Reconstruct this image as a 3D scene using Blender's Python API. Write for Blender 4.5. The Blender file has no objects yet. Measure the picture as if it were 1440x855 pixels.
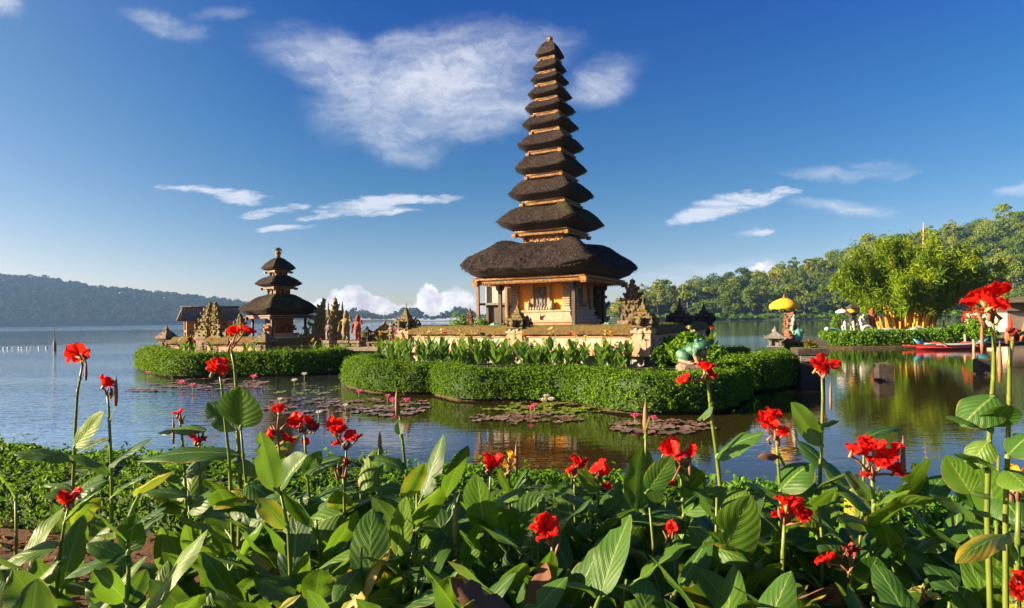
import bpy, math, random
import numpy as np
from mathutils import Vector, Matrix, noise

R = math.radians
S = bpy.context.scene
COL = S.collection
rng = np.random.default_rng(7)
random.seed(7)

# ------------------------------------------------------------ camera
EYE = 2.2
ROLL = R(-0.72)
cam_d = bpy.data.cameras.new('camera')
cam = bpy.data.objects.new('camera', cam_d)
COL.objects.link(cam)
cam.location = (0, 0, EYE)
cam.rotation_euler = (Matrix.Rotation(R(90), 3, 'X') @ Matrix.Rotation(ROLL, 3, 'Z')).to_euler()
cam_d.sensor_width = 36
cam_d.lens = 21
cam_d.shift_y = 21.5 / 1440
cam_d.clip_start = 0.05
cam_d.clip_end = 6000
S.camera = cam

# ------------------------------------------------------------ render settings, exposure
S.view_settings.view_transform = 'Standard'
S.view_settings.look = 'None'
S.view_settings.exposure = 1.95
S.view_settings.gamma = 1.0
S.cycles.use_denoising = True
S.cycles.max_bounces = 6
S.cycles.diffuse_bounces = 2
S.cycles.glossy_bounces = 3
S.cycles.transmission_bounces = 4
S.cycles.transparent_max_bounces = 6
S.cycles.volume_bounces = 0
S.cycles.caustics_reflective = False
S.cycles.caustics_refractive = False
S.cycles.sample_clamp_indirect = 6

# ------------------------------------------------------------ node helper
class NT:
    def __init__(self, tree):
        self.t = tree
    def n(self, typ, **kw):
        nd = self.t.nodes.new(typ)
        for k, v in kw.items():
            setattr(nd, k, v)
        return nd
    def put(self, sock, v):
        if v is None:
            return
        if isinstance(v, bpy.types.NodeSocket):
            self.t.links.new(v, sock)
        elif isinstance(v, (tuple, list)) and len(v) == 3 and sock.type == 'RGBA':
            sock.default_value = (*v, 1)
        else:
            sock.default_value = v
    def math(self, op, a, b=None, c=None, clamp=False):
        nd = self.n('ShaderNodeMath', operation=op, use_clamp=clamp)
        self.put(nd.inputs[0], a); self.put(nd.inputs[1], b); self.put(nd.inputs[2], c)
        return nd.outputs[0]
    def vmath(self, op, a, b=None, scale=None):
        nd = self.n('ShaderNodeVectorMath', operation=op)
        self.put(nd.inputs[0], a); self.put(nd.inputs[1], b)
        if scale is not None:
            self.put(nd.inputs['Scale'], scale)
        return nd.outputs['Value'] if op in ('LENGTH', 'DOT_PRODUCT') else nd.outputs[0]
    def comb(self, x, y, z):
        nd = self.n('ShaderNodeCombineXYZ')
        for i, q in enumerate((x, y, z)):
            self.put(nd.inputs[i], q)
        return nd.outputs[0]
    def sep(self, v):
        nd = self.n('ShaderNodeSeparateXYZ'); self.put(nd.inputs[0], v)
        return nd.outputs
    def coord(self, which='Object'):
        return self.n('ShaderNodeTexCoord').outputs[which]
    def pos(self):
        return self.n('ShaderNodeNewGeometry').outputs['Position']
    def normal(self):
        return self.n('ShaderNodeNewGeometry').outputs['Normal']
    def noise(self, scale, detail=4, rough=0.55, vec=None, dist=0.0, color=False):
        nd = self.n('ShaderNodeTexNoise')
        self.put(nd.inputs['Scale'], scale); self.put(nd.inputs['Detail'], detail)
        self.put(nd.inputs['Roughness'], rough); self.put(nd.inputs['Distortion'], dist)
        self.put(nd.inputs['Vector'], vec if vec is not None else self.pos())
        return nd.outputs['Color' if color else 'Fac']
    def mapping(self, vec, loc=(0, 0, 0), rot=(0, 0, 0), scale=(1, 1, 1)):
        nd = self.n('ShaderNodeMapping')
        self.put(nd.inputs[0], vec)
        nd.inputs['Location'].default_value = loc
        nd.inputs['Rotation'].default_value = rot
        nd.inputs['Scale'].default_value = scale
        return nd.outputs[0]
    def ramp(self, fac, stops, interp='LINEAR'):
        nd = self.n('ShaderNodeValToRGB')
        nd.color_ramp.interpolation = interp
        el = nd.color_ramp.elements
        while len(el) < len(stops):
            el.new(0.5)
        for e, (p, c) in zip(el, stops):
            e.position = p
            e.color = (*c, 1) if isinstance(c, tuple) else (c, c, c, 1)
        self.put(nd.inputs[0], fac)
        return nd.outputs[0]
    def mix(self, fac, a, b, blend='MIX'):
        nd = self.n('ShaderNodeMix', data_type='RGBA', blend_type=blend)
        self.put(nd.inputs[0], fac); self.put(nd.inputs[6], a); self.put(nd.inputs[7], b)
        return nd.outputs[2]
    def remap(self, v, a, b, c=0.0, d=1.0, smooth=True):
        nd = self.n('ShaderNodeMapRange')
        if smooth:
            nd.interpolation_type = 'SMOOTHSTEP'
        self.put(nd.inputs[0], v)
        for i, q in enumerate((a, b, c, d)):
            self.put(nd.inputs[i + 1], q)
        return nd.outputs[0]
    def bump(self, h, strength=0.5, dist=0.02, normal=None):
        nd = self.n('ShaderNodeBump')
        self.put(nd.inputs['Strength'], strength); self.put(nd.inputs['Distance'], dist)
        self.put(nd.inputs['Height'], h); self.put(nd.inputs['Normal'], normal)
        return nd.outputs[0]
    def attr(self, name):
        return self.n('ShaderNodeAttribute', attribute_name=name).outputs['Fac']
    def objrand(self):
        return self.n('ShaderNodeObjectInfo').outputs['Random']

MATS = {}
def material(name, fn, **inputs):
    m = bpy.data.materials.new(name)
    m.use_nodes = True
    t = NT(m.node_tree)
    b = m.node_tree.nodes['Principled BSDF']
    out = m.node_tree.nodes['Material Output']
    for k, v in inputs.items():
        t.put(b.inputs[k.replace('_', ' ')], v)
    if fn:
        fn(t, b, out)
    MATS[name] = m
    return m

# ------------------------------------------------------------ sky
SUN_EL, SUN_AZ = R(17), R(-97)        # azimuth from +Y, clockwise seen from above
w = bpy.data.worlds.new('World')
S.world = w
w.use_nodes = True
wt = NT(w.node_tree)
w.node_tree.nodes.clear()
sky = wt.n('ShaderNodeTexSky', sky_type='NISHITA')
sky.sun_disc = False
sky.sun_elevation = SUN_EL
sky.sun_rotation = SUN_AZ
sky.altitude = 1200
sky.air_density = 1.0
sky.dust_density = 1.6
sky.ozone_density = 2.5
hs = wt.n('ShaderNodeHueSaturation')
hs.inputs['Saturation'].default_value = 1.3
hs.inputs['Value'].default_value = 1.0
w.node_tree.links.new(sky.outputs[0], hs.inputs['Color'])
gm = wt.n('ShaderNodeGamma'); gm.inputs[1].default_value = 1.0
w.node_tree.links.new(hs.outputs[0], gm.inputs[0])
bg = wt.n('ShaderNodeBackground'); bg.inputs['Strength'].default_value = 0.052
elev = wt.sep(wt.coord('Generated'))[2]
tone = wt.ramp(elev, [(0.0, (0.98, 0.74, 0.70)), (0.10, (0.74, 0.62, 0.62)), (0.20, (0.46, 0.56, 0.62)), (0.30, (0.27, 0.52, 0.68)), (0.46, (0.0, 0.39, 0.78)), (0.75, (0.25, 0.5, 0.8))])
sundir = (math.sin(SUN_AZ) * math.cos(SUN_EL), math.cos(SUN_AZ) * math.cos(SUN_EL), math.sin(SUN_EL))
glow = wt.remap(wt.vmath('DOT_PRODUCT', wt.coord('Generated'), sundir), 0.15, 0.85)
tone = wt.mix(wt.math('MULTIPLY', glow, 1.0), tone, (1.30, 0.86, 0.72))
tint = wt.mix(1.0, gm.outputs[0], tone, 'MULTIPLY')
w.node_tree.links.new(tint, bg.inputs['Color'])

# clouds live in directions of the sky: U, V = tangent offsets from north in units of 1/8.4
gen = wt.coord('Generated')
sx, sy, sz = wt.sep(gen)
yy = wt.math('MAXIMUM', sy, 0.08)
U = wt.math('MULTIPLY', wt.math('DIVIDE', sx, yy), 8.4)
V = wt.math('MULTIPLY', wt.math('DIVIDE', sz, yy), 8.4)
front = wt.remap(sy, 0.1, 0.25)
p0 = wt.comb(U, V, 0.0)
warp = wt.vmath('SCALE', wt.vmath('SUBTRACT', wt.noise(0.9, 5, 0.6, vec=p0, color=True), (0.5, 0.5, 0.5)), scale=1.0)
warp_small = wt.vmath('SCALE', warp, scale=0.55)
pw = wt.vmath('ADD', p0, warp)
pws = wt.vmath('ADD', p0, warp_small)
ca, sa = math.cos(ROLL), math.sin(ROLL)
def sky_uv(px, py):
    u, v = (px - 720) / 100, (449 - py) / 100
    return (u * ca - v * sa, u * sa + v * ca)
def ellipse_field(clouds, vec):
    tot = None
    for (px, py, rx, ry, ang, gain) in clouds:
        c = sky_uv(px, py)
        q = wt.vmath('SUBTRACT', vec, (c[0], c[1], 0))
        q = wt.mapping(q, rot=(0, 0, R(-ang)), scale=(1, 1, 1))
        q = wt.vmath('MULTIPLY', q, (100 / rx, 100 / ry, 0))
        l = wt.vmath('DOT_PRODUCT', q, q)
        m = wt.math('MULTIPLY', wt.math('SUBTRACT', 1.0, l, clamp=True), gain)
        tot = m if tot is None else wt.math('MAXIMUM', tot, m)
    return tot
CIRRUS = [  # px, py, rx, ry, angle(ccw), gain: soft streaky ones
    (600, 120, 200, 105, 10, 0.82), (510, 100, 210, 62, -16, 0.66), (660, 80, 200, 58, 4, 0.6),
    (560, 195, 100, 45, -12, 0.6), (845, 112, 85, 46, 22, 0.55), (690, 160, 120, 55, 25, 0.6),
    (235, 28, 85, 24, -16, 0.5), (10, 5, 40, 22, -20, 0.6), (310, 15, 60, 16, 0, 0.35),
    (1200, 240, 130, 16, 3, 0.5), (1240, 228, 70, 16, -6, 0.45), (1185, 294, 110, 16, -4, 0.5), (1425, 266, 40, 12, 5, 0.5),
    (1260, 244, 60, 10, 8, 0.4), (1010, 375, 150, 14, 3, 0.45), (930, 395, 110, 16, 2, 0.5), (1065, 330, 40, 8, 8, 0.5),
]
CRISP = [   # denser small patches with clear edges
    (330, 274, 75, 13, -9, 0.9), (290, 268, 80, 8, -4, 0.8), (385, 297, 60, 8, 4, 0.75), (520, 290, 90, 17, 8, 0.95), (580, 283, 80, 9, 3, 0.85),
    (395, 321, 55, 6, 0, 0.8), (1060, 282, 75, 15, 10, 0.95), (990, 302, 60, 15, 10, 1.0), (1020, 290, 60, 22, 14, 0.9),
    (1205, 297, 45, 10, -6, 0.8), (1070, 329, 28, 6, 8, 0.8), (460, 305, 50, 6, 6, 0.8), (545, 300, 60, 6, 3, 0.7),
]
CUMULUS = [
    (500, 425, 34, 30, 0, 1), (487, 432, 40, 30, 0, 0.9), (520, 432, 50, 20, 0, 0.8), (450, 436, 60, 20, 0, 0.7), (606, 425, 22, 34, 8, 1), (625, 436, 60, 24, 0, 0.95),
    (640, 424, 36, 26, 0, 0.85), (582, 440, 50, 16, 0, 0.8), (680, 440, 40, 20, 0, 0.8), (1075, 385, 32, 22, 0, 0.75),
]
st = wt.mapping(p0, rot=(0, 0, R(-20)), scale=(0.6, 2.0, 1))
st = wt.vmath('ADD', st, wt.vmath('SCALE', warp, scale=0.9))
streak = wt.noise(1.3, 10, 0.64, vec=st)
cir = ellipse_field(CIRRUS, pws)
feather = wt.remap(wt.noise(1.9, 10, 0.66, vec=wt.vmath('ADD', st, wt.vmath('SCALE', warp, scale=1.2))), 0.28, 0.66, 0.5, 1.0)
a1 = wt.math('MULTIPLY', wt.remap(wt.math('ADD', cir, wt.math('MULTIPLY', wt.math('SUBTRACT', streak, 0.5), 1.25)), -0.02, 1.05), wt.math('MULTIPLY', wt.remap(cir, 0.0, 0.5), feather))
st2 = wt.vmath('ADD', wt.mapping(p0, rot=(0, 0, R(-11)), scale=(0.9, 3.2, 1)), wt.vmath('SCALE', warp, scale=0.7))
streak2 = wt.noise(2.4, 9, 0.68, vec=st2)
cri = ellipse_field(CRISP, wt.vmath('ADD', p0, wt.vmath('SCALE', warp, scale=0.22)))
a2 = wt.math('MULTIPLY', wt.remap(wt.math('ADD', cri, wt.math('MULTIPLY', wt.math('SUBTRACT', streak2, 0.5), 2.6)), 0.15, 1.0), wt.remap(cri, 0.0, 0.15))
puff = wt.noise(5.5, 7, 0.55, vec=p0)
cum = ellipse_field(CUMULUS, wt.vmath('ADD', p0, wt.vmath('SCALE', warp, scale=0.18)))
a3 = wt.math('MULTIPLY', wt.remap(wt.math('ADD', cum, wt.math('MULTIPLY', wt.math('SUBTRACT', puff, 0.5), 1.3)), 0.22, 0.5), wt.remap(cum, 0.0, 0.12))
a3 = wt.math('MULTIPLY', a3, wt.remap(V, 0.02, 0.25, 0.55, 1.0))
alpha = wt.math('MAXIMUM', wt.math('MULTIPLY', a1, 0.92), wt.math('MAXIMUM', wt.math('MULTIPLY', a2, 0.85), wt.math('MULTIPLY', a3, 0.95)))
alpha = wt.math('MULTIPLY', alpha, front)
puff_shade = wt.ramp(wt.math('ADD', wt.math('MULTIPLY', wt.noise(3.2, 6, 0.6, vec=wt.vmath('ADD', p0, (0.12, -0.06, 0.3))), 1.0), 0.0), [(0.36, (0.66, 0.60, 0.66)), (0.5, (0.95, 0.90, 0.9)), (0.62, (1.25, 1.2, 1.15))])
ccol = wt.mix(a3, (0.80, 0.83, 0.92), puff_shade)
bgc = wt.n('ShaderNodeBackground'); bgc.inputs['Strength'].default_value = 0.27
w.node_tree.links.new(ccol, bgc.inputs['Color'])
mx = wt.n('ShaderNodeMixShader')
w.node_tree.links.new(alpha, mx.inputs[0])
w.node_tree.links.new(bg.outputs[0], mx.inputs[1])
w.node_tree.links.new(bgc.outputs[0], mx.inputs[2])
wo = wt.n('ShaderNodeOutputWorld')
w.node_tree.links.new(mx.outputs[0], wo.inputs['Surface'])

# ------------------------------------------------------------ sun
sun_d = bpy.data.lights.new('sun', 'SUN')
sun_d.energy = 5.0
sun_d.angle = R(0.5)
sun_d.color = (1.0, 0.80, 0.52)
sun = bpy.data.objects.new('sun', sun_d)
COL.objects.link(sun)
to_sun = Vector((math.sin(SUN_AZ) * math.cos(SUN_EL), math.cos(SUN_AZ) * math.cos(SUN_EL), math.sin(SUN_EL)))
sun.rotation_euler = to_sun.to_track_quat('Z', 'Y').to_euler()
sun.location = (-60, -10, 60)

# ------------------------------------------------------------ pixel helpers (photo pixels, 1440 x 855)
def ray(px, py):
    u, v = (px - 720) / 840, (449 - py) / 840
    return Vector((u * ca - v * sa, 1.0, u * sa + v * ca))
def P(px, py, d):
    return Vector((0, 0, EYE)) + ray(px, py) * d
def G(px, py, z=0.0):
    r = ray(px, py)
    return Vector((0, 0, EYE)) + r * ((z - EYE) / r.z)

# ------------------------------------------------------------ object helpers
def tag(o, label=None, cat=None, group=None, kind=None):
    if label: o['label'] = label
    if cat: o['category'] = cat
    if group: o['group'] = group
    if kind: o['kind'] = kind
    return o
def thing(name, label, cat, loc=(0, 0, 0), rotz=0.0, group=None):
    o = bpy.data.objects.new(name, None)
    o.empty_display_size = 0.2
    COL.objects.link(o)
    o.location = loc
    o.rotation_euler = (0, 0, rotz)
    return tag(o, label, cat, group)
KIDS = {}
def link(name, me, parent=None):
    o = bpy.data.objects.new(name, me)
    COL.objects.link(o)
    if parent is not None:
        o.parent = parent
        KIDS.setdefault(parent.name, []).append(o)
    return o
def copy_tree(o, parent=None):
    c = o.copy()
    COL.objects.link(c)
    if parent is not None:
        c.parent = parent
        KIDS.setdefault(parent.name, []).append(c)
    for ch in list(KIDS.get(o.name, [])):
        copy_tree(ch, c)
    return c

def big_mesh(name, V, F, mat, rnd=None, smooth=False):
    V = np.asarray(V, np.float32); F = np.asarray(F, np.int32)
    me = bpy.data.meshes.new(name)
    k = F.shape[1]
    me.vertices.add(len(V)); me.loops.add(F.size); me.polygons.add(len(F))
    me.vertices.foreach_set('co', V.ravel())
    me.loops.foreach_set('vertex_index', F.ravel())
    me.polygons.foreach_set('loop_start', np.arange(0, F.size, k, dtype=np.int32))
    me.polygons.foreach_set('use_smooth', np.full(len(F), smooth))
    me.materials.append(mat)
    if rnd is not None:
        a = me.attributes.new('rnd', 'FLOAT', 'POINT')
        a.data.foreach_set('value', np.asarray(rnd, np.float32))
    me.update(calc_edges=True)
    return me

class MB:
    def __init__(self):
        self.v = []; self.f = []; self.mi = []; self.sm = []; self.M = Matrix.Identity(4); self.cur = 0
        self.uv = {}
    def add(self, vs, fs, smooth=False):
        b = len(self.v)
        M = self.M
        self.v.extend([tuple(M @ Vector(p)) for p in vs])
        for f in fs:
            self.f.append(tuple(i + b for i in f)); self.mi.append(self.cur); self.sm.append(smooth)
        return b
    def box(self, c, s, rotz=0.0, top=1.0, topy=None):
        x, y, z = s[0] / 2, s[1] / 2, s[2] / 2
        ty = top if topy is None else topy
        vs = [(-x, -y, -z), (x, -y, -z), (x, y, -z), (-x, y, -z), (-x * top, -y * ty, z), (x * top, -y * ty, z), (x * top, y * ty, z), (-x * top, y * ty, z)]
        cr, sr = math.cos(rotz), math.sin(rotz)
        vs = [(c[0] + p[0] * cr - p[1] * sr, c[1] + p[0] * sr + p[1] * cr, c[2] + p[2]) for p in vs]
        self.add(vs, [(0, 3, 2, 1), (4, 5, 6, 7), (0, 1, 5, 4), (1, 2, 6, 5), (2, 3, 7, 6), (3, 0, 4, 7)])
    def bz(self, x0, x1, y0, y1, z0, z1):
        self.box(((x0 + x1) / 2, (y0 + y1) / 2, (z0 + z1) / 2), (x1 - x0, y1 - y0, z1 - z0))
    def lathe(self, prof, n=12, c=(0, 0, 0), sx=1.0, sy=1.0, rot=0.0, smooth=True, caps=True):
        vs, fs = [], []
        for r, z in prof:
            for i in range(n):
                a = rot + 2 * math.pi * i / n
                vs.append((c[0] + r * math.cos(a) * sx, c[1] + r * math.sin(a) * sy, c[2] + z))
        m = len(prof)
        for j in range(m - 1):
            for i in range(n):
                k = (i + 1) % n
                fs.append((j * n + i, j * n + k, (j + 1) * n + k, (j + 1) * n + i))
        if caps:
            fs.append(tuple(range(n - 1, -1, -1))); fs.append(tuple((m - 1) * n + i for i in range(n)))
        self.add(vs, fs, smooth)
    def sq(self, prof, c=(0, 0, 0), rot=0.0, sy=1.0):
        q = math.sqrt(2)
        self.lathe([(r * q, z) for r, z in prof], 4, c, 1.0, sy, rot + math.pi / 4, False)
    def tube(self, pts, rad, n=8, smooth=True, cap=True):
        pts = [Vector(p) for p in pts]
        if not hasattr(rad, '__len__'):
            rad = [rad] * len(pts)
        vs, fs = [], []
        ref = Vector((0.3, 0.1, 1)).normalized()
        for i, p in enumerate(pts):
            t = (pts[min(i + 1, len(pts) - 1)] - pts[max(i - 1, 0)])
            t = t.normalized() if t.length > 1e-9 else Vector((0, 0, 1))
            a = t.cross(ref)
            if a.length < 0.05:
                a = t.cross(Vector((1, 0, 0)))
            a.normalize(); b = t.cross(a)
            for k in range(n):
                th = 2 * math.pi * k / n
                vs.append(tuple(p + (a * math.cos(th) + b * math.sin(th)) * rad[i]))
        for j in range(len(pts) - 1):
            for k in range(n):
                q = (k + 1) % n
                fs.append((j * n + k, j * n + q, (j + 1) * n + q, (j + 1) * n + k))
        if cap:
            fs.append(tuple(range(n - 1, -1, -1))); fs.append(tuple((len(pts) - 1) * n + k for k in range(n)))
        self.add(vs, fs, smooth)
    def ell(self, c, r, n=12, m=8, rot=None):
        vs, fs = [], []
        rm = rot or Matrix.Identity(3)
        c = Vector(c)
        for j in range(m + 1):
            ph = math.pi * j / m
            rr = max(math.sin(ph), 0.01)
            for i in range(n):
                a = 2 * math.pi * i / n
                vs.append(tuple(c + rm @ Vector((r[0] * rr * math.cos(a), r[1] * rr * math.sin(a), -r[2] * math.cos(ph)))))
        for j in range(m):
            for i in range(n):
                k = (i + 1) % n
                fs.append((j * n + i, j * n + k, (j + 1) * n + k, (j + 1) * n + i))
        self.add(vs, fs, True)
    def spike(self, c, r, h, lean=(0, 0), n=4):
        vs = [(c[0] + r * math.cos(2 * math.pi * i / n + 0.78), c[1] + r * math.sin(2 * math.pi * i / n + 0.78), c[2]) for i in range(n)]
        vs.append((c[0] + lean[0], c[1] + lean[1], c[2] + h))
        self.add(vs, [(i, (i + 1) % n, n) for i in range(n)])
    def mesh(self, name, mats):
        me = bpy.data.meshes.new(name)
        me.from_pydata(self.v, [], self.f)
        for m in (mats if isinstance(mats, (list, tuple)) else [mats]):
            me.materials.append(m)
        me.polygons.foreach_set('material_index', self.mi)
        me.polygons.foreach_set('use_smooth', self.sm)
        me.update()
        return me
    def build(self, name, mats, parent=None):
        return link(name, self.mesh(name, mats), parent)

# ------------------------------------------------------------ leaf clouds (numpy)
def cards(pts, nrm, length, width, r, spread=0.7, droop=0.0):
    """pointed leaf quads lying roughly across nrm; returns V (4n,3), F (n,4), rnd (4n)"""
    n = len(pts)
    nr = nrm + r.normal(0, spread, (n, 3))
    nr /= np.linalg.norm(nr, axis=1, keepdims=True) + 1e-9
    d = r.normal(0, 1, (n, 3))
    d[:, 2] -= droop
    d -= nr * np.sum(d * nr, axis=1, keepdims=True)
    d /= np.linalg.norm(d, axis=1, keepdims=True) + 1e-9
    s = np.cross(nr, d)
    L = (length * r.uniform(0.65, 1.3, n))[:, None]
    W = (width * r.uniform(0.7, 1.25, n))[:, None]
    b = pts - d * L * 0.5
    t = pts + d * L * 0.5 - nr * L * 0.12
    l = pts + s * W * 0.5 + nr * W * 0.18
    q = pts - s * W * 0.5 + nr * W * 0.18
    V = np.stack([b, l, t, q], 1).reshape(-1, 3)
    F = np.arange(4 * n).reshape(-1, 4)
    return V, F, np.repeat(r.random(n), 4)
def vnoise(p, scale, off=0.0):
    return noise.noise(Vector((p[0] * scale + off, p[1] * scale - off, p[2] * scale + 0.7 * off)))

# ============================================================ materials
def leafy(name, stops, rough=0.6, trans=0.35, tcol=(0.22, 0.34, 0.03), use_obj=False, spec=0.15, large=None, twig=0.0):
    """foliage: colour varies per leaf (attribute rnd) and per clump / per object"""
    def fn(t, b, out):
        f = t.attr('rnd')
        if use_obj:
            f = t.math('ADD', t.math('MULTIPLY', f, 0.45), t.math('MULTIPLY', t.objrand(), 0.55))
        elif large:
            f = t.math('ADD', t.math('MULTIPLY', f, 0.55), t.math('MULTIPLY', t.remap(t.noise(large, 3), 0.3, 0.7, smooth=False), 0.45))
        c = t.ramp(f, stops)
        if twig:
            c = t.mix(t.math('MULTIPLY', t.remap(t.noise(2.3, 5, 0.65), 0.60, 0.72), twig), c, (0.10, 0.065, 0.02))
        t.put(b.inputs['Base Color'], c)
        b.inputs['Roughness'].default_value = rough
        b.inputs['Specular IOR Level'].default_value = spec
        if trans > 0:
            tr = t.n('ShaderNodeBsdfTranslucent')
            t.put(tr.inputs[0], t.mix(0.5, c, tcol))
            ms = t.n('ShaderNodeMixShader'); ms.inputs[0].default_value = trans
            t.t.links.new(b.outputs[0], ms.inputs[1]); t.t.links.new(tr.outputs[0], ms.inputs[2])
            t.t.links.new(ms.outputs[0], out.inputs[0])
    return material(name, fn)

M_hedge = leafy('hedge_leaves', [(0.0, (0.035, 0.10, 0.005)), (0.5, (0.09, 0.20, 0.007)), (0.85, (0.16, 0.30, 0.010)), (1.0, (0.25, 0.36, 0.02))], 0.65, 0.35, large=0.9, twig=0.55)
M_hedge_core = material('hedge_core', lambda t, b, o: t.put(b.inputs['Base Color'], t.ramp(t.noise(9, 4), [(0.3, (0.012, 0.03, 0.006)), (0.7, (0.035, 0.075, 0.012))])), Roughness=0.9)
M_lowhedge = leafy('low_hedge_leaves', [(0.0, (0.035, 0.10, 0.006)), (0.5, (0.085, 0.22, 0.010)), (0.85, (0.15, 0.31, 0.014)), (1.0, (0.22, 0.32, 0.03))], 0.55, 0.4, large=1.5, twig=0.35)
M_forest = leafy('forest_leaves', [(0.0, (0.022, 0.055, 0.006)), (0.3, (0.055, 0.105, 0.006)), (0.55, (0.11, 0.17, 0.007)), (0.8, (0.20, 0.235, 0.010)), (1.0, (0.28, 0.23, 0.03))], 0.8, 0.2, (0.16, 0.19, 0.01), use_obj=True, spec=0.15)
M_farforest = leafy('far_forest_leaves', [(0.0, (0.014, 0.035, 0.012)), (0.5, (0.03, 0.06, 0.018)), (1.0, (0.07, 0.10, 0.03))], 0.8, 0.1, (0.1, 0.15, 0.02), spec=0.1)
M_bamboo_leaf = leafy('bamboo_leaves', [(0.0, (0.035, 0.085, 0.005)), (0.4, (0.10, 0.19, 0.008)), (0.8, (0.23, 0.34, 0.012)), (1.0, (0.42, 0.45, 0.025))], 0.5, 0.35, (0.4, 0.45, 0.04), large=0.35)
M_grass = leafy('grass_blades', [(0.0, (0.06, 0.12, 0.012)), (0.6, (0.13, 0.21, 0.02)), (1.0, (0.26, 0.28, 0.06))], 0.6, 0.3)
M_bush = leafy('bush_leaves', [(0.0, (0.06, 0.15, 0.01)), (0.6, (0.13, 0.28, 0.02)), (1.0, (0.22, 0.36, 0.04))], 0.5, 0.35)
M_moss_tuft = leafy('moss_tuft', [(0.0, (0.07, 0.08, 0.015)), (0.6, (0.14, 0.14, 0.02)), (1.0, (0.22, 0.19, 0.04))], 0.9, 0.1)

def bark_fn(t, b, o):
    t.put(b.inputs['Base Color'], t.ramp(t.noise(1.5, 4), [(0.3, (0.06, 0.045, 0.03)), (0.7, (0.16, 0.13, 0.1))]))
M_bark = material('bark', bark_fn, Roughness=0.9)

def water_fn(t, b, o):
    p = t.pos()
    x, y, z = t.sep(p)
    # open lake (left and far) is ruffled, the pond between the gardens is nearly calm
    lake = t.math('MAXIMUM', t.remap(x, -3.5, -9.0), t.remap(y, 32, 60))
    n1 = t.noise(1.0, 3, 0.5, vec=t.mapping(p, rot=(0, 0, R(12)), scale=(1.0, 3.4, 1)))
    n2 = t.noise(1.0, 2, 0.5, vec=t.mapping(p, rot=(0, 0, R(-8)), scale=(3.2, 8.5, 1)))
    patch = t.remap(t.noise(0.06, 3, 0.5, vec=t.mapping(p, scale=(0.35, 1.6, 1))), 0.38, 0.62)
    lake_near = t.math('MULTIPLY', lake, t.math('ADD', t.remap(y, 75, 40, 0.15, 1.0), t.remap(y, 190, 300, 0.0, 1.6)))
    amp = t.math('ADD', 0.06, t.math('MULTIPLY', lake_near, t.math('ADD', 0.32, t.math('MULTIPLY', patch, 0.55))))
    h = t.math('MULTIPLY', t.math('ADD', n1, t.math('MULTIPLY', n2, 0.6)), amp)
    t.put(b.inputs['Normal'], t.bump(h, 0.55, 0.09))
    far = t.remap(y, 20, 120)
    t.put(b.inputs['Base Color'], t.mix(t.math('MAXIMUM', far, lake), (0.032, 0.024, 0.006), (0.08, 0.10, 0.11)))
    b.inputs['Roughness'].default_value = 0.02
    b.inputs['IOR'].default_value = 1.5
    gl = t.n('ShaderNodeBsdfGlossy'); gl.inputs['Roughness'].default_value = 0.03
    gl.inputs['Color'].default_value = (0.96, 0.96, 0.96, 1)
    t.put(gl.inputs['Normal'], b.inputs['Normal'].links[0].from_socket)
    ms = t.n('ShaderNodeMixShader'); t.put(ms.inputs[0], t.math('ADD', 0.10, t.math('MULTIPLY', lake, 0.72)))
    t.t.links.new(b.outputs[0], ms.inputs[1]); t.t.links.new(gl.outputs[0], ms.inputs[2]); t.t.links.new(ms.outputs[0], o.inputs[0])
M_water = material('lake_water', water_fn)

def soil_fn(t, b, o):
    n = t.noise(5, 8, 0.65)
    n2 = t.noise(45, 5, 0.7)
    c = t.mix(n2, t.ramp(n, [(0.3, (0.06, 0.022, 0.008)), (0.6, (0.19, 0.072, 0.025)), (0.85, (0.3, 0.13, 0.05))]), (0.12, 0.05, 0.02))
    t.put(b.inputs['Base Color'], c)
    t.put(b.inputs['Normal'], t.bump(t.math('ADD', n, t.math('MULTIPLY', n2, 0.5)), 1.0, 0.06))
M_soil = material('garden_soil', soil_fn, Roughness=0.95)
def bank_fn(t, b, o):
    n = t.noise(1.6, 6, 0.6); n2 = t.noise(14, 5, 0.6)
    c = t.mix(t.remap(n, 0.42, 0.6), (0.07, 0.05, 0.02), (0.09, 0.14, 0.02))
    t.put(b.inputs['Base Color'], t.mix(t.math('MULTIPLY', n2, 0.6), c, (0.05, 0.055, 0.015)))
    t.put(b.inputs['Normal'], t.bump(n2, 0.8, 0.08))
M_bank = material('grassy_bank', bank_fn, Roughness=0.95)
def rim_fn(t, b, o):
    n = t.noise(7, 6, 0.65)
    t.put(b.inputs['Base Color'], t.ramp(n, [(0.3, (0.025, 0.018, 0.008)), (0.55, (0.07, 0.05, 0.018)), (0.8, (0.13, 0.11, 0.03))]))
    t.put(b.inputs['Normal'], t.bump(n, 1.0, 0.1))
M_rim = material('island_soil', rim_fn, Roughness=0.95)
def hill_fn(t, b, o):
    t.put(b.inputs['Base Color'], t.ramp(t.noise(0.05, 6, 0.6), [(0.3, (0.012, 0.03, 0.008)), (0.7, (0.028, 0.055, 0.012))]))
M_hill = material('hill_ground', hill_fn, Roughness=1.0)
def shore_fn(t, b, o):
    t.put(b.inputs['Base Color'], t.ramp(t.noise(0.08, 5), [(0.3, (0.14, 0.2, 0.03)), (0.7, (0.24, 0.28, 0.05))]))
M_shore = material('shore_grass', shore_fn, Roughness=1.0)

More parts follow.
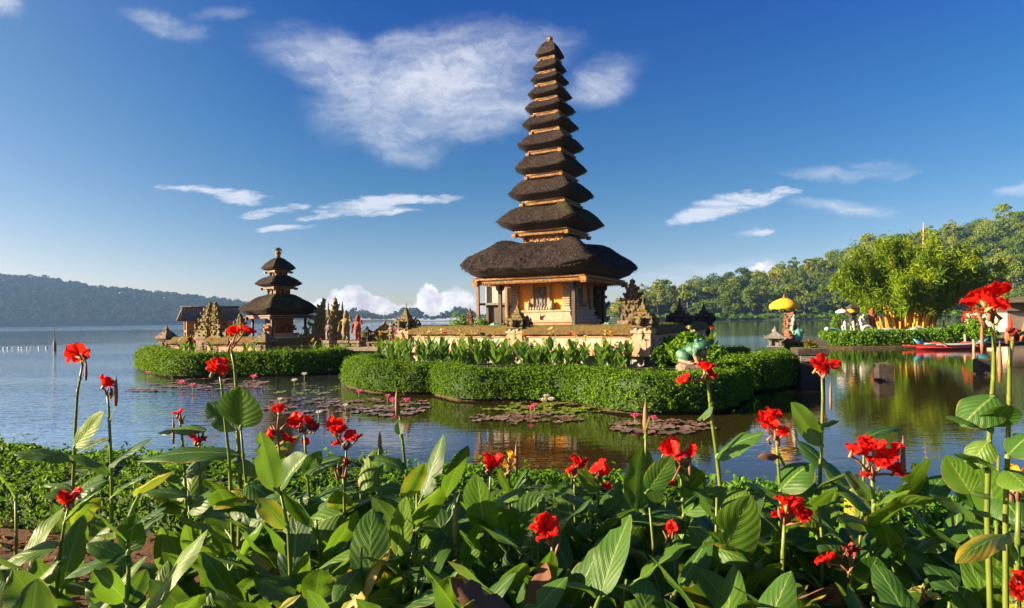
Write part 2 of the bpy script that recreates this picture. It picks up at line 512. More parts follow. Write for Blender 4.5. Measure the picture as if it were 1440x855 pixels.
def thatch_fn(moss):
    def fn(t, b, o):
        p = t.coord('Object')
        x, y, z = t.sep(p)
        ang = t.math('ARCTAN2', y, x)
        rad = t.vmath('LENGTH', p)
        streak = t.noise(1.0, 6, 0.65, vec=t.comb(t.math('MULTIPLY', x, 14.0), t.math('MULTIPLY', y, 14.0), t.math('MULTIPLY', z, 2.2)))
        fine = t.noise(38, 4, 0.7, vec=p)
        big = t.noise(1.1, 5, 0.6, vec=p)
        c = t.ramp(t.math('ADD', t.math('MULTIPLY', streak, 0.6), t.math('MULTIPLY', fine, 0.4)), [(0.36, (0.011, 0.008, 0.008)), (0.5, (0.044, 0.032, 0.030)), (0.64, (0.135, 0.104, 0.095))])
        c = t.mix(t.remap(big, 0.5, 0.75), c, t.mix(0.5, c, (0.11, 0.085, 0.07)))
        nz = t.sep(t.normal())[2]
        m = t.math('MULTIPLY', t.remap(t.noise(1.6, 6, 0.65, vec=p), 0.62 - 0.22 * moss, 0.75 - 0.12 * moss), t.remap(nz, 0.1, 0.7))
        m = t.math('MULTIPLY', m, 0.75)
        if moss > 0.5:
            m = t.math('MULTIPLY', m, t.remap(t.math('SUBTRACT', x, t.math('MULTIPLY', t.math('ABSOLUTE', y), 0.75)), -0.25, 0.35, 0.12, 1.0))
        c = t.mix(m, c, (0.10, 0.105, 0.022))
        t.put(b.inputs['Base Color'], c)
        t.put(b.inputs['Normal'], t.bump(t.math('ADD', streak, t.math('MULTIPLY', fine, 0.8)), 1.0, 0.12))
        b.inputs['Roughness'].default_value = 0.9
        b.inputs['Specular IOR Level'].default_value = 0.12
    return fn
M_thatch_cut_shade = material('shade_dark_cut_thatch', lambda t, b, o: (t.put(b.inputs['Base Color'], t.ramp(t.noise(1.0, 5, 0.7, vec=t.mapping(t.coord('Object'), scale=(16, 16, 5))), [(0.35, (0.007, 0.005, 0.004)), (0.65, (0.035, 0.023, 0.016))])), t.put(b.inputs['Normal'], t.bump(t.noise(30, 4), 0.8, 0.05))), Roughness=1.0)  # blackish cut ends; shade under the roofs is also put into this colour
M_thatch = material('thatch', thatch_fn(-0.35))
M_thatch_moss = material('mossy_thatch', thatch_fn(1.15))

def gold_fn(t, b, o):
    p = t.coord('Object')
    n = t.noise(9, 5, 0.6, vec=p); n2 = t.noise(34, 4, 0.6, vec=p)
    c = t.ramp(t.math('ADD', t.math('MULTIPLY', n, 0.5), t.math('MULTIPLY', n2, 0.5)), [(0.38, (0.05, 0.02, 0.007)), (0.5, (0.24, 0.10, 0.016)), (0.68, (0.66, 0.36, 0.05))])
    t.put(b.inputs['Base Color'], c)
    t.put(b.inputs['Metallic'], 0.25)
    t.put(b.inputs['Normal'], t.bump(n2, 1.0, 0.04))
M_gold = material('gilded_wood', gold_fn, Roughness=0.42)
def goldcarve_fn(t, b, o):
    p = t.coord('Object')
    vz = t.n('ShaderNodeTexVoronoi'); vz.inputs['Scale'].default_value = 14; t.put(vz.inputs['Vector'], p)
    n = t.noise(22, 5, 0.6, vec=p)
    h = t.math('ADD', vz.outputs['Distance'], t.math('MULTIPLY', n, 0.5))
    t.put(b.inputs['Base Color'], t.ramp(h, [(0.35, (0.62, 0.33, 0.05)), (0.6, (0.36, 0.15, 0.025)), (0.85, (0.06, 0.022, 0.008))]))
    t.put(b.inputs['Metallic'], 0.25)
    t.put(b.inputs['Normal'], t.bump(h, 1.0, 0.05))
M_goldcarve = material('carved_gilded_panel', goldcarve_fn, Roughness=0.45)
def wood_fn(col1, col2):
    def fn(t, b, o):
        p = t.coord('Object')
        n = t.noise(1.0, 5, 0.6, vec=t.mapping(p, scale=(9, 9, 1.2)))
        t.put(b.inputs['Base Color'], t.ramp(n, [(0.3, col1), (0.7, col2)]))
        t.put(b.inputs['Normal'], t.bump(n, 0.5, 0.02))
    return fn
M_darkwood = material('dark_wood', wood_fn((0.02, 0.012, 0.008), (0.07, 0.04, 0.024)), Roughness=0.65)
M_brownwood = material('brown_wood', wood_fn((0.11, 0.055, 0.028), (0.26, 0.15, 0.085)), Roughness=0.65)
M_redwood = material('red_painted_wood', wood_fn((0.28, 0.02, 0.012), (0.5, 0.04, 0.02)), Roughness=0.5)
M_plank = material('weathered_plank', wood_fn((0.22, 0.17, 0.12), (0.42, 0.35, 0.27)), Roughness=0.85)

def stone_fn(lo, mid, hi, moss, mosscol=(0.17, 0.15, 0.02), bump=1.0, sc=1.0):
    def fn(t, b, o):
        p = t.pos()
        n = t.noise(3.2 * sc, 7, 0.65); n2 = t.noise(19 * sc, 5, 0.65); n3 = t.noise(1.1 * sc, 5, 0.6)
        c = t.ramp(t.math('ADD', t.math('MULTIPLY', n, 0.55), t.math('MULTIPLY', n2, 0.6)), [(0.32, lo), (0.5, mid), (0.7, hi)])
        if moss > 0:
            nz = t.sep(t.normal())[2]
            f = t.math('ADD', t.math('MULTIPLY', t.remap(nz, -0.2, 0.9, smooth=False), 0.35), t.math('MULTIPLY', n3, 0.65))
            f = t.remap(t.math('ADD', f, t.math('MULTIPLY', t.math('SUBTRACT', n2, 0.5), 0.25)), 0.66 - 0.3 * moss, 0.84 - 0.3 * moss)
            c = t.mix(f, c, t.mix(n2, mosscol, (mosscol[0] * 0.45, mosscol[1] * 0.5, mosscol[2] * 0.6)))
        t.put(b.inputs['Base Color'], c)
        t.put(b.inputs['Normal'], t.bump(t.math('ADD', n, t.math('MULTIPLY', n2, 0.7)), bump, 0.06))
    return fn
M_stone = material('weathered_stone', stone_fn((0.045, 0.03, 0.022), (0.16, 0.11, 0.08), (0.3, 0.22, 0.16), 0.45), Roughness=0.95)
M_mossstone = material('mossy_stone', stone_fn((0.05, 0.035, 0.018), (0.16, 0.12, 0.06), (0.32, 0.25, 0.13), 0.9, (0.30, 0.23, 0.025)), Roughness=0.97)
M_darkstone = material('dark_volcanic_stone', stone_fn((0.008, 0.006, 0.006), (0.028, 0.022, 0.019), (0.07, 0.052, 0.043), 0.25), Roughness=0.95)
M_gatestone = material('brown_gate_stone', stone_fn((0.025, 0.017, 0.012), (0.085, 0.058, 0.038), (0.19, 0.135, 0.085), 0.45, (0.24, 0.17, 0.02)), Roughness=0.95)
M_poststone = material('carved_post_stone', stone_fn((0.03, 0.022, 0.012), (0.11, 0.08, 0.04), (0.26, 0.19, 0.1), 0.62, (0.27, 0.19, 0.02), sc=1.5), Roughness=0.97)
M_greystone = material('grey_stone', stone_fn((0.06, 0.055, 0.055), (0.15, 0.14, 0.135), (0.26, 0.24, 0.22), 0.1), Roughness=0.95)
M_paras = material('pale_carved_stone', stone_fn((0.15, 0.10, 0.065), (0.40, 0.29, 0.19), (0.6, 0.47, 0.34), 0.0, bump=1.0, sc=1.6), Roughness=0.9)
M_pink = material('pink_brick', stone_fn((0.26, 0.12, 0.07), (0.46, 0.25, 0.16), (0.56, 0.36, 0.25), 0.0, bump=0.5), Roughness=0.92)
M_palepink = material('pale_plaster_wall', stone_fn((0.28, 0.18, 0.12), (0.5, 0.36, 0.26), (0.62, 0.47, 0.36), 0.12, bump=0.4), Roughness=0.92)
M_coping = material('mossy_coping', stone_fn((0.03, 0.018, 0.008), (0.10, 0.06, 0.022), (0.24, 0.16, 0.06), 0.6, (0.2, 0.135, 0.018), sc=2.6), Roughness=1.0)
M_orange = material('orange_plaster', stone_fn((0.65, 0.2, 0.008), (0.8, 0.28, 0.012), (0.85, 0.34, 0.02), 0.0, bump=0.15, sc=0.6), Roughness=0.7)
M_greywall = material('grey_plaster', stone_fn((0.2, 0.18, 0.16), (0.34, 0.31, 0.28), (0.42, 0.39, 0.35), 0.0, bump=0.2), Roughness=0.9)
M_redstone = material('red_painted_stone', stone_fn((0.06, 0.012, 0.008), (0.2, 0.03, 0.018), (0.34, 0.10, 0.06), 0.0), Roughness=0.8)
M_brownstone = material('brown_carved_stone', stone_fn((0.03, 0.013, 0.008), (0.12, 0.045, 0.022), (0.32, 0.18, 0.10), 0.0, sc=1.5), Roughness=0.8)
M_whitestone = material('white_painted_stone', stone_fn((0.22, 0.19, 0.16), (0.5, 0.46, 0.4), (0.66, 0.62, 0.55), 0.0, bump=0.4), Roughness=0.7)
M_teal = material('teal_painted_stone', stone_fn((0.03, 0.12, 0.10), (0.08, 0.25, 0.2), (0.2, 0.38, 0.3), 0.0, bump=0.5), Roughness=0.6)
M_tile = material('roof_tiles', stone_fn((0.05, 0.035, 0.028), (0.12, 0.085, 0.07), (0.24, 0.2, 0.18), 0.0, bump=0.8, sc=2), Roughness=0.85)

def frog_fn(t, b, o):
    p = t.coord('Object')
    x, y, z = t.sep(p)
    n = t.noise(6, 5, 0.6, vec=p); n2 = t.noise(28, 4, 0.6, vec=p)
    g = t.ramp(t.math('ADD', t.math('MULTIPLY', n, 0.6), t.math('MULTIPLY', n2, 0.4)), [(0.36, (0.012, 0.05, 0.03)), (0.52, (0.03, 0.12, 0.07)), (0.68, (0.09, 0.22, 0.14))])
    belly = t.ramp(n, [(0.3, (0.16, 0.085, 0.06)), (0.7, (0.42, 0.27, 0.18))])
    # belly: front (+x, low) and the feet
    f = t.remap(t.math('ADD', t.math('SUBTRACT', t.math('MULTIPLY', x, 1.0), t.math('MULTIPLY', z, 1.1)), t.math('MULTIPLY', t.math('SUBTRACT', n, 0.5), 0.12)), -0.16, -0.08)
    f = t.math('MAXIMUM', f, t.remap(z, 0.12, 0.07))
    t.put(b.inputs['Base Color'], t.mix(f, g, belly))
    t.put(b.inputs['Normal'], t.bump(n2, 0.6, 0.02))
M_frog = material('frog_paint', frog_fn, Roughness=0.5)

def plain(name, col, rough=0.6, var=0.25, sc=12, **kw):
    def fn(t, b, o):
        n = t.noise(sc, 5, 0.6, vec=t.coord('Object'))
        t.put(b.inputs['Base Color'], t.mix(n, tuple(c * (1 - var) for c in col), tuple(min(1, c * (1 + var)) for c in col)))
        t.put(b.inputs['Normal'], t.bump(n, 0.25, 0.01))
    return material(name, fn, Roughness=rough, **kw)
M_yellowcloth = plain('yellow_cloth', (0.75, 0.42, 0.012), 0.75)
M_whitecloth = plain('white_cloth', (0.75, 0.66, 0.58), 0.8)
M_boatred = plain('boat_red', (0.5, 0.03, 0.025), 0.4)
M_boatblue = plain('boat_blue', (0.06, 0.32, 0.5), 0.4)
M_boatwhite = plain('boat_white', (0.72, 0.68, 0.62), 0.45)
M_boatwood = plain('boat_inside', (0.3, 0.12, 0.06), 0.7)
M_bamboo = plain('bamboo_culm', (0.62, 0.3, 0.025), 0.4, 0.35, 3)
M_buoy = plain('buoy_plastic', (0.75, 0.7, 0.66), 0.5)
M_iron = plain('dark_metal', (0.03, 0.03, 0.03), 0.5)
def jet_fn(t, b, o):
    b.inputs['Base Color'].default_value = (0.8, 0.85, 0.9, 1)
    b.inputs['Transmission Weight'].default_value = 0.7
    b.inputs['IOR'].default_value = 1.33
M_jet = material('water_jet', jet_fn, Roughness=0.15)
M_skin1 = plain('pale_statue_paint', (0.62, 0.5, 0.42), 0.6)
M_concrete = material('concrete', stone_fn((0.22, 0.2, 0.17), (0.34, 0.31, 0.26), (0.45, 0.41, 0.35), 0.1, bump=0.3), Roughness=0.9)

# ---- cannas
def canna_leaf_fn(age):
    def fn(t, b, out):
        uv = t.coord('UV')
        u, v, _ = t.sep(uv)                # u across -1..1 stored 0..1, v along 0..1
        ac = t.math('ABSOLUTE', t.math('SUBTRACT', t.math('MULTIPLY', u, 2.0), 1.0))
        r = t.objrand()
        veins = t.math('SINE', t.math('MULTIPLY', t.math('SUBTRACT', t.math('MULTIPLY', v, 1.0), t.math('MULTIPLY', t.math('POWER', ac, 1.3), 0.42)), 150.0))
        veins = t.math('ADD', t.math('MULTIPLY', veins, 0.5), 0.5)
        veins2 = t.math('SINE', t.math('MULTIPLY', t.math('SUBTRACT', v, t.math('MULTIPLY', ac, 0.4)), 46.0))
        p = t.pos()
        n = t.noise(9, 5, 0.6, vec=p)
        nb = t.noise(2.2, 3, 0.5, vec=p)
        base = t.ramp(t.math('ADD', t.math('MULTIPLY', r, 0.65), t.math('MULTIPLY', nb, 0.35)), [(0.15, (0.022, 0.075, 0.016)), (0.42, (0.044, 0.125, 0.015)), (0.68, (0.080, 0.18, 0.014)), (0.9, (0.14, 0.235, 0.018))])
        base = t.mix(t.math('MULTIPLY', veins, 0.16), base, t.mix(0.6, base, (0.15, 0.22, 0.07)))
        if age > 0:
            e = t.math('ADD', t.math('MULTIPLY', ac, 0.55), t.math('MULTIPLY', n, 0.8))
            base = t.mix(t.remap(e, 0.75 - 0.3 * age, 1.05 - 0.25 * age), base, (0.42, 0.32, 0.03))
            base = t.mix(t.remap(t.noise(24, 4, 0.6, vec=p), 0.68, 0.76), base, (0.16, 0.08, 0.02))
        else:
            # dry brown edge here and there
            e = t.math('MULTIPLY', t.remap(t.math('ADD', ac, t.math('MULTIPLY', n, 0.3)), 1.04, 1.14), t.remap(t.noise(4.5, 4, 0.6, vec=p), 0.5, 0.62))
            base = t.mix(t.math('MULTIPLY', e, 0.9), base, (0.33, 0.22, 0.07))
            spots = t.math('MULTIPLY', t.remap(t.noise(52, 3, 0.6, vec=p), 0.66, 0.73), t.remap(nb, 0.42, 0.6))
            base = t.mix(t.math('MULTIPLY', spots, 0.7), base, (0.25, 0.2, 0.07))
        rib = t.remap(ac, 0.075, 0.03)
        base = t.mix(t.math('MULTIPLY', rib, 0.75), base, (0.23, 0.33, 0.08))
        t.put(b.inputs['Base Color'], base)
        h = t.math('ADD', t.math('MULTIPLY', veins, 0.3), t.math('ADD', t.math('MULTIPLY', veins2, 0.35), t.math('MULTIPLY', n, 0.5)))
        t.put(b.inputs['Normal'], t.bump(h, 0.4, 0.005))
        t.put(b.inputs['Roughness'], t.math('ADD', 0.34, t.math('MULTIPLY', n, 0.2)))
        b.inputs['Specular IOR Level'].default_value = 0.45
        tr = t.n('ShaderNodeBsdfTranslucent')
        t.put(tr.inputs[0], t.mix(t.math('ADD', 0.35, t.math('MULTIPLY', t.math('SUBTRACT', 1.0, veins), 0.25)), base, t.mix(n, (0.16, 0.42, 0.01), (0.36, 0.56, 0.02))))
        ms = t.n('ShaderNodeMixShader'); ms.inputs[0].default_value = 0.38
        t.t.links.new(b.outputs[0], ms.inputs[1]); t.t.links.new(tr.outputs[0], ms.inputs[2])
        t.t.links.new(ms.outputs[0], out.inputs[0])
    return fn
M_canna = material('canna_leaf', canna_leaf_fn(0))
M_canna_old = material('canna_leaf_yellowing', canna_leaf_fn(1))
M_dead = plain('dry_brown_leaf', (0.14, 0.06, 0.025), 0.9, 0.5)
def stem_fn(t, b, o):
    p = t.pos()
    n = t.noise(5, 5, 0.6, vec=t.mapping(p, scale=(6, 6, 1)))
    t.put(b.inputs['Base Color'], t.ramp(n, [(0.3, (0.06, 0.10, 0.015)), (0.55, (0.13, 0.17, 0.02)), (0.78, (0.24, 0.2, 0.035))]))
M_stem = material('canna_stem', stem_fn, Roughness=0.45)
M_spike = plain('canna_spike_stalk', (0.22, 0.10, 0.05), 0.6, 0.45, 20)
M_bud = plain('canna_bud', (0.25, 0.22, 0.07), 0.6, 0.5, 30)
def petal(name, col, tcol, vein):
    def fn(t, b, out):
        uv = t.coord('UV')
        u, v, _ = t.sep(uv)
        n = t.noise(40, 4, 0.6)
        c = t.mix(t.math('MULTIPLY', t.remap(v, 0.35, 0.0), 0.55), col, vein)
        c = t.mix(t.math('MULTIPLY', t.remap(n, 0.55, 0.75), 0.25), c, vein)
        c = t.mix(t.math('MULTIPLY', t.objrand(), 0.45), c, tuple(q * 0.55 for q in col))
        t.put(b.inputs['Base Color'], c)
        t.put(b.inputs['Normal'], t.bump(t.noise(1.0, 3, vec=t.mapping(uv, scale=(22, 3, 1))), 0.5, 0.004))
        tr = t.n('ShaderNodeBsdfTranslucent'); t.put(tr.inputs[0], tcol)
        ms = t.n('ShaderNodeMixShader'); ms.inputs[0].default_value = 0.4
        t.t.links.new(b.outputs[0], ms.inputs[1]); t.t.links.new(tr.outputs[0], ms.inputs[2])
        t.t.links.new(ms.outputs[0], out.inputs[0])
    return material(name, fn, Roughness=0.5, Specular_IOR_Level=0.25)
M_red = petal('red_petal', (0.86, 0.014, 0.006), (0.95, 0.03, 0.010), (0.75, 0.11, 0.02))
M_yellow = petal('yellow_petal', (0.8, 0.45, 0.02), (0.85, 0.5, 0.03), (0.8, 0.25, 0.02))
M_cream = petal('cream_petal', (0.75, 0.65, 0.22), (0.8, 0.7, 0.25), (0.75, 0.5, 0.1))
M_pinkpetal = petal('pink_petal', (0.78, 0.10, 0.30), (0.85, 0.2, 0.4), (0.85, 0.45, 0.5))
M_whitepetal = petal('white_petal', (0.78, 0.76, 0.66), (0.8, 0.75, 0.6), (0.75, 0.65, 0.3))
M_wilt = plain('wilted_petal', (0.22, 0.02, 0.015), 0.7, 0.5, 40)
def pad_fn(lo, hi):
    def fn(t, b, o):
        r = t.objrand()
        n = t.noise(14, 4, 0.6)
        c = t.mix(r, lo, hi)
        t.put(b.inputs['Base Color'], t.mix(t.math('MULTIPLY', t.remap(n, 0.5, 0.7), 0.6), c, (0.1, 0.07, 0.03)))
        t.put(b.inputs['Normal'], t.bump(n, 0.3, 0.01))
    return fn
M_pad_green = material('lily_pad_green', pad_fn((0.12, 0.17, 0.015), (0.26, 0.3, 0.04)), Roughness=0.35)
M_pad_mauve = material('lily_pad_mauve', pad_fn((0.13, 0.075, 0.04), (0.30, 0.19, 0.16)), Roughness=0.3)

# ============================================================ water, terrain, hills, haze
def structure(name, me):
    return tag(link(name, me), kind='structure')

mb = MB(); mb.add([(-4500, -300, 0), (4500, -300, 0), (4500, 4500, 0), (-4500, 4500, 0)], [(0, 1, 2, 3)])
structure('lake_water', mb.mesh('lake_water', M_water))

def grid_mesh(name, xs, ys, zf, mat):
    X, Y = np.meshgrid(xs, ys)
    Z = np.array([[zf(x, y) for x in xs] for y in ys])
    V = np.stack([X, Y, Z], -1).reshape(-1, 3)
    nx = len(xs)
    F = []
    for j in range(len(ys) - 1):
        for i in range(nx - 1):
            a = j * nx + i
            F.append((a, a + 1, a + nx + 1, a + nx))
    return big_mesh(name, V, F, mat, smooth=True)

SOIL = 0.6
def bank_edge(x):
    return 6.15 - 0.27 * (x + 4.9)
def soil_z(x, y):
    e = bank_edge(x)
    k = min(max((e + 0.55 - y) / 0.7, 0), 1)
    k = k * k * (3 - 2 * k)
    z = -0.4 + (SOIL + 0.4) * k
    return z + 0.05 * vnoise((x, y, 0), 1.3) + 0.035 * vnoise((x, y, 0), 4.5, 3.0)
structure('garden_soil', grid_mesh('garden_soil', np.linspace(-14, 10, 150), np.linspace(-5, 9.5, 100), soil_z, M_soil))

# grassy bank on the far right, running back to the bamboo garden
def rbank_line(y):
    return np.interp(y, [5, 9, 14, 20, 30, 40, 47], [7.2, 8.6, 12.4, 17.4, 25.9, 34.5, 40.5])
def rbank_z(x, y):
    k = min(max((x - rbank_line(y) + 0.6) / 1.6, 0), 1)
    k = k * k * (3 - 2 * k)
    front = min(max((y - 5.0) / 2.5, 0), 1)
    return -0.5 + (0.95 * k) * front + 0.05 * vnoise((x, y, 0), 0.7) + 0.25 * min(max((x - rbank_line(y) - 1) / 6, 0), 1) * front
structure('right_bank', grid_mesh('right_bank', np.linspace(6, 64, 90), np.linspace(3.5, 58, 90), rbank_z, M_bank))

# ------------------------------------------------------------ hills
def hill(name, pxs, ridge_py, d0, d1, mat, rows=14, tree=8.0, pw=0.85):
    """terrain between a shore line (distance d0) and a ridge (distance d1); ridge heights read off the skyline"""
    V, F = [], []
    n = len(pxs)
    prof = []
    for px, ry in zip(pxs, ridge_py):
        D0 = np.interp(px, d0[0], d0[1]); D1 = np.interp(px, d1[0], d1[1])
        zr = max((EYE + ray(px, ry).z * D1) - tree, 1.0)
        prof.append((D0, D1, zr))
    for j in range(rows + 4):
        for i, px in enumerate(pxs):
            D0, D1, zr = prof[i]
            if j <= rows:
                s = j / rows
                d = D0 + (D1 - D0) * s
                z = 0.7 + (zr - 0.7) * math.sin(s * math.pi / 2) ** pw if s > 0 else -0.3
            else:
                d = D1 + (j - rows) * 40
                z = zr * (1 - 0.3 * (j - rows))
            r = ray(px, 449)
            V.append((r.x * d, d, z + (1.5 * vnoise((r.x * d, d, 0), 0.02) if 0 < j <= rows else 0)))
    for j in range(rows + 3):
        for i in range(n - 1):
            a = j * n + i
            F.append((a, a + 1, a + n + 1, a + n))
    structure(name, big_mesh(name, V, F, mat, smooth=True))
    def at(px, s):
        D0 = np.interp(px, pxs, [p[0] for p in prof]); D1 = np.interp(px, pxs, [p[1] for p in prof]); zr = np.interp(px, pxs, [p[2] for p in prof])
        d = D0 + (D1 - D0) * s
        r = ray(px, 449)
        return np.array([r.x * d, d, 0.7 + (zr - 0.7) * math.sin(max(s, 0) * math.pi / 2) ** pw])
    return at

RPX = [855, 880, 900, 930, 960, 1000, 1040, 1070, 1100, 1150, 1200, 1250, 1300, 1340, 1380, 1410, 1440, 1500, 1580]
RPY = [440, 418, 406, 402, 400, 393, 387, 383, 376, 366, 350, 336, 326, 322, 314, 309, 305, 298, 292]
right_at = hill('right_hill', RPX, RPY, ([850, 1440, 1600], [360, 285, 270]), ([850, 1000, 1440, 1600], [430, 470, 470, 470]), M_hill, tree=11.5, pw=0.75)
LPX = [-190, -100, 0, 60, 120, 200, 260, 340, 420, 470, 520]
LPY = [374, 380, 388, 392, 402, 410, 416, 426, 437, 441, 446]
left_at = hill('left_hill', LPX, LPY, ([-200, 520], [1500, 1600]), ([-200, 520], [1900, 1800]), M_hill, tree=15.0)
MPX = [400, 470, 520, 560, 600, 650, 700, 760, 820, 880, 920]
MPY = [441, 441, 441, 440, 443, 443, 442, 442, 442, 438, 436]
mid_at = hill('far_shore', MPX, MPY, ([400, 700, 920], [1400, 1250, 1000]), ([400, 700, 920], [1480, 1330, 1100]), M_hill, tree=16.0)

def crown_mesh(r, R=5.0, H=7.0, clumps=12, per=34, card=0.95, flat=0.8):
    pts, nrm = [], []
    for c in range(clumps):
        a = r.uniform(0, 2 * math.pi); u = r.uniform(-0.35, 1.0)
        rr = math.sqrt(max(0, 1 - u * u)) * R * r.uniform(0.45, 0.72)
        cz = H * 0.62 + u * H * 0.34
        cr = R * r.uniform(0.28, 0.46)
        n = r.normal(0, 1, (per, 3)); n[:, 2] = np.abs(n[:, 2]) * 0.9 - 0.25
        n /= np.linalg.norm(n, axis=1, keepdims=True)
        pts.append(np.array([rr * math.cos(a), rr * math.sin(a), cz]) + n * cr * np.array([1, 1, flat]) * r.uniform(0.75, 1.08, (per, 1)))
        nrm.append(n)
    return cards(np.concatenate(pts), np.concatenate(nrm), card, card * 0.75, r, 0.45)

def tree_mesh(name, r, **kw):
    V, F, rn = crown_mesh(r, **kw)
    me = big_mesh(name, V, F, M_forest, rn)
    return me
def solid_tree(name, r, R, H, **kw):
    """crown and trunk as one far-off mesh"""
    V, F, rn = crown_mesh(r, R=R, H=H, **kw)
    # trunk and a few limbs as quads
    tv, tf = [], []
    def limb(a, b, r0, r1):
        k = len(tv)
        for p, rad in ((a, r0), (b, r1)):
            for q in range(4):
                th = q * math.pi / 2
                tv.append((p[0] + rad * math.cos(th), p[1] + rad * math.sin(th), p[2]))
        for q in range(4):
            tf.append((k + q, k + (q + 1) % 4, k + 4 + (q + 1) % 4, k + 4 + q))
    limb((0, 0, -1), (0.1 * R, 0, H * 0.6), 0.06 * R, 0.035 * R)
    for q in range(5):
        a = q * 1.3
        limb((0.05 * R, 0, H * 0.4), (R * 0.5 * math.cos(a), R * 0.5 * math.sin(a), H * 0.72), 0.03 * R, 0.012 * R)
    nV = len(V)
    V = np.concatenate([V, np.array(tv)]); F = np.concatenate([F, np.array(tf) + nV]); rn = np.concatenate([rn, np.full(len(tv), 0.05)])
    me = big_mesh(name, V, F, M_forest, rn)
    me.materials.append(M_bark)
    mi = np.zeros(len(F), np.int32); mi[-len(tf):] = 1
    me.polygons.foreach_set('material_index', mi)
    return me
tr = np.random.default_rng(21)
HT = [solid_tree('hillside_tree', tr, R=R_, H=H_, clumps=c_, per=p_, card=k_) for R_, H_, c_, p_, k_ in ((5.2, 9, 15, 44, 1.0), (6.6, 9.5, 19, 38, 1.0), (4.2, 12, 14, 44, .9), (3.4, 13.5, 13, 40, .85), (5.8, 11, 12, 46, 1.1), (4.8, 8, 14, 36, 1.2), (7.2, 11, 22, 34, .9), (4.0, 10, 15, 46, .9), (5.4, 13, 17, 40, 1.0))]
k = 0
used_cells = []
for row in range(10):
    s = 0.02 + (row / 9.0) ** 1.15 * 0.98
    px = 868 + tr.uniform(0, 15)
    while px < 1475:
        p = right_at(px + tr.uniform(-5, 5), min(1.0, max(0.0, s + tr.uniform(-0.045, 0.045))))
        o = link('hillside_tree', HT[k % 9])
        o.location = (p[0], p[1], p[2] - 0.8)
        sc = tr.uniform(0.6, 1.3)
        o.scale = (sc, sc, sc * tr.uniform(0.85, 1.2))
        o.rotation_euler = (0, 0, tr.uniform(0, 6.28))
        tag(o, 'rounded broadleaf forest tree on the sunlit hillside across the lake', 'tree', 'trees of the sunlit hillside across the lake')
        k += 1
        px += tr.uniform(17, 27)
        if k >= 292: break
    if k >= 292: break
print('hill trees', k)

def mass(name, label, mat, spots, r, variants):
    Vs, Fs, Rs = [], [], []
    base = 0
    for (p, sc) in spots:
        V, F, rn = variants[r.integers(len(variants))]
        a = r.uniform(0, 6.28); c, s = math.cos(a), math.sin(a)
        Q = V * sc
        Q = np.stack([Q[:, 0] * c - Q[:, 1] * s, Q[:, 0] * s + Q[:, 1] * c, Q[:, 2] * r.uniform(0.8, 1.25)], 1) + p
        off = r.uniform(-0.35, 0.35)
        Vs.append(Q); Fs.append(F + base); Rs.append(np.clip(rn * 0.6 + 0.2 + off, 0, 1)); base += len(V)
    o = link(name, big_mesh(name, np.concatenate(Vs), np.concatenate(Fs), mat, np.concatenate(Rs)))
    tag(o, label, 'forest', kind='stuff')
var_s = [crown_mesh(tr, R=4.6, H=8.5, clumps=9, per=22, card=1.35) for _ in range(7)]
sp = []
for i in range(950):
    px = tr.uniform(862, 1570); s = tr.uniform(0.0, 1.05)
    sp.append((right_at(px, min(s, 1.0)) + np.array([0, (s > 1) * 12, -2.2]), tr.uniform(0.6, 1.05)))
mass('hillside_forest', 'dense green forest filling the hillside between its larger trees', M_forest, sp, tr, var_s)
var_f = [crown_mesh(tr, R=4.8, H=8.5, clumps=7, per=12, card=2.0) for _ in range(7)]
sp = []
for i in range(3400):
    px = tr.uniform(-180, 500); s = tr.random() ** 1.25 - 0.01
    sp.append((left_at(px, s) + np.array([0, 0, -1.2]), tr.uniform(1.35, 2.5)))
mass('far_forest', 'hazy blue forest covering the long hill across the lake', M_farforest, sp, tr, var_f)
sp = []
for i in range(420):
    px = tr.uniform(405, 915); s = tr.random()
    sp.append((mid_at(px, s) + np.array([0, 0, -1]), tr.uniform(1.3, 2.4) * (1 + 0.35 * math.sin(px * 0.09))))
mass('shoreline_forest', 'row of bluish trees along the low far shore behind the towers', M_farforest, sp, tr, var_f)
# light green shore scrub below the hill
sp = []
for i in range(330):
    px = tr.uniform(880, 1470)
    p = right_at(px, tr.uniform(-0.03, 0.04)); p[2] = 0.2
    sp.append((p, tr.uniform(0.16, 0.42)))
mass('shore_scrub', 'pale yellow-green scrub along the foot of the hillside at the water', M_bush, sp, tr, var_s)

# the flat-topped tree that stands clear of the skyline
r_ = np.random.default_rng(5)
ft = thing('emergent_tree', 'lone flat-topped tree standing clear of the hill skyline', 'tree', right_at(1055, 1.0) + np.array([0, -4, -2]))
m_ = MB()
m_.tube([(0, 0, -1), (0.2, 0, 6), (0.1, 0, 11)], [0.5, 0.4, 0.3], 7)
cr = MB()
P_, N_ = [], []
for q in range(9):
    a = q * 0.7; rr = 2.0 + 2.6 * (q % 3) / 2
    e = Vector((rr * math.cos(a), rr * math.sin(a), 13.5 + 0.5 * math.sin(q * 2.3)))
    m_.tube([(0.1, 0, 9.5), e * 0.6 + Vector((0, 0, 4.7)), e], [0.25, 0.15, 0.07], 5)
    n = r_.normal(0, 1, (80, 3)); n[:, 2] = np.abs(n[:, 2]); n /= np.linalg.norm(n, axis=1, keepdims=True)
    P_.append(np.array(e) + n * np.array([1.7, 1.7, 0.9])); N_.append(n)
m_.build('trunk', M_bark, ft)
V_, F_, R_ = cards(np.concatenate(P_), np.concatenate(N_), 0.8, 0.6, r_, 0.5)
link('crown', big_mesh('crown', V_, F_, M_forest, R_ * 0.5), ft)

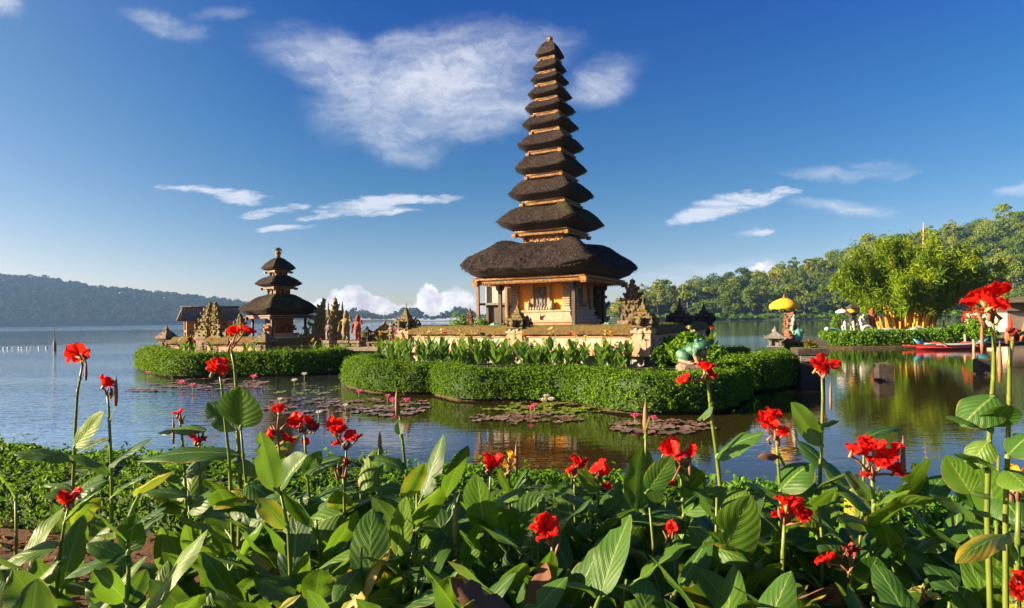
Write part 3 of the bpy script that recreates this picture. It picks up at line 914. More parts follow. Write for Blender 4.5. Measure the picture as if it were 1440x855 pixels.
# ------------------------------------------------------------ air
hz = MB(); hz.bz(-2600, 1500, -80, 2200, -1.0, 190)
hm = bpy.data.materials.new('haze')
hm.use_nodes = True
ht = hm.node_tree
ht.nodes.clear()
pv = ht.nodes.new('ShaderNodeVolumePrincipled')
pv.inputs['Color'].default_value = (0.28, 0.52, 1.0, 1)
pv.inputs['Density'].default_value = 0.00014
pv.inputs['Anisotropy'].default_value = 0.0
ho = ht.nodes.new('ShaderNodeOutputMaterial')
ht.links.new(pv.outputs[0], ho.inputs['Volume'])
haze = tag(link('haze', hz.mesh('haze', hm)), 'thin blue haze over the lake', 'haze', kind='stuff')

# ============================================================ temple buildings
def thatch_roof(side, z_lip, z_top, neck, corn, z_corn, seed, p_exp=15.0, ns=20, nt=14, up=0.02, hip=0.05, p_prof=1.75):
    """thick palm-fibre roof: bulging top, sharp lip, slanting cut underside"""
    mb = MB()
    n = ns * 4
    vs, fs = [], []
    def ring(hf, zf, wob):
        for i in range(n):
            a = 2 * math.pi * (i + 0.5) / n
            c, s = abs(math.cos(a)), abs(math.sin(a))
            r = (c ** p_exp + s ** p_exp) ** (-1 / p_exp)
            cn = ((r - 1) / 0.35) ** 2.2 if r > 1 else 0
            cn = min(cn, 1.0)
            h = hf(cn)
            z = zf(cn)
            d = wob * side * vnoise((h * r * math.cos(a) * 1.0, h * r * math.sin(a), z), 5.0 / max(side, 1.0) + 0.8, seed)
            vs.append((h * r * math.cos(a) * (1 + d * 0.3), h * r * math.sin(a) * (1 + d * 0.3), z + d))
    H = z_top - z_lip
    for j in range(nt + 1):
        t = j / nt
        hf = lambda cn, t=t: neck + (side / 2 - neck) * t
        zf = lambda cn, t=t: z_top - H * t ** p_prof + cn * hip * side * math.sin(math.pi * min(1, t * 1.05 + 0.02)) * 0.9 + cn * up * side * t
        ring(hf, zf, 0.016 if j > 0 else 0)
    th = z_lip - z_corn
    ring(lambda cn: side / 2 * 0.992, lambda cn: z_lip - 0.07 * th + cn * up * side, 0.012)
    cut = len(vs) // n - 1
    ring(lambda cn: side / 2 * 0.992, lambda cn: z_lip - 0.07 * th + cn * up * side, 0.012)
    ring(lambda cn: side / 2 * 0.955, lambda cn: z_lip - 0.22 * th + cn * up * side * 0.9, 0.012)
    ring(lambda cn: corn + (side / 2 - corn) * 0.45, lambda cn: z_lip - 0.72 * th + cn * up * side * 0.5, 0.006)
    ring(lambda cn: corn * 0.93, lambda cn: z_corn + 0.01, 0)
    ring(lambda cn: corn * 0.4, lambda cn: z_corn + 0.03, 0)
    m = len(vs) // n
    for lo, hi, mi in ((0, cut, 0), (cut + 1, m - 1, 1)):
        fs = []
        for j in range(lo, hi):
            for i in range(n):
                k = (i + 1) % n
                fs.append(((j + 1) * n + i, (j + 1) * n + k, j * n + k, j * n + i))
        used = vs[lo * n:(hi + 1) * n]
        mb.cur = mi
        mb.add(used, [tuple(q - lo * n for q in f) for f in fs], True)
    mb.cur = 0
    # shaggy fibres over the top surface
    r = random.Random(seed * 31 + 1)
    for q in range(int(95 * side * side) + 60):
        t_ = math.sqrt(r.random()) * 0.985; f_ = t_ * nt; j = min(int(f_), nt - 1); fr = f_ - j
        i = r.randrange(n); k = (i + 1) % n; w_ = r.random()
        A = Vector(vs[j * n + i]).lerp(Vector(vs[j * n + k]), w_); B = Vector(vs[(j + 1) * n + i]).lerp(Vector(vs[(j + 1) * n + k]), w_)
        p_ = A.lerp(B, fr); dn = (B - A).normalized(); sd = (Vector(vs[j * n + k]) - Vector(vs[j * n + i]))
        if sd.length < 1e-6: continue
        sd.normalize(); nm = sd.cross(dn).normalized()
        if nm.z < 0: nm = -nm
        sc_ = 0.45 + side * 0.11
        L = r.uniform(.10, .24) * sc_; W = r.uniform(.012, .03) * sc_
        dn = (dn + sd * r.uniform(-.25, .25)).normalized()
        a_ = p_ + nm * 0.004; b_ = p_ + dn * L + nm * r.uniform(.012, .035) * sc_
        mb.add([a_ - sd * W, a_ + sd * W, b_], [(0, 1, 2)])
    # straw ends along the lip
    r = random.Random(seed * 100 + 3)
    cnt = int(70 * side) + 60
    for q in range(cnt):
        e = r.randrange(4); u = r.uniform(-0.97, 0.97)
        x, y = (u, 1.0)
        for _ in range(e):
            x, y = -y, x
        hs = side / 2 * 0.985
        cn = max(0, abs(u) - 0.6) / 0.4
        c = Vector((x * hs * (1 - 0.04 * cn), y * hs * (1 - 0.04 * cn), z_lip + cn ** 2 * up * side))
        o = Vector((x if abs(x) == 1 else 0, y if abs(y) == 1 else 0, 0))
        w = Vector((-o.y, o.x, 0)) * r.uniform(0.008, 0.02) * (0.6 + side * 0.18)
        L = r.uniform(0.02, 0.085) * (0.6 + side * 0.16)
        tip = c + o * L * 0.8 - Vector((0, 0, L))
        mb.add([c - w, c + w, tip], [(0, 1, 2)])
    return mb

def cornice(corn, z0, z1, neck_h, z_bottom, dent=True):
    """stepped gilded eaves frame with a fringe of small teeth"""
    mb = MB()
    h = z1 - z0
    for k, (a, b, o) in enumerate(((0.66, 1.0, 1.0), (0.36, 0.655, 0.965), (0.0, 0.355, 0.985))):
        mb.cur = 1 if k == 1 else 0
        t = 0.10 * corn + 0.02
        za, zb = z0 + a * h, z0 + b * h
        c = corn * o
        mb.bz(-c, c, -c, -c + t, za, zb); mb.bz(-c, c, c - t, c, za, zb)
        mb.bz(-c, -c + t, -c + t, c - t, za, zb); mb.bz(c - t, c, -c + t, c - t, za, zb)
    mb.cur = 0
    if dent:
        n = max(7, int(corn * 2 / 0.11))
        for i in range(n):
            u = -corn * 0.95 + 1.9 * corn * (i + 0.5) / n
            w = 0.028 + corn * 0.006
            for sgn in (-1, 1):
                mb.box((u, sgn * corn * 0.985, z0 + 0.18 * h - 0.03), (w, 0.03, 0.10 * (0.4 + corn * 0.3)), top=1.0)
                mb.box((sgn * corn * 0.985, u, z0 + 0.18 * h - 0.03), (0.03, w, 0.10 * (0.4 + corn * 0.3)), top=1.0)
    # carved corner drops
    for sx in (-1, 1):
        for sy in (-1, 1):
            mb.box((sx * corn * 0.985, sy * corn * 0.985, z0 + 0.05 * h), (0.10 + 0.05 * corn, 0.10 + 0.05 * corn, 0.20 * (0.4 + 0.3 * corn)), top=1.3)
    return mb

TH = R(-28.6)
pag = thing('tiered_pagoda', 'tall temple tower with eleven stacked dark thatched roofs and orange base', 'pagoda', (1.90, 27.5, 0), TH)
sides = [6.45, 3.94, 3.13, 2.65, 2.44, 2.07, 1.86, 1.63, 1.40, 1.23, 1.07]
lips = [4.34, 6.50, 7.81, 9.00, 10.06, 11.0, 11.76, 12.42, 13.10, 13.64, 14.28]
for i, (s_, zl) in enumerate(zip(sides, lips)):
    nxt = lips[i + 1] if i < 10 else 14.98
    gap = nxt - zl
    z_top = zl + 0.60 * gap if i < 10 else 14.96
    if i == 0:
        corn, zc = 2.60, 3.99
        neck = 0.36 * 1.55
    else:
        corn = s_ * 0.33
        zl -= 0.02 * s_
        zc = zl - (0.055 * s_ + 0.045)
        neck = corn * 0.62
    nk_above = sides[i + 1] * 0.33 * 0.72 if i < 10 else 0.05
    rf = thatch_roof(s_, zl, z_top, nk_above * 1.05, corn, zc, i + 1, hip=0.03 if i else 0.02, up=0.05 if i else 0.042, p_prof=1.6 if i else 1.9).build('roof', [M_thatch_moss if i == 1 else M_thatch, M_thatch_cut_shade], pag)
    ch = 0.22 if i == 0 else 0.09 + 0.032 * s_
    cornice(corn, zc - ch, zc, 0, 0).build('cornice', [M_gold, M_darkwood], rf)
    if i > 0:
        below = lips[i - 1] + 0.57 * (zl - lips[i - 1])
        nb = MB()
        q = corn * 0.72
        z0, z1 = below - 0.22 * (zl - lips[i - 1]), zc + 0.03
        nb.bz(-q, q, -q, q, z0, z1)
        nb.build('neck', M_darkwood, pag)
        pb = MB()
        zz0, zz1 = below - 0.02, zc - ch - 0.04
        if zz1 - zz0 < 0.08: zz1 = zz0 + 0.10
        for k in range(4):
            pb.M = Matrix.Rotation(k * math.pi / 2, 4, 'Z')
            pb.bz(-q * 1.04, q * 1.04, -q * 1.06, -q - 0.003, zz0, zz1)
        pb.build('carved_panel', M_goldcarve, pag)
fb = MB()
fb.lathe([(0.10, 14.90), (0.15, 14.94), (0.09, 15.0), (0.14, 15.06), (0.11, 15.13), (0.05, 15.19), (0.0, 15.27)], 10)
for k in range(6):
    a = k * math.pi / 3
    fb.spike((0.12 * math.cos(a), 0.12 * math.sin(a), 15.02), 0.03, 0.12, (0.06 * math.cos(a), 0.06 * math.sin(a)))
fb.build('finial', M_gold, pag)
# base of the tower
b = MB()
b.sq([(2.25, 1.15), (2.25, 1.62), (2.18, 1.66)]); b.build('platform', M_pink, pag)
b = MB()
b.sq([(1.72, 1.62), (1.72, 1.80), (1.66, 1.82), (1.66, 2.02), (1.74, 2.05), (1.74, 2.13), (1.62, 2.16)]); b.build('plinth', M_pink, pag)
b = MB()
b.sq([(1.56, 2.16), (1.56, 2.28), (1.46, 2.36), (1.46, 2.50), (1.52, 2.52), (1.52, 2.57), (1.34, 2.60)]); b.build('stone_footing', M_paras, pag)
b = MB(); b.bz(-1.24, 1.24, -1.24, 1.24, 2.58, 4.12); b.build('wall', M_orange, pag)
for sx in (-1, 1):
    for sy in (-1, 1):
        b = MB()
        cx, cy = sx * 1.26, sy * 1.26
        b.sq([(0.2, 2.56), (0.2, 2.70), (0.16, 2.74)], (cx, cy, 0))
        z = 2.76
        while z < 3.75:
            b.sq([(0.12, z), (0.165, z + 0.015), (0.165, z + 0.075), (0.12, z + 0.09)], (cx, cy, 0)); z += 0.10
        b.sq([(0.18, z), (0.27, z + 0.08), (0.27, z + 0.14)], (cx, cy, 0))
        for q in range(10):
            b.spike((cx + random.uniform(-.24, .24), cy + random.uniform(-.24, .24), z + 0.02), 0.04, random.uniform(-.22, -.08))
        b.build('pilaster', M_paras, pag)
for k in range(4):      # carved relief panel with frame on each side
    rot = Matrix.Rotation(k * math.pi / 2, 4, 'Z')
    b = MB(); b.M = rot
    for sx in (-1, 1):
        b.bz(sx * 0.40 - 0.06, sx * 0.40 + 0.06, -1.36, -1.245, 2.60, 3.72)
        b.bz(sx * 0.42 - 0.10, sx * 0.42 + 0.10, -1.40, -1.245, 3.72, 3.84)
        b.lathe([(0.10, 2.60), (0.15, 2.68), (0.10, 2.78), (0.13, 2.86), (0.02, 3.0)], 8, (sx * 0.56, -1.38, 0))
        b.lathe([(0.05, 0), (0.12, .06), (0.13, .16), (0.06, .26)], 8, (sx * 0.50, -1.38, 3.78))
    b.bz(-0.62, 0.62, -1.42, -1.245, 3.84, 3.98)
    for q in range(11):
        b.lathe([(0.02, 0), (0.07, .05), (0.05, .12), (0.0, .17)], 6, (-0.55 + 0.11 * q, -1.40, 3.74 + 0.05 * (q % 2)))
    b.bz(-0.60, 0.60, -1.50, -1.245, 2.50, 2.62); b.bz(-0.50, 0.50, -1.46, -1.245, 2.63, 2.70)
    for q in range(9):
        b.lathe([(0.05, 0), (0.08, .05), (0.03, .13)], 6, (-0.52 + 0.13 * q, -1.48, 2.60))
    fr = b.build('relief_frame', M_paras, pag)
    b = MB(); b.M = rot
    b.bz(-0.22, 0.22, -1.32, -1.245, 2.72, 3.62)
    rr = random.Random(k)
    for q in range(34):
        b.ell((rr.uniform(-.18, .18), -1.33, rr.uniform(2.76, 3.58)), (rr.uniform(.02, .06), .03, rr.uniform(.03, .09)), 7, 5)
    b.build('relief_panel', M_greystone, pag)
# eaves posts
for sx in (-1, 1):
    for sy in (-1, 1):
        b = MB()
        x, y = sx * 1.78, sy * 1.78
        b.sq([(0.15, 1.62), (0.15, 1.86), (0.10, 1.92), (0.075, 2.0), (0.075, 3.45), (0.11, 3.5), (0.11, 3.56), (0.075, 3.6), (0.075, 3.75)], (x, y, 0))
        for q in range(4):
            a = q * math.pi / 2
            b.box((x + 0.13 * math.cos(a), y + 0.13 * math.sin(a), 3.62), (0.10, 0.10, 0.2), a, top=1.5)
        b.build('post', M_darkwood, pag)
b = MB()
for k in range(4):
    b.M = Matrix.Rotation(k * math.pi / 2, 4, 'Z')
    b.bz(-2.2, 2.2, -1.86, -1.70, 3.72, 3.84)
b.build('beam', M_redwood, pag)
b = MB(); b.bz(-2.3, 2.3, -2.3, 2.3, 3.90, 3.96); b.build('ceiling', M_brownwood, pag)
b = MB()
for sx in (-0.75, 0.1):
    b.lathe([(0.07, 0), (0.09, .05), (0.05, .16), (0.07, .22), (0.02, .32)], 8, (sx, -1.60, 2.10))
b.build('offering_stones', M_paras, pag)

# ------------------------------------------------------------ ornate stonework
def tufts(o, n, parent, seed, size=0.075, mat=None):
    """little ferns and moss growing on weathered stone"""
    me = o.data
    r = np.random.default_rng(seed + 900)
    ar = np.zeros(len(me.polygons)); me.polygons.foreach_get('area', ar)
    ce = np.zeros(len(me.polygons) * 3); me.polygons.foreach_get('center', ce); ce = ce.reshape(-1, 3)
    no = np.zeros(len(me.polygons) * 3); me.polygons.foreach_get('normal', no); no = no.reshape(-1, 3)
    wgt = ar * np.clip(no[:, 2] + 0.35, 0.05, 1.3)
    idx = r.choice(len(ar), n, p=wgt / wgt.sum())
    P_ = []
    for k in idx:
        vs = [me.vertices[v].co for v in me.polygons[k].vertices]
        w_ = r.dirichlet(np.ones(len(vs)))
        P_.append(np.sum([np.array(v) * q for v, q in zip(vs, w_)], 0))
    P_ = np.array(P_) + no[idx] * size * .25
    V, F, rn = cards(P_, np.cross(no[idx] + r.normal(0, .3, (n, 3)), r.normal(0, 1, (n, 3))), size, size * .5, r, .4)
    return link('moss', big_mesh('moss', V, F, mat or M_moss_tuft, rn), parent)
def antefix_ring(b, x, y, hw, hd, z, size, r, skip=0.15, out=0.5):
    """row of upright carved flame ornaments round a ledge"""
    for sx in (-1, 0, 1):
        for sy in (-1, 0, 1):
            if sx == 0 and sy == 0 or r.random() < skip: continue
            k = size * (1.0 if sx and sy else 0.75) * r.uniform(0.75, 1.25)
            b.spike((x + sx * hw * .95, y + sy * hd * .95, z - 0.15 * k), 0.42 * k, k * 1.0, (sx * k * out * .5, sy * k * out * .5))
            b.ell((x + sx * hw * 1.03, y + sy * hd * 1.03, z + 0.1 * k), (0.38 * k, 0.38 * k, 0.36 * k), 6, 4)
def wall_post(name, label, loc, rotz, h=1.9, w=0.62, mat=None, group=None, ears=True, seed=0, pyramid=False):
    r = random.Random(seed + 40)
    t = thing(name, label, 'post', loc, rotz, group)
    b = MB()
    q = w / 2
    b.sq([(q, 0), (q, h * 0.40), (q * 1.12, h * 0.42), (q * 1.12, h * 0.46), (q * 0.9, h * 0.48), (q * 0.9, h * 0.52)])
    b.build('shaft', M_pink if mat is None else mat, t)
    b = MB()
    for k in range(4):
        b.M = Matrix.Rotation(k * math.pi / 2, 4, 'Z')
        b.ell((0, -q * 0.98, h * 0.44), (q * 0.42, 0.09, h * 0.05), 8, 5)
        b.ell((-q * 0.5, -q * 0.95, h * 0.47), (q * 0.22, 0.08, h * 0.045), 7, 5)
        b.ell((q * 0.5, -q * 0.95, h * 0.47), (q * 0.22, 0.08, h * 0.045), 7, 5)
        b.spike((0, -q * 0.98, h * 0.40), 0.10, -h * 0.16)
    b.build('carving', M_paras if mat is None else mat, t)
    b = MB()
    if pyramid:
        b.sq([(q * 0.95, h * 0.5), (q * 1.55, h * 0.58), (q * 1.6, h * 0.62), (q * 1.0, h * 0.74), (q * 0.45, h * 0.85), (q * 0.3, h * 0.87)])
        b.lathe([(q * 0.3, h * 0.86), (q * 0.42, h * 0.9), (q * 0.22, h * 0.95), (0.02, h * 1.03)], 8)
    else:
        b.sq([(q * 0.95, h * 0.50), (q * 1.15, h * 0.52), (q * 1.15, h * 0.55), (q * 0.95, h * 0.56), (q * 0.95, h * 0.67), (q * 1.22, h * 0.68), (q * 1.22, h * 0.715), (q * 0.66, h * 0.73), (q * 0.52, h * 0.80), (q * 0.62, h * 0.81), (q * 0.32, h * 0.835), (q * 0.2, h * 0.92), (q * 0.1, h * 0.94)])
        b.lathe([(q * 0.16, h * 0.91), (q * 0.22, h * 0.95), (q * 0.08, h * 0.99), (0.012, h * 1.1)], 8)
        for k in range(14): b.ell((r.uniform(-1, 1) * q, r.choice((-1, 1)) * q * .95, h * r.uniform(.56, .68)), (q * r.uniform(.1, .22),) * 2 + (h * r.uniform(.015, .04),), 6, 4)
        antefix_ring(b, 0, 0, q * 1.2, q * 1.2, h * 0.60, 0.17 * w / 0.6, r, 0.0, 0.25)
        antefix_ring(b, 0, 0, q * 0.85, q * 0.85, h * 0.73, 0.13 * w / 0.6, r, 0.05, 0.2)
        if ears:
            for sx in (-1, 1):
                b.ell((sx * q * 1.3, 0, h * 0.62), (q * 0.45, q * 0.4, h * 0.075), 8, 6); b.spike((sx * q * 1.45, 0, h * .64), q * .3, h * .1, (sx * q * .2, 0))
                b.ell((0, sx * q * 1.3, h * 0.62), (q * 0.4, q * 0.45, h * 0.075), 8, 6); b.spike((0, sx * q * 1.45, h * .64), q * .3, h * .1, (0, sx * q * .2))
    tufts(b.build('cap', M_poststone if mat is None or mat is M_pink else mat, t), 90, t, seed)
    return t
def wall_run(name, label, a, bb, z0, z1, th=0.34, panel=None, coping=None):
    """low garden wall from a to bb: plinth, panel, thick mossy coping"""
    a, bb = Vector((a[0], a[1], 0)), Vector((bb[0], bb[1], 0))
    L = (bb - a).length
    rz = math.atan2(bb.y - a.y, bb.x - a.x)
    t = thing(name, label, 'wall', (a.x, a.y, 0), rz)
    H = z1 - z0
    b = MB(); b.bz(0, L, -th / 2, th / 2, z0, z1 - 0.42); b.build('panel', panel or M_palepink, t)
    b = MB(); b.bz(0.01, L - 0.01, -th / 2 - 0.07, th / 2 + 0.07, z0 - 0.01, z0 + 0.2)
    b.bz(0.01, L - 0.01, -th / 2 - 0.05, th / 2 + 0.05, z1 - 0.47, z1 - 0.40); b.build('moulding', M_pink, t)
    b = MB()
    n = max(4, int(L / 0.35)); vs, fs = [], []
    prof = [(-th / 2 - 0.10, z1 - 0.40), (-th / 2 - 0.19, z1 - 0.36), (-th / 2 - 0.19, z1 - 0.22), (-th / 2 - 0.06, z1 - 0.07), (-0.08, z1), (0.08, z1), (th / 2 + 0.06, z1 - 0.07), (th / 2 + 0.19, z1 - 0.22), (th / 2 + 0.19, z1 - 0.36), (th / 2 + 0.10, z1 - 0.40)]
    for i in range(n + 1):
        x = L * i / n
        for (y, z) in prof:
            d = 0.022 * vnoise((x + a.x, y * 3, z * 3), 2.4, a.y)
            vs.append((x, y + d, z + d))
    m = len(prof)
    for i in range(n):
        for j in range(m):
            k2 = (j + 1) % m
            fs.append((i * m + j, (i + 1) * m + j, (i + 1) * m + k2, i * m + k2))
    fs.append(tuple(range(m))); fs.append(tuple(n * m + j for j in range(m - 1, -1, -1)))
    b.add(vs, fs, False)
    tufts(b.build('coping', coping or M_coping, t), int(70 * L), t, int(L * 100), 0.05)
    return t

# compound of the tall tower: its walls run parallel to the tower
fdir = Vector((math.cos(TH), math.sin(TH), 0)); bdir = Vector((-math.sin(TH), math.cos(TH), 0))
C0 = Vector((4.62, 21.0, 0))
posts = [C0 - fdir * 10.5, C0 - fdir * 5.0, C0, C0 + bdir * 5.5, C0 + bdir * 10.8]
GZ = 0.85
wall_run('garden_wall', 'left half of the pale wall with mossy coping before the tall tower', posts[0] + fdir * 0.32, posts[1] - fdir * 0.32, GZ, 1.97)
wall_run('garden_wall', 'right half of the pale wall with mossy coping before the tall tower', posts[1] + fdir * 0.32, posts[2] - fdir * 0.32, GZ, 1.97)
wall_run('garden_wall', 'shaded side wall of the tall tower court running back from its near corner', posts[2] + bdir * 0.32, posts[3] - bdir * 0.32, GZ, 1.97, panel=M_pink)
wall_run('garden_wall', 'farther shaded side wall of the tall tower court between two dark posts', posts[3] + bdir * 0.32, posts[4] - bdir * 0.32, GZ, 1.97, panel=M_pink)
wall_run('garden_wall', 'left side wall of the tall tower court running back from the corner post', posts[0] + bdir * 0.32, posts[0] + bdir * 9.5, GZ, 1.97)
wall_post('wall_post', 'mossy carved post at the left end of the tall tower wall', (*posts[0].xy, GZ), TH, 1.92, 0.66, seed=1)
wall_post('wall_post', 'mossy carved post in the middle of the tall tower wall', (*posts[1].xy, GZ), TH, 1.92, 0.66, seed=2)
wall_post('wall_post', 'golden-mossed carved post at the right front corner of the tall tower wall', (*posts[2].xy, GZ), TH, 1.95, 0.66, seed=3)
wall_post('wall_post', 'dark pointed post midway along the shaded side wall', (*posts[3].xy, GZ), TH, 2.0, 0.7, M_darkstone, seed=4)
wall_post('wall_post', 'dark post at the far end of the shaded side wall', (*posts[4].xy, GZ), TH, 2.0, 0.7, M_darkstone, seed=5)
# court floor
cf = MB()
pp = [posts[0], posts[2], C0 + bdir * 11, posts[0] + bdir * 11]
cf.add([(p.x, p.y, 1.18) for p in pp] + [(p.x, p.y, 0.2) for p in pp], [(0, 1, 2, 3), (0, 4, 5, 1), (1, 5, 6, 2), (2, 6, 7, 3), (3, 7, 4, 0)])
structure('court_floor', cf.mesh('court_floor', M_concrete))

def candi(name, label, loc, rotz, H, W, mat, seed, split=0, spires=1, group=None, jag=1.0, cat='gate'):
    """stepped Balinese gate tower; split=+1/-1 leaves a sheer face on that side"""
    r = random.Random(seed)
    t = thing(name, label, cat, loc, rotz, group)
    levels = [(0.00, 0.30, 1.00), (0.30, 0.36, 1.12), (0.36, 0.50, 0.84), (0.50, 0.55, 1.0), (0.55, 0.64, 0.68), (0.64, 0.68, 0.80), (0.68, 0.75, 0.52), (0.75, 0.78, 0.62), (0.78, 0.85, 0.36), (0.85, 0.88, 0.42), (0.88, 0.94, 0.22), (0.94, 1.0, 0.11)]
    def put(b, l):
        a, c, wd = l
        q = W / 2 * wd
        if split:
            x0, x1 = (0, -2 * q * 0.8) if split > 0 else (0, 2 * q * 0.8)
            b.bz(min(x0, x1), max(x0, x1), -q * 0.75, q * 0.75, a * H + 0.001, c * H)
            return ((x0 + x1) / 2, abs(x1) / 2, q * 0.75)
        b.bz(-q, q, -q * 0.75, q * 0.75, a * H + 0.001, c * H)
        return (0, q, q * 0.75)
    b = MB(); put(b, levels[0]); put(b, levels[1])
    for k in range(4):
        q = W / 2
        xx = (-q * 0.8 if split > 0 else q * 0.8 if split < 0 else 0)
        b.box((xx, -q * 0.78, 0.06 * H + k * 0.055 * H), (q * (0.9 - 0.1 * k), 0.08, 0.04 * H))
    b.build('base', M_stone if mat is not M_darkstone else mat, t)
    b = MB()
    for i, l in enumerate(levels[2:], 2):
        cx, hw, hd = put(b, l)
        if l[2] >= 0.4 and i % 2 == 1:
            antefix_ring(b, cx, 0, hw, hd, l[1] * H, 0.13 * W * (1.0 + 0.5 * l[2]) * min(jag, 1.1), r, 0.15)
        for q in range(int(11 * jag)):
            b.ell((cx + r.uniform(-hw, hw), r.choice((-1, 1)) * hd, r.uniform(l[0], l[1]) * H), (r.uniform(.04, .11) * W, r.uniform(.05, .10) * W, r.uniform(.04, .10) * W), 6, 4)
    cx = (-W * 0.09 if split > 0 else W * 0.09 if split < 0 else 0)
    b.spike((cx, 0, 0.98 * H), 0.05 * W, 0.08 * H)
    if spires == 3:
        for sx in (-1, 1):
            b.lathe([(0.16 * W, 0.5 * H), (0.13 * W, 0.66 * H), (0.16 * W, 0.69 * H), (0.09 * W, 0.73 * H), (0.11 * W, 0.77 * H), (0.05 * W, 0.81 * H), (0.07 * W, 0.84 * H), (0.01, 0.95 * H)], 7, (sx * W * 0.44, 0, 0), smooth=False)
    tw = b.build('tower', mat, t)
    if mat is M_mossstone: tufts(tw, 170, t, seed, 0.075)
    # stepped wing
    if split:
        b = MB(); sg = -1 if split > 0 else 1
        x = sg * W * 0.8
        for k in range(3):
            hh = (0.46 - 0.11 * k) * H
            b.bz(min(x, x + sg * 0.28 * W), max(x, x + sg * 0.28 * W), -0.22 * W, 0.22 * W, 0.002, hh)
            antefix_ring(b, x + sg * 0.14 * W, 0, 0.16 * W, 0.2 * W, hh, 0.16 * W, r, 0.2)
            x += sg * 0.28 * W
        b.build('wing', mat, t)
    return t

# gates of the tall tower court (dark brown stone)
p = P(885, 450, 25.0)
candi('split_gate_half', 'dark carved gate pillar standing at the right edge of the tall tower eaves', (p.x + 0.15, p.y, 1.15), R(-35), 2.6, 0.95, M_gatestone, 11, split=0, jag=1.6)
p = P(838, 450, 29.5)
candi('split_gate_half', 'dark scrolled gate pillar seen behind the right rear post of the tall tower', (p.x, p.y, 1.15), R(-35), 3.2, 1.0, M_gatestone, 12, split=0, jag=1.6)

# small pavilion behind the left of the tower
p = P(704, 450, 31.0)
pv_ = thing('shrine_pavilion', 'small dark-roofed shrine behind the left of the tall tower', 'shrine', (p.x, p.y, 0), TH)
thatch_roof(2.3, 4.60, 5.2, 0.25, 0.95, 4.38, 33).build('roof', [M_thatch, M_thatch_cut_shade], pv_)
cornice(0.95, 4.24, 4.38, 0, 0).build('cornice', [M_gold, M_darkwood], pv_)
b = MB(); b.bz(-0.6, 0.6, -0.5, 0.6, 3.05, 3.9); b.build('wall', M_greywall, pv_)
b = MB(); b.bz(-0.85, 0.75, -0.7, 0.75, 2.94, 3.05); b.build('shelf', M_greystone, pv_)
b = MB(); b.bz(-0.6, 0.6, -0.45, 0.6, 1.7, 2.93); b.build('door', M_darkwood, pv_)
for sx in (-1, 1):
    for sy in (-1, 1):
        b = MB(); b.sq([(0.11, 1.2), (0.11, 1.7), (0.07, 1.75), (0.07, 4.24)], (sx * 0.84, sy * 0.84, 0)); b.build('post', M_brownwood, pv_)
b = MB(); b.bz(-1.1, 1.1, -1.1, 1.1, 1.18, 1.7); b.build('plinth', M_stone, pv_)

# ------------------------------------------------------------ small three-tier pagoda
p = P(392.5, 454, 31.0)
sp_ = thing('small_pagoda', 'small temple tower with three mossy thatched roofs on the left garden', 'pagoda', (p.x, p.y, 0), R(-38))
for i, (s_, zl, zt, corn) in enumerate(((2.95, 2.80, 3.66, 1.16), (1.78, 4.16, 4.62, 0.62), (1.32, 4.98, 5.56, 0.46))):
    nk = (0.36, 0.28, 0.05)[i]
    rf = thatch_roof(s_, zl, zt, nk, corn, zl - (0.24, 0.14, 0.12)[i], 50 + i, hip=0.015, up=0.03, p_prof=1.4).build('roof', [(M_thatch_moss, M_thatch, M_thatch)[i], M_thatch_cut_shade], sp_)
    h = (0.16, 0.10, 0.09)[i]
    zc = zl - (0.24, 0.14, 0.12)[i]
    cornice(corn, zc - h, zc, 0, 0, dent=False).build('eaves_board', [M_brownwood, M_darkwood], rf)
for i, (q, z0, z1) in enumerate(((0.38, 3.55, 4.02), (0.29, 4.52, 4.86))):
    b = MB(); b.bz(-q * .95, q * .95, -q * .95, q * .95, z0, z0 + (z1 - z0) * 0.72); b.build('carved_panel', M_goldcarve, sp_)
    for sx in (-1, 0, 1):
        for sy in (-1, 0, 1):
            if sx or sy:
                b = MB(); b.bz(sx * q - .03, sx * q + .03, sy * q - .03, sy * q + .03, z0, z1); b.build('post', M_darkwood, sp_)
b = MB(); b.lathe([(0.06, 5.50), (0.14, 5.56), (0.10, 5.66), (0.16, 5.76), (0.12, 5.86), (0.06, 5.92)], 9); b.build('finial', M_mossstone, sp_)
r5 = np.random.default_rng(15)
n5 = r5.normal(0, 1, (40, 3)); n5[:, 2] = np.abs(n5[:, 2]); n5 /= np.linalg.norm(n5, axis=1, keepdims=True)
V_, F_, R_ = cards(np.array([0, 0, 5.9]) + n5 * 0.14, np.cross(n5, r5.normal(0, 1, (40, 3))), 0.22, 0.05, r5, 0.2)
link('plant_tuft', big_mesh('plant_tuft', V_, F_, M_moss_tuft, R_), sp_)
for sx in (-1, 1):
    for sy in (-1, 1):
        b = MB(); b.sq([(0.09, 1.1), (0.09, 1.25), (0.05, 1.3), (0.05, 2.42)], (sx * 0.93, sy * 0.93, 0)); b.build('corner_post', M_darkwood, sp_)
b = MB(); b.sq([(1.15, 0.55), (1.15, 0.95), (1.08, 1.0), (1.08, 1.12)]); b.build('platform', M_stone, sp_)
b = MB(); b.sq([(0.66, 1.12), (0.66, 1.55), (0.72, 1.58), (0.72, 1.64)]); b.build('pedestal', M_palepink, sp_)
b = MB(); b.sq([(0.62, 1.78), (0.62, 1.90), (0.56, 1.92), (0.56, 2.0)])
b.sq([(0.60, 2.0), (0.60, 2.06)]); b.build('gilded_band', M_goldcarve, sp_)
b = MB(); b.bz(-0.5, 0.5, -0.5, 0.5, 1.64, 2.44); b.build('shrine_box', M_redwood, sp_)
b = MB()
for k in range(4):
    b.M = Matrix.Rotation(k * math.pi / 2, 4, 'Z')
    for q in range(3):
        b.bz(-0.42 + q * 0.30, -0.18 + q * 0.30, -0.53, -0.503, 2.1, 2.4)
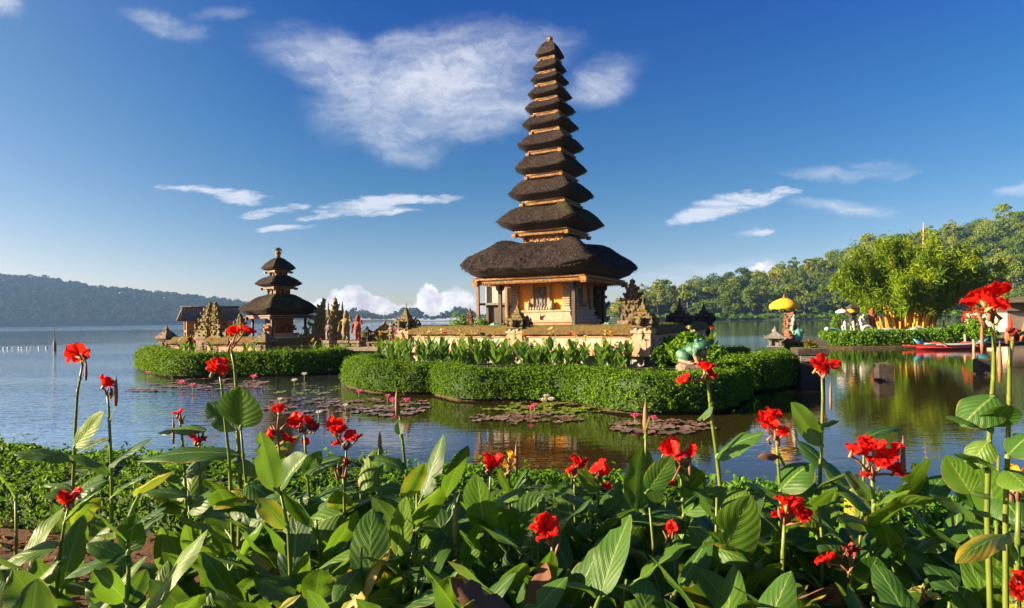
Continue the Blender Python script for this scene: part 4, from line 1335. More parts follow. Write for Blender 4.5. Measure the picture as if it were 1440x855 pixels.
b.build('door_panel', M_brownwood, sp_)

# ------------------------------------------------------------ left court: walls, gates, statues
A = P(235, 470, 31.0); Bc = P(373, 470, 28.4); Cc = P(452, 470, 30.4)
g1, g2 = P(284, 470, 30.0), P(312, 470, 29.6)
def xy(v): return Vector((v.x, v.y, 0))
d_l = (xy(Bc) - xy(A)).normalized(); rz_l = math.atan2(d_l.y, d_l.x)
d_r = (xy(Cc) - xy(Bc)).normalized(); rz_r = math.atan2(d_r.y, d_r.x)
wall_run('garden_wall', 'short mossy wall between the left corner post and the split gate', xy(A) + d_l * 0.3, xy(A) + d_l * 1.75, 0.6, 1.52, 0.3, M_pink)
q1 = xy(A) + d_l * 2.95
wall_run('garden_wall', 'sunlit mossy wall between the split gate and the small pagoda corner', q1 + d_l * 0.1, xy(Bc) - d_l * 0.3, 0.6, 1.52, 0.3, M_pink)
wall_run('garden_wall', 'shaded mossy wall below the small pagoda', xy(Bc) + d_r * 0.3, xy(Cc) - d_r * 0.2, 0.6, 1.45, 0.3, M_stone)
wall_post('wall_post', 'squat mossy corner post at the left end of the left garden', (A.x, A.y, 0.55), rz_l, 1.52, 0.5, M_stone, seed=7, pyramid=True)
wall_post('wall_post', 'front corner post below the small three-roofed pagoda', (Bc.x, Bc.y, 0.55), rz_l, 1.25, 0.56, M_stone, seed=8, pyramid=True)
candi('split_gate_half', 'left half of the mossy split gate on the left garden', P(297, 470, 30.0).xy.to_3d() + Vector((0, 0, 0.6)), rz_l, 2.62, 0.85, M_mossstone, 21, split=1)
candi('split_gate_half', 'right half of the mossy split gate on the left garden', P(303, 470, 29.9).xy.to_3d() + Vector((0, 0, 0.6)), rz_l, 2.62, 0.85, M_mossstone, 22, split=-1)
candi('carved_stele', 'mossy carved stone stele just left of the small pagoda', P(338, 470, 29.6).xy.to_3d() + Vector((0, 0, 0.6)), rz_l, 2.0, 0.7, M_mossstone, 23, jag=1.3, cat='stele')
candi('split_gate_half', 'leafy mossy gate half right of the small pagoda with its sheer side to the right', P(457, 470, 31.0).xy.to_3d() + Vector((0, 0, 0.6)), R(20), 2.75, 0.95, M_mossstone, 24, split=1, jag=1.4)
candi('temple_gate', 'tall mossy gate tower with three spires right of the small pagoda', P(472, 470, 30.0).xy.to_3d() + Vector((0, 0, 0.5)), R(25), 2.85, 0.78, M_mossstone, 25, spires=3, jag=1.5)

def statue(name, label, loc, rotz, h, mat, pose=0, cat='statue', ped=0.45, pw=0.5, pmat=None, group=None, crown=True):
    t = thing(name, label, cat, loc, rotz, group)
    b = MB()
    q = pw / 2
    b.sq([(q, 0), (q, ped * 0.15), (q * 0.8, ped * 0.22), (q * 0.8, ped * 0.72), (q * 1.02, ped * 0.8), (q * 1.02, ped)])
    b.build('pedestal', pmat or M_stone, t)
    b = MB()
    u = h / 1.7          # built 1.7 m tall, facing -Y
    def Z(z): return ped - 0.01 + z * u
    def V3(x, y, z): return (x * u, y * u, Z(z))
    for s in (-1, 1):
        b.tube([V3(s * .13, .02, .0), V3(s * .15, -.01, .25), V3(s * .16, -.10, .48), V3(s * .10, 0, .82)], [.10 * u, .11 * u, .13 * u, .16 * u], 8)
        b.ell(V3(s * .14, -.08, .05), (.09 * u, .17 * u, .07 * u), 8, 6)
        if pose == 0:
            b.tube([V3(s * .26, .0, 1.26), V3(s * .40, -.02, 1.02), V3(s * .24, -.22, .96)], [.09 * u, .075 * u, .06 * u], 7)
            b.ell(V3(s * .22, -.25, .97), (.075 * u, .075 * u, .075 * u), 7, 5)
        elif pose == 1:
            e = V3(s * .42, -.05, 1.10 + .1 * s); hnd = V3(s * .40, -.15, 1.42 if s > 0 else .85)
            b.tube([V3(s * .26, 0, 1.26), e, hnd], [.09 * u, .075 * u, .06 * u], 7)
            b.ell(hnd, (.08 * u, .08 * u, .08 * u), 7, 5)
    b.ell(V3(0, 0, .86), (.25 * u, .2 * u, .19 * u)); b.ell(V3(0, -.05, 1.02), (.24 * u, .22 * u, .2 * u)); b.ell(V3(0, 0, 1.22), (.29 * u, .19 * u, .2 * u))
    b.ell(V3(0, -.02, 1.50), (.15 * u, .16 * u, .17 * u)); b.ell(V3(0, -.15, 1.47), (.08 * u, .07 * u, .07 * u))
    for s in (-1, 1):
        b.ell(V3(s * .16, 0, 1.5), (.05 * u, .06 * u, .11 * u), 7, 5)
        b.ell(V3(s * .07, -.13, 1.55), (.035 * u, .035 * u, .035 * u), 6, 4)
    b.tube([V3(0, -.2, .85), V3(0, -.22, .5), V3(0, -.2, .22)], [.10 * u, .08 * u, .05 * u], 7)
    if crown:
        b.lathe([(.17 * u, 0), (.19 * u, .05 * u), (.12 * u, .12 * u), (.13 * u, .17 * u), (.02 * u, .32 * u)], 9, V3(0, 0, 1.58))
    if pose == 1:
        b.tube([V3(-.42, -.18, .55), V3(-.40, -.16, .95), V3(-.36, -.12, 1.2)], [.09 * u, .05 * u, .04 * u], 7)
    o = b.build('figure', mat, t)
    m = o.modifiers.new('remesh', 'REMESH'); m.mode = 'VOXEL'; m.voxel_size = 0.026 * u + 0.004; m.use_smooth_shade = True
    return t
statue('guardian_statue', 'mossy sunlit guardian statue on a pedestal beside the three-spired gate', P(487, 470, 28.6).xy.to_3d() + Vector((0, 0, 0.75)), R(-20), 1.32, M_mossstone, 1, ped=0.55, pw=0.6)
statue('guardian_statue', 'pale guardian statue in front of the left side of the three-spired gate', P(463, 470, 28.9).xy.to_3d() + Vector((0, 0, 0.6)), R(-30), 0.95, M_stone, 0, ped=0.7, pw=0.5)
statue('guardian_statue', 'red guardian statue on a stone pedestal by the footbridge', P(503.5, 470, 28.0).xy.to_3d() + Vector((0, 0, 0.75)), R(-25), 1.12, M_redstone, 1, ped=0.55, pw=0.55)
statue('guardian_statue', 'grey guardian statue at the left post of the tall tower wall', (posts[0] - fdir * 0.55 - bdir * 0.35).xy.to_3d() + Vector((0, 0, 0.75)), R(-25), 0.75, M_stone, 0, ped=0.6, pw=0.45)

def lantern(name, label, loc, h, mat, w=0.5, seed=0):
    t = thing(name, label, 'lantern', loc, R(-25))
    b = MB(); q = w / 2
    b.sq([(q * .9, 0), (q * .9, h * .06), (q * .55, h * .1), (q * .5, h * .36), (q * .8, h * .42), (q * .95, h * .45), (q * .95, h * .48)]); b.build('stand', mat, t)
    b = MB()
    for sx in (-1, 1):
        for sy in (-1, 1):
            b.bz(sx * q * .6 - .05 * w, sx * q * .6 + .05 * w, sy * q * .6 - .05 * w, sy * q * .6 + .05 * w, h * .48, h * .66)
    b.sq([(q * .38, h * .48), (q * .38, h * .655)]); b.build('fire_box', mat, t)
    b = MB(); b.sq([(q * .8, h * .66), (q * 1.25, h * .68), (q * 1.2, h * .71), (q * .6, h * .79), (q * .3, h * .83), (q * .28, h * .86)])
    b.lathe([(q * .3, h * .85), (q * .36, h * .9), (q * .15, h * .94), (0.01, h * 1.0)], 8)
    for sx in (-1, 1):
        for sy in (-1, 1):
            b.spike((sx * q * 1.15, sy * q * 1.15, h * .69), .06 * w, h * .07, (sx * .05 * w, sy * .05 * w))
    b.build('roof', mat, t)
    return t
lantern('stone_lantern', 'small grey stone lantern beside the red statue', P(516.5, 470, 28.6).xy.to_3d() + Vector((0, 0, 1.0)), 0.98, M_darkstone, 0.36)
wall_post('wall_post', 'post with a mossy pyramid cap between the red statue and the tall tower', P(541, 470, 29.0).xy.to_3d() + Vector((0, 0, 0.85)), R(-15), 1.35, 0.5, M_mossstone, seed=9, pyramid=True)
a_, b_ = P(507, 470, 29.6), P(551, 470, 29.2)
wall_run('garden_wall', 'low dark wall behind the red statue and lantern', a_, b_, 0.7, 1.62, 0.3, M_stone)
# footbridge between the gardens
fbr = thing('footbridge', 'plank footbridge with a pale rail joining the two gardens', 'bridge', P(518, 488, 26.6).xy.to_3d(), R(-8))
b = MB()
for k in range(5):
    b.bz(-1.35, 1.35, -0.5 + 0.2 * k, -0.32 + 0.2 * k, 0.98, 1.03)
b.bz(-1.35, 1.35, -0.53, -0.505, 0.90, 1.02); b.build('deck', M_plank, fbr)
b = MB(); b.bz(0.1, 1.5, -0.48, -0.42, 1.25, 1.29); b.bz(0.15, 0.2, -0.48, -0.42, 1.03, 1.25); b.bz(1.3, 1.35, -0.48, -0.42, 1.03, 1.25); b.build('rail', M_plank, fbr)
b = MB(); b.bz(-1.2, -0.9, -0.4, 0.4, -0.3, 0.9); b.bz(0.9, 1.2, -0.4, 0.4, -0.3, 0.9); b.build('pier', M_stone, fbr)

# tiled pavilion behind the left gate
p = P(296, 450, 35.5)
tp = thing('tiled_pavilion', 'open pavilion with a tiled gable roof behind the left split gate', 'pavilion', (p.x, p.y, 0.6), R(34))
tp.scale = (0.85, 0.85, 0.94)
b = MB()
vs = [(-2.0, -1.15, 1.95), (2.0, -1.15, 1.95), (2.0, 1.15, 1.95), (-2.0, 1.15, 1.95), (-1.75, 0, 2.70), (1.75, 0, 2.70)]
vs += [(x, y, z - 0.10) for x, y, z in vs]
b.add(vs, [(0, 1, 5, 4), (2, 3, 4, 5), (0, 4, 10, 6), (4, 3, 9, 10), (1, 7, 11, 5), (5, 11, 8, 2), (0, 6, 7, 1), (2, 8, 9, 3), (6, 10, 11, 7), (8, 11, 10, 9)])
for k in range(27):
    x = -1.9 + k * 0.146
    b.tube([(x, -1.15, 1.965), (x * 0.9, -0.02, 2.71)], 0.016, 5); b.tube([(x, 1.15, 1.965), (x * 0.9, 0.02, 2.71)], 0.016, 5)
b.tube([(-1.85, 0, 2.72), (1.85, 0, 2.72)], 0.07, 6)
b.build('roof', M_tile, tp)
b = MB(); b.add([(-1.72, -0.95, 1.88), (-1.72, 0.95, 1.88), (-1.72, 0, 2.52), (-1.66, -0.95, 1.88), (-1.66, 0.95, 1.88), (-1.66, 0, 2.52)], [(0, 2, 1), (3, 4, 5), (0, 1, 4, 3), (1, 2, 5, 4), (2, 0, 3, 5)]); b.build('gable', M_brownwood, tp)
for sx in (-1, 1):
    for sy in (-1, 1):
        b = MB(); b.sq([(0.09, 0), (0.09, 0.2), (0.06, 0.24), (0.06, 1.9)], (sx * 1.5, sy * 0.8, 0)); b.build('post', M_pink, tp)
b = MB(); b.bz(-1.45, 1.45, 0.5, 0.62, 0.05, 1.87); b.build('back_wall', M_pink, tp)
b = MB(); b.bz(-1.55, -1.05, -0.75, 0.75, 1.15, 1.27); b.bz(0.2, 1.4, -0.3, 0.4, 0.02, 0.9); b.build('bench', M_brownwood, tp)
b = MB(); b.bz(-1.7, 1.7, -1.0, 1.0, -0.5, 0.02); b.build('floor_slab', M_stone, tp)

# ============================================================ leaves and petals with real surface
def leaf_geo(base, tip, width, nhint, sag=0.0, fold=0.25, curl=0.15, ruffle=0.05, seed=0, ns=11, nc=6, twist=0.0, shape=(0.55, 0.72), petiole=None, droop=0.0):
    base, tip = Vector(base), Vector(tip)
    L = (tip - base).length
    nh = Vector(nhint).normalized()
    ctrl = (base + tip) / 2 + nh * sag * L
    ax = (tip - base).normalized()
    tip = tip - Vector((0, 0, droop * L))
    V, UV, F = [], [], []
    a, b = shape
    tm = a / (a + b); mxv = tm ** a * (1 - tm) ** b
    for j in range(ns + 1):
        t = j / ns
        tt = min(max(t, 0.004), 0.997)
        c = base * (1 - t) ** 2 + ctrl * 2 * t * (1 - t) + tip * t * t
        T = ((ctrl - base) * (1 - t) + (tip - ctrl) * t)
        T = T.normalized() if T.length > 1e-6 else ax
        N = nh - T * nh.dot(T)
        N = N.normalized() if N.length > 1e-4 else Vector((0, 0, 1))
        Sd = T.cross(N).normalized()
        if twist:
            an = twist * t
            N, Sd = N * math.cos(an) + Sd * math.sin(an), Sd * math.cos(an) - N * math.sin(an)
        w = width / 2 * (tt ** a * (1 - tt) ** b / mxv)
        for i in range(nc + 1):
            u = 2 * i / nc - 1
            au = abs(u)
            off = fold * au * w - curl * u * u * w * 1.6
            rf = ruffle * L * au ** 1.5 * (math.sin(t * 13 + seed * 1.7 + (2.1 if u > 0 else 0)) * 0.5 + noise.noise(Vector((t * 4, u * 1.5, seed * 3.3))) * 0.9)
            p = c + Sd * (u * w * (1 - 0.12 * abs(fold))) + N * (off + rf * (w / (width / 2 + 1e-9)))
            V.append(p); UV.append((i / nc, t))
    k = nc + 1
    tr_ = random.Random(int(seed * 977) + ns)
    if ns >= 10:
        for q in range(tr_.choice((0, 0, 1, 1, 2))):      # edge torn along a side vein
            j = tr_.randint(3, ns - 2); s_ = tr_.choice((0, 1)); dpt = tr_.uniform(.3, .75)
            for m in range(nc // 2 - 1):
                i = m if s_ == 0 else nc - m
                mid = V[j * k + nc // 2]; back = V[(j - 1) * k + nc // 2]
                f_ = dpt * (1 - m / (nc // 2))
                V[j * k + i] = V[j * k + i].lerp(mid, f_).lerp(back, 0.08)
    for j in range(ns):
        for i in range(nc):
            F.append((j * k + i, j * k + i + 1, (j + 1) * k + i + 1, (j + 1) * k + i))
    if petiole is not None:
        pts = [Vector(petiole), base * 0.6 + Vector(petiole) * 0.4 + nh * 0.004, base + (ctrl - base) * 0.1]
        rad = [0.010, 0.008, 0.005]
        n0 = len(V)
        for q, (pp, rr) in enumerate(zip(pts, rad)):
            T = (pts[min(q + 1, 2)] - pts[max(q - 1, 0)]).normalized()
            A = T.orthogonal().normalized(); B = T.cross(A)
            for m in range(6):
                th = m * math.pi / 3
                V.append(pp + (A * math.cos(th) + B * math.sin(th)) * rr); UV.append((0.5, 0.05))
        for q in range(2):
            for m in range(6):
                F.append((n0 + q * 6 + m, n0 + q * 6 + (m + 1) % 6, n0 + (q + 1) * 6 + (m + 1) % 6, n0 + (q + 1) * 6 + m))
    return V, F, UV
def uv_mesh(name, geos, mats):
    """geos: list of (V, F, UV, material index)"""
    V, F, UV, MI = [], [], [], []
    for g in geos:
        b = len(V)
        V += [tuple(p) for p in g[0]]; UV += g[2]
        F += [tuple(i + b for i in f) for f in g[1]]; MI += [g[3] if len(g) > 3 else 0] * len(g[1])
    me = bpy.data.meshes.new(name)
    me.from_pydata(V, [], F)
    l = me.uv_layers.new(name='UVMap')
    uva = np.array(UV, np.float32)
    li = np.zeros(len(me.loops), np.int32); me.loops.foreach_get('vertex_index', li)
    l.data.foreach_set('uv', uva[li].ravel())
    for m in (mats if isinstance(mats, (list, tuple)) else [mats]):
        me.materials.append(m)
    me.polygons.foreach_set('material_index', MI)
    me.polygons.foreach_set('use_smooth', [True] * len(F))
    me.update()
    return me
def petal_geo(d, axis, L, W, r, curl, seed):
    """one ruffled petal starting at the origin, leaning out from axis towards d"""
    d, axis = Vector(d).normalized(), Vector(axis).normalized()
    V, F, UV = [], [], []
    ns, nc = 7, 6
    Sd = d.cross(axis).normalized()
    for j in range(ns + 1):
        t = j / ns
        ang = curl[0] + (curl[1] - curl[0]) * t
        # centre line bends from the axis outwards
        c = Vector((0, 0, 0))
        for q in range(8):
            tq = t * (q + 0.5) / 8
            an = curl[0] + (curl[1] - curl[0]) * tq
            c += (axis * math.cos(an) + d * math.sin(an)) * (L * t / 8)
        N = axis * math.sin(ang) - d * math.cos(ang)
        w = W / 2 * (0.18 + 0.95 * t ** 0.9) * math.sqrt(max(0.0, 1 - t ** 5 * 0.93))
        for i in range(nc + 1):
            u = 2 * i / nc - 1
            rf = 0.16 * W * t * (noise.noise(Vector((u * 1.8 + seed, t * 2.2, seed * 2.7))) * 1.6 + 0.5 * abs(u) * math.sin(t * 9 + u * 3 + seed))
            edge = 0.10 * L * t * noise.noise(Vector((u * 2.5, seed * 1.9, 3.1)))
            V.append(c + Sd * u * w + N * (rf - 0.12 * W * u * u * t) + (axis * math.cos(ang) + d * math.sin(ang)) * edge); UV.append((i / nc, t))
    k = nc + 1
    for j in range(ns):
        for i in range(nc):
            F.append((j * k + i, j * k + i + 1, (j + 1) * k + i + 1, (j + 1) * k + i))
    return V, F, UV
def blossom_mesh(name, seed, mat, n=5, open_=1.0):
    """canna blossom of unit radius: broad ruffled petals and thin sepals at the base"""
    r = random.Random(seed)
    geos = []
    ax = Vector((r.uniform(-.15, .15), r.uniform(-.15, .15), 1))
    for q in range(n):
        a = 2 * math.pi * q / n + r.uniform(-.35, .35)
        d = Vector((math.cos(a), math.sin(a), 0.0))
        geos.append((*petal_geo(d, ax, r.uniform(0.95, 1.3), r.uniform(0.95, 1.35), r, (r.uniform(.2, .6), r.uniform(0.8, 1.6) * open_), seed + q * 1.37), 0))
    for q in range(2):
        a = r.uniform(0, 6.28)
        geos.append((*petal_geo((math.cos(a), math.sin(a), 0), ax, 0.85, 0.3, r, (.05, r.uniform(.5, .9)), seed + 7 + q), 0))
    m = MB()
    for q in range(3):
        a = q * 2.1
        m.tube([(0, 0, -.28), (.05 * math.cos(a), .05 * math.sin(a), 0), (.22 * math.cos(a), .22 * math.sin(a), .3)], [.10, .10, .02], 6)
    geos.append((m.v, m.f, [(0.5, 0.5)] * len(m.v), 1))
    return uv_mesh(name, geos, [mat, M_bud])
RED_B = [blossom_mesh('blossom', 10 + q, M_red, n=5 + q % 3, open_=0.85 + 0.08 * q) for q in range(8)]
YEL_B = [blossom_mesh('blossom', 30 + q, M_yellow) for q in range(2)]
CRM_B = [blossom_mesh('blossom', 40 + q, M_cream) for q in range(2)]
PNK_B = [blossom_mesh('blossom', 50 + q, M_pinkpetal) for q in range(1)]
WLT_B = [blossom_mesh('blossom', 60 + q, M_wilt, n=4, open_=0.45) for q in range(3)]

# ============================================================ islands
def island(name, outline, z, mat, skirt=0.35):
    n = len(outline)
    c = Vector((sum(p[0] for p in outline) / n, sum(p[1] for p in outline) / n))
    vs = [(p[0], p[1], z) for p in outline]
    vs += [(p[0] + 0.25 * (p[0] - c.x) / max((Vector(p) - c).length, .1), p[1] + 0.25 * (p[1] - c.y) / max((Vector(p) - c).length, .1), -0.3) for p in outline]
    fs = [tuple(range(n))] + [(i, i + n, (i + 1) % n + n, (i + 1) % n) for i in range(n)]
    mb = MB(); mb.add(vs, fs)
    structure(name, mb.mesh(name, mat))
def spline(pts, n=60):
    pts = [Vector(p) for p in pts]
    out = []
    m = len(pts) - 1
    for i in range(n + 1):
        f = i / n * m; k = min(int(f), m - 1); t = f - k
        p0, p1, p2, p3 = pts[max(k - 1, 0)], pts[k], pts[k + 1], pts[min(k + 2, m)]
        out.append(0.5 * ((2 * p1) + (p2 - p0) * t + (2 * p0 - 5 * p1 + 4 * p2 - p3) * t * t + (3 * p1 - p0 - 3 * p2 + p3) * t ** 3))
    return out

def hedge(name, label, path, w, h, z0, nleaf, leaf, mat, seed, group=None, lump=0.10, px=4.0, core=True, ends=True, cat='hedge'):
    """clipped hedge along a path (its middle line): dark core and leaf cards over its whole surface"""
    r = np.random.default_rng(seed)
    pts = spline(path, 90)
    L = np.concatenate([[0], np.cumsum([(pts[i + 1] - pts[i]).length for i in range(len(pts) - 1)])])
    tot = L[-1]
    X = np.array([p.x for p in pts]); Y = np.array([p.y for p in pts])
    def section(s, ph):
        """world point and outward normal for arclength s, section angle ph (0..pi)"""
        x = np.interp(s, L, X); y = np.interp(s, L, Y)
        tx = np.interp(s + .15, L, X) - np.interp(s - .15, L, X); ty = np.interp(s + .15, L, Y) - np.interp(s - .15, L, Y)
        q = math.hypot(tx, ty) + 1e-9; nx, ny = ty / q, -tx / q
        c, sn = math.cos(ph), math.sin(ph)
        k = (abs(c) ** px + abs(sn) ** px) ** (-1 / px)
        e = 1.0
        if ends:
            dd = min(s, tot - s) / (w * 0.6)
            if dd < 1: e = math.sqrt(max(0.02, 1 - (1 - max(dd, 0)) ** 2))
        cx, cz = c * k * w / 2 * e, sn * k * h * (0.45 + 0.55 * e)
        base = (x, y, 0)
        lm = 1 + lump * 1.4 * vnoise((x, y, z0 + cz), 0.75, seed) + lump * 0.8 * vnoise((x + cx * nx, y + cx * ny, cz), 2.2, seed)
        p = np.array([x + nx * cx * lm, y + ny * cx * lm, z0 + cz * (1 + (lm - 1) * 0.5)])
        nv = np.array([nx * math.copysign(abs(c * k) ** (px - 1), c), ny * math.copysign(abs(c * k) ** (px - 1), c), abs(sn * k) ** (px - 1)])
        return p, nv / (np.linalg.norm(nv) + 1e-9)
    # core
    ncs, m = 16, 90
    V, F = [], []
    for i in range(m + 1):
        for j in range(ncs + 1):
            p, nv = section(tot * i / m, math.pi * j / ncs)
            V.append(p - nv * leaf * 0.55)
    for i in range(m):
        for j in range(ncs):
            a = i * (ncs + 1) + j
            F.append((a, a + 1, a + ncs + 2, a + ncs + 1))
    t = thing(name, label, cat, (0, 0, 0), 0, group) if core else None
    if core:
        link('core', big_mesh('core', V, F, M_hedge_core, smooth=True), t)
    # leaves
    P_, N_ = [], []
    ph = np.linspace(0.02, math.pi - .02, 200)
    k = (np.abs(np.cos(ph)) ** px + np.abs(np.sin(ph)) ** px) ** (-1 / px)
    sx_, sz_ = np.cos(ph) * k * w / 2, np.sin(ph) * k * h
    cl = np.concatenate([[0], np.cumsum(np.hypot(np.diff(sx_), np.diff(sz_)))])
    for i in range(nleaf):
        s = r.random() * tot
        a = float(np.interp(r.random() * cl[-1], cl, ph))
        p, nv = section(s, a)
        if vnoise(p, 3.2, seed + 5) > 0.30 and r.random() < .75: continue
        sh = r.normal(0, 0.38) + (r.uniform(.5, 1.9) if r.random() < .05 else 0)
        P_.append(p + nv * leaf * sh); N_.append(nv)
    V, F, rn = cards(np.array(P_), np.array(N_), leaf, leaf * 0.62, r, 0.75, 0.15)
    o = link('foliage', big_mesh('foliage', V, F, mat, rn), t)
    return t

def bush(name, label, loc, rad, h, mat, n, leaf, seed, group=None, cat='bush', lobes=7, stem=True):
    r = np.random.default_rng(seed)
    t = thing(name, label, cat, loc, 0, group)
    P_, N_ = [], []
    for q in range(lobes):
        a = r.uniform(0, 6.28); rr = rad * r.uniform(0.1, 0.55)
        c = np.array([rr * math.cos(a), rr * math.sin(a), h * r.uniform(0.3, 0.72)])
        nn = r.normal(0, 1, (n // lobes, 3)); nn /= np.linalg.norm(nn, axis=1, keepdims=True)
        P_.append(c + nn * np.array([rad * .5, rad * .5, h * .32]) * r.uniform(.75, 1.1, (n // lobes, 1))); N_.append(nn)
    P_ = np.concatenate(P_); P_[:, 2] = np.maximum(P_[:, 2], 0.01)
    V, F, rn = cards(P_, np.concatenate(N_), leaf, leaf * .55, r, .8)
    link('foliage', big_mesh('foliage', V, F, mat, rn), t)
    if stem:
        m = MB()
        for q in range(4):
            a = q * 1.6
            m.tube([(0, 0, -.1), (rad * .2 * math.cos(a), rad * .2 * math.sin(a), h * .35), (rad * .4 * math.cos(a), rad * .4 * math.sin(a), h * .7)], [.03 * h, .02 * h, .01 * h], 5)
        m.build('stems', M_bark, t)
    return t

def w2(px, py): g = G(px, py, 0.05); return (g.x, g.y)
front = [w2(476, 528), w2(488, 543), w2(520, 550), w2(570, 553), w2(603, 552), w2(640, 561), w2(700, 563), w2(760, 563), w2(810, 566), w2(850, 575), w2(900, 581), w2(960, 580), w2(1010, 577), w2(1042, 566)]
def off(path, d):
    out = []
    ps = [Vector(p) for p in path]
    for i, p in enumerate(ps):
        t = (ps[min(i + 1, len(ps) - 1)] - ps[max(i - 1, 0)]).normalized()
        out.append((p.x - t.y * d, p.y + t.x * d))
    return out
lf = [(-18.9, 35.5), (-19.2, 31.0), w2(206, 522), w2(240, 529.5), w2(300, 528.5), w2(400, 527), w2(476, 523), (-6.9, 28.2)]
isl_main = [(-6.6, 24.5), (-6.3, 22.1)] + off(front, 0.16)[1:] + [(6.2, 17.0), (8.5, 18.6), (9.1, 20.5), (9.6, 26), (14, 27), (13, 38), (-5, 40), (-6.5, 33)]
island('temple_island', isl_main, 0.14, M_rim)
isl_left = off(lf, 0.15) + [(-7.0, 33), (-9, 42), (-19, 40)]
island('pagoda_island', isl_left, 0.14, M_rim)
def inner(name, outline, z):
    mb = MB(); n = len(outline)
    mb.add([(x, y, z) for x, y in outline] + [(x, y, 0.1) for x, y in outline], [tuple(range(n))] + [(i, i + n, (i + 1) % n + n, (i + 1) % n) for i in range(n)])
    structure(name, mb.mesh(name, M_bank))
inner('flower_bed_soil', [(-5.3, 23), (-4.8, 20.6), (-2.5, 18.6), (1.2, 17.3), (2.7, 15.8), (5.2, 15.6), (6.5, 18), (7.2, 22), (6, 24), (4.6, 20.6), (-5, 25.6)], 0.5)
inner('lawn', [(-19.3, 35), (-19, 30), (-15.5, 27), (-8.6, 27), (-7.8, 33), (-9.5, 40)], 0.58)

hedge('clipped_hedge', 'long scalloped bright hedge at the water in front of the tall tower', [(-5.2, 24.3), (-5.75, 22.9)] + off(front, 0.55)[1:] + [(6.2, 16.8)], 1.15, 0.78, 0.08, 50000, 0.075, M_hedge, 1, lump=0.15)
hedge('clipped_hedge', 'shaded clipped hedge at the right end of the tall tower garden', [(6.0, 17.6), w2(1062, 545), (8.0, 18.8), (8.65, 19.3), (8.9, 21.2)], 1.2, 0.92, 0.08, 17000, 0.08, M_hedge, 2, lump=0.08)
hedge('clipped_hedge', 'low clipped hedge round the left garden of the small three-roofed pagoda', off(lf, 0.6), 1.3, 0.86, 0.08, 36000, 0.11, M_hedge, 3, lump=0.13)
hedge('clipped_hedge', 'low dark hedge strip beside the path right of the flower bed', [(6.2, 24.6), (8.0, 24.4), (9.6, 24.0)], 0.6, 0.42, 0.5, 3500, 0.09, M_hedge, 4, lump=0.06)
mb = MB(); mb.bz(5.8, 10.4, 21.5, 23.2, 0.3, 0.62); structure('garden_path', mb.mesh('garden_path', M_concrete))

# low hedge between the canna bed and the water
lp = [(-9.0, 6.55), (-6.6, 5.95), (-4.9, 5.5), (-3.0, 5.02), (-1.2, 4.55), (0.6, 4.1), (2.4, 3.66), (4.2, 3.25), (6.0, 2.9)]
hedge('low_border_hedge', 'low leafy bright green border hedge along the near bank', lp, 0.95, 0.50, SOIL - 0.05, 42000, 0.052, M_lowhedge, 5, lump=0.16, px=3.0)

# ------------------------------------------------------------ flower bed of small cannas before the wall
def bed_canna(seed, kind):
    r = random.Random(seed)
    t = thing('bed_canna', 'x', 'canna plant', (0, 0, 0))
    H = r.uniform(0.72, 0.95)
    m = MB(); m.tube([(0, 0, 0), (0.01, 0, H * .5), (0.0, 0.01, H + (.2 if kind else .05))], [.016, .012, .008], 6); m.build('stem', M_stem, t)
    for q in range(9):
        a = q * 2.4 + r.uniform(-.4, .4)
        z = H * (0.12 + 0.08 * q)
        tilt = r.uniform(0.35, 0.75)
        L = r.uniform(0.34, 0.48)
        b_ = Vector((0, 0, z))
        d = Vector((math.cos(a) * math.sin(tilt), math.sin(a) * math.sin(tilt), math.cos(tilt)))
        nh = Vector((-math.cos(a) * math.cos(tilt), -math.sin(a) * math.cos(tilt), math.sin(tilt)))
        g = leaf_geo(b_, b_ + d * L, L * r.uniform(.36, .46), nh, -0.06, 0.3, 0.1, 0.03, seed + q, ns=6, nc=4)
        link('leaf', uv_mesh('leaf', [(*g, 0)], M_canna), t)
    B = {'cream': CRM_B, 'red': RED_B, 'yellow': YEL_B, 'pink': PNK_B}.get(kind)
    if B:
        for q in range(2 if kind != 'red' else 1):
            f = link('flower', B[q % len(B)], t)
            f.location = (r.uniform(-.05, .05), r.uniform(-.05, .05), H + 0.16 + 0.10 * q); f.scale = (.085,) * 3
            f.rotation_euler = (r.uniform(-.6, .6), r.uniform(-.6, .6), r.uniform(0, 6))
    return t
protos = [(bed_canna(100, None), None), (bed_canna(101, None), None), (bed_canna(102, 'cream'), 'cream'), (bed_canna(103, 'cream'), 'cream'), (bed_canna(104, 'red'), 'red'), (bed_canna(105, 'yellow'), 'yellow'), (bed_canna(106, 'pink'), 'pink')]
BL = {None: 'leafy canna without flowers in the bed before the tall tower wall', 'cream': 'cream-flowered canna in the bed before the tall tower wall', 'red': 'red-flowered canna in the bed before the tall tower wall',
      'yellow': 'yellow-flowered canna in the bed before the tall tower wall', 'pink': 'pink-flowered canna in the bed before the pale wall, left of the middle post'}
r = random.Random(77)
first = set()
spots = []
for row in range(4):
    for q in range(20):
        k_ = 0.2 + q * 0.55 + r.uniform(-.2, .2)
        p_ = C0 - fdir * (k_) - bdir * (0.75 + 0.55 * row + r.uniform(-.2, .2))
        d_front = min((Vector((p_.x, p_.y)) - Vector(f)).length for f in front)
        if d_front < 1.5 or k_ > 10.6: continue
        spots.append((p_, row))
pink_done = False
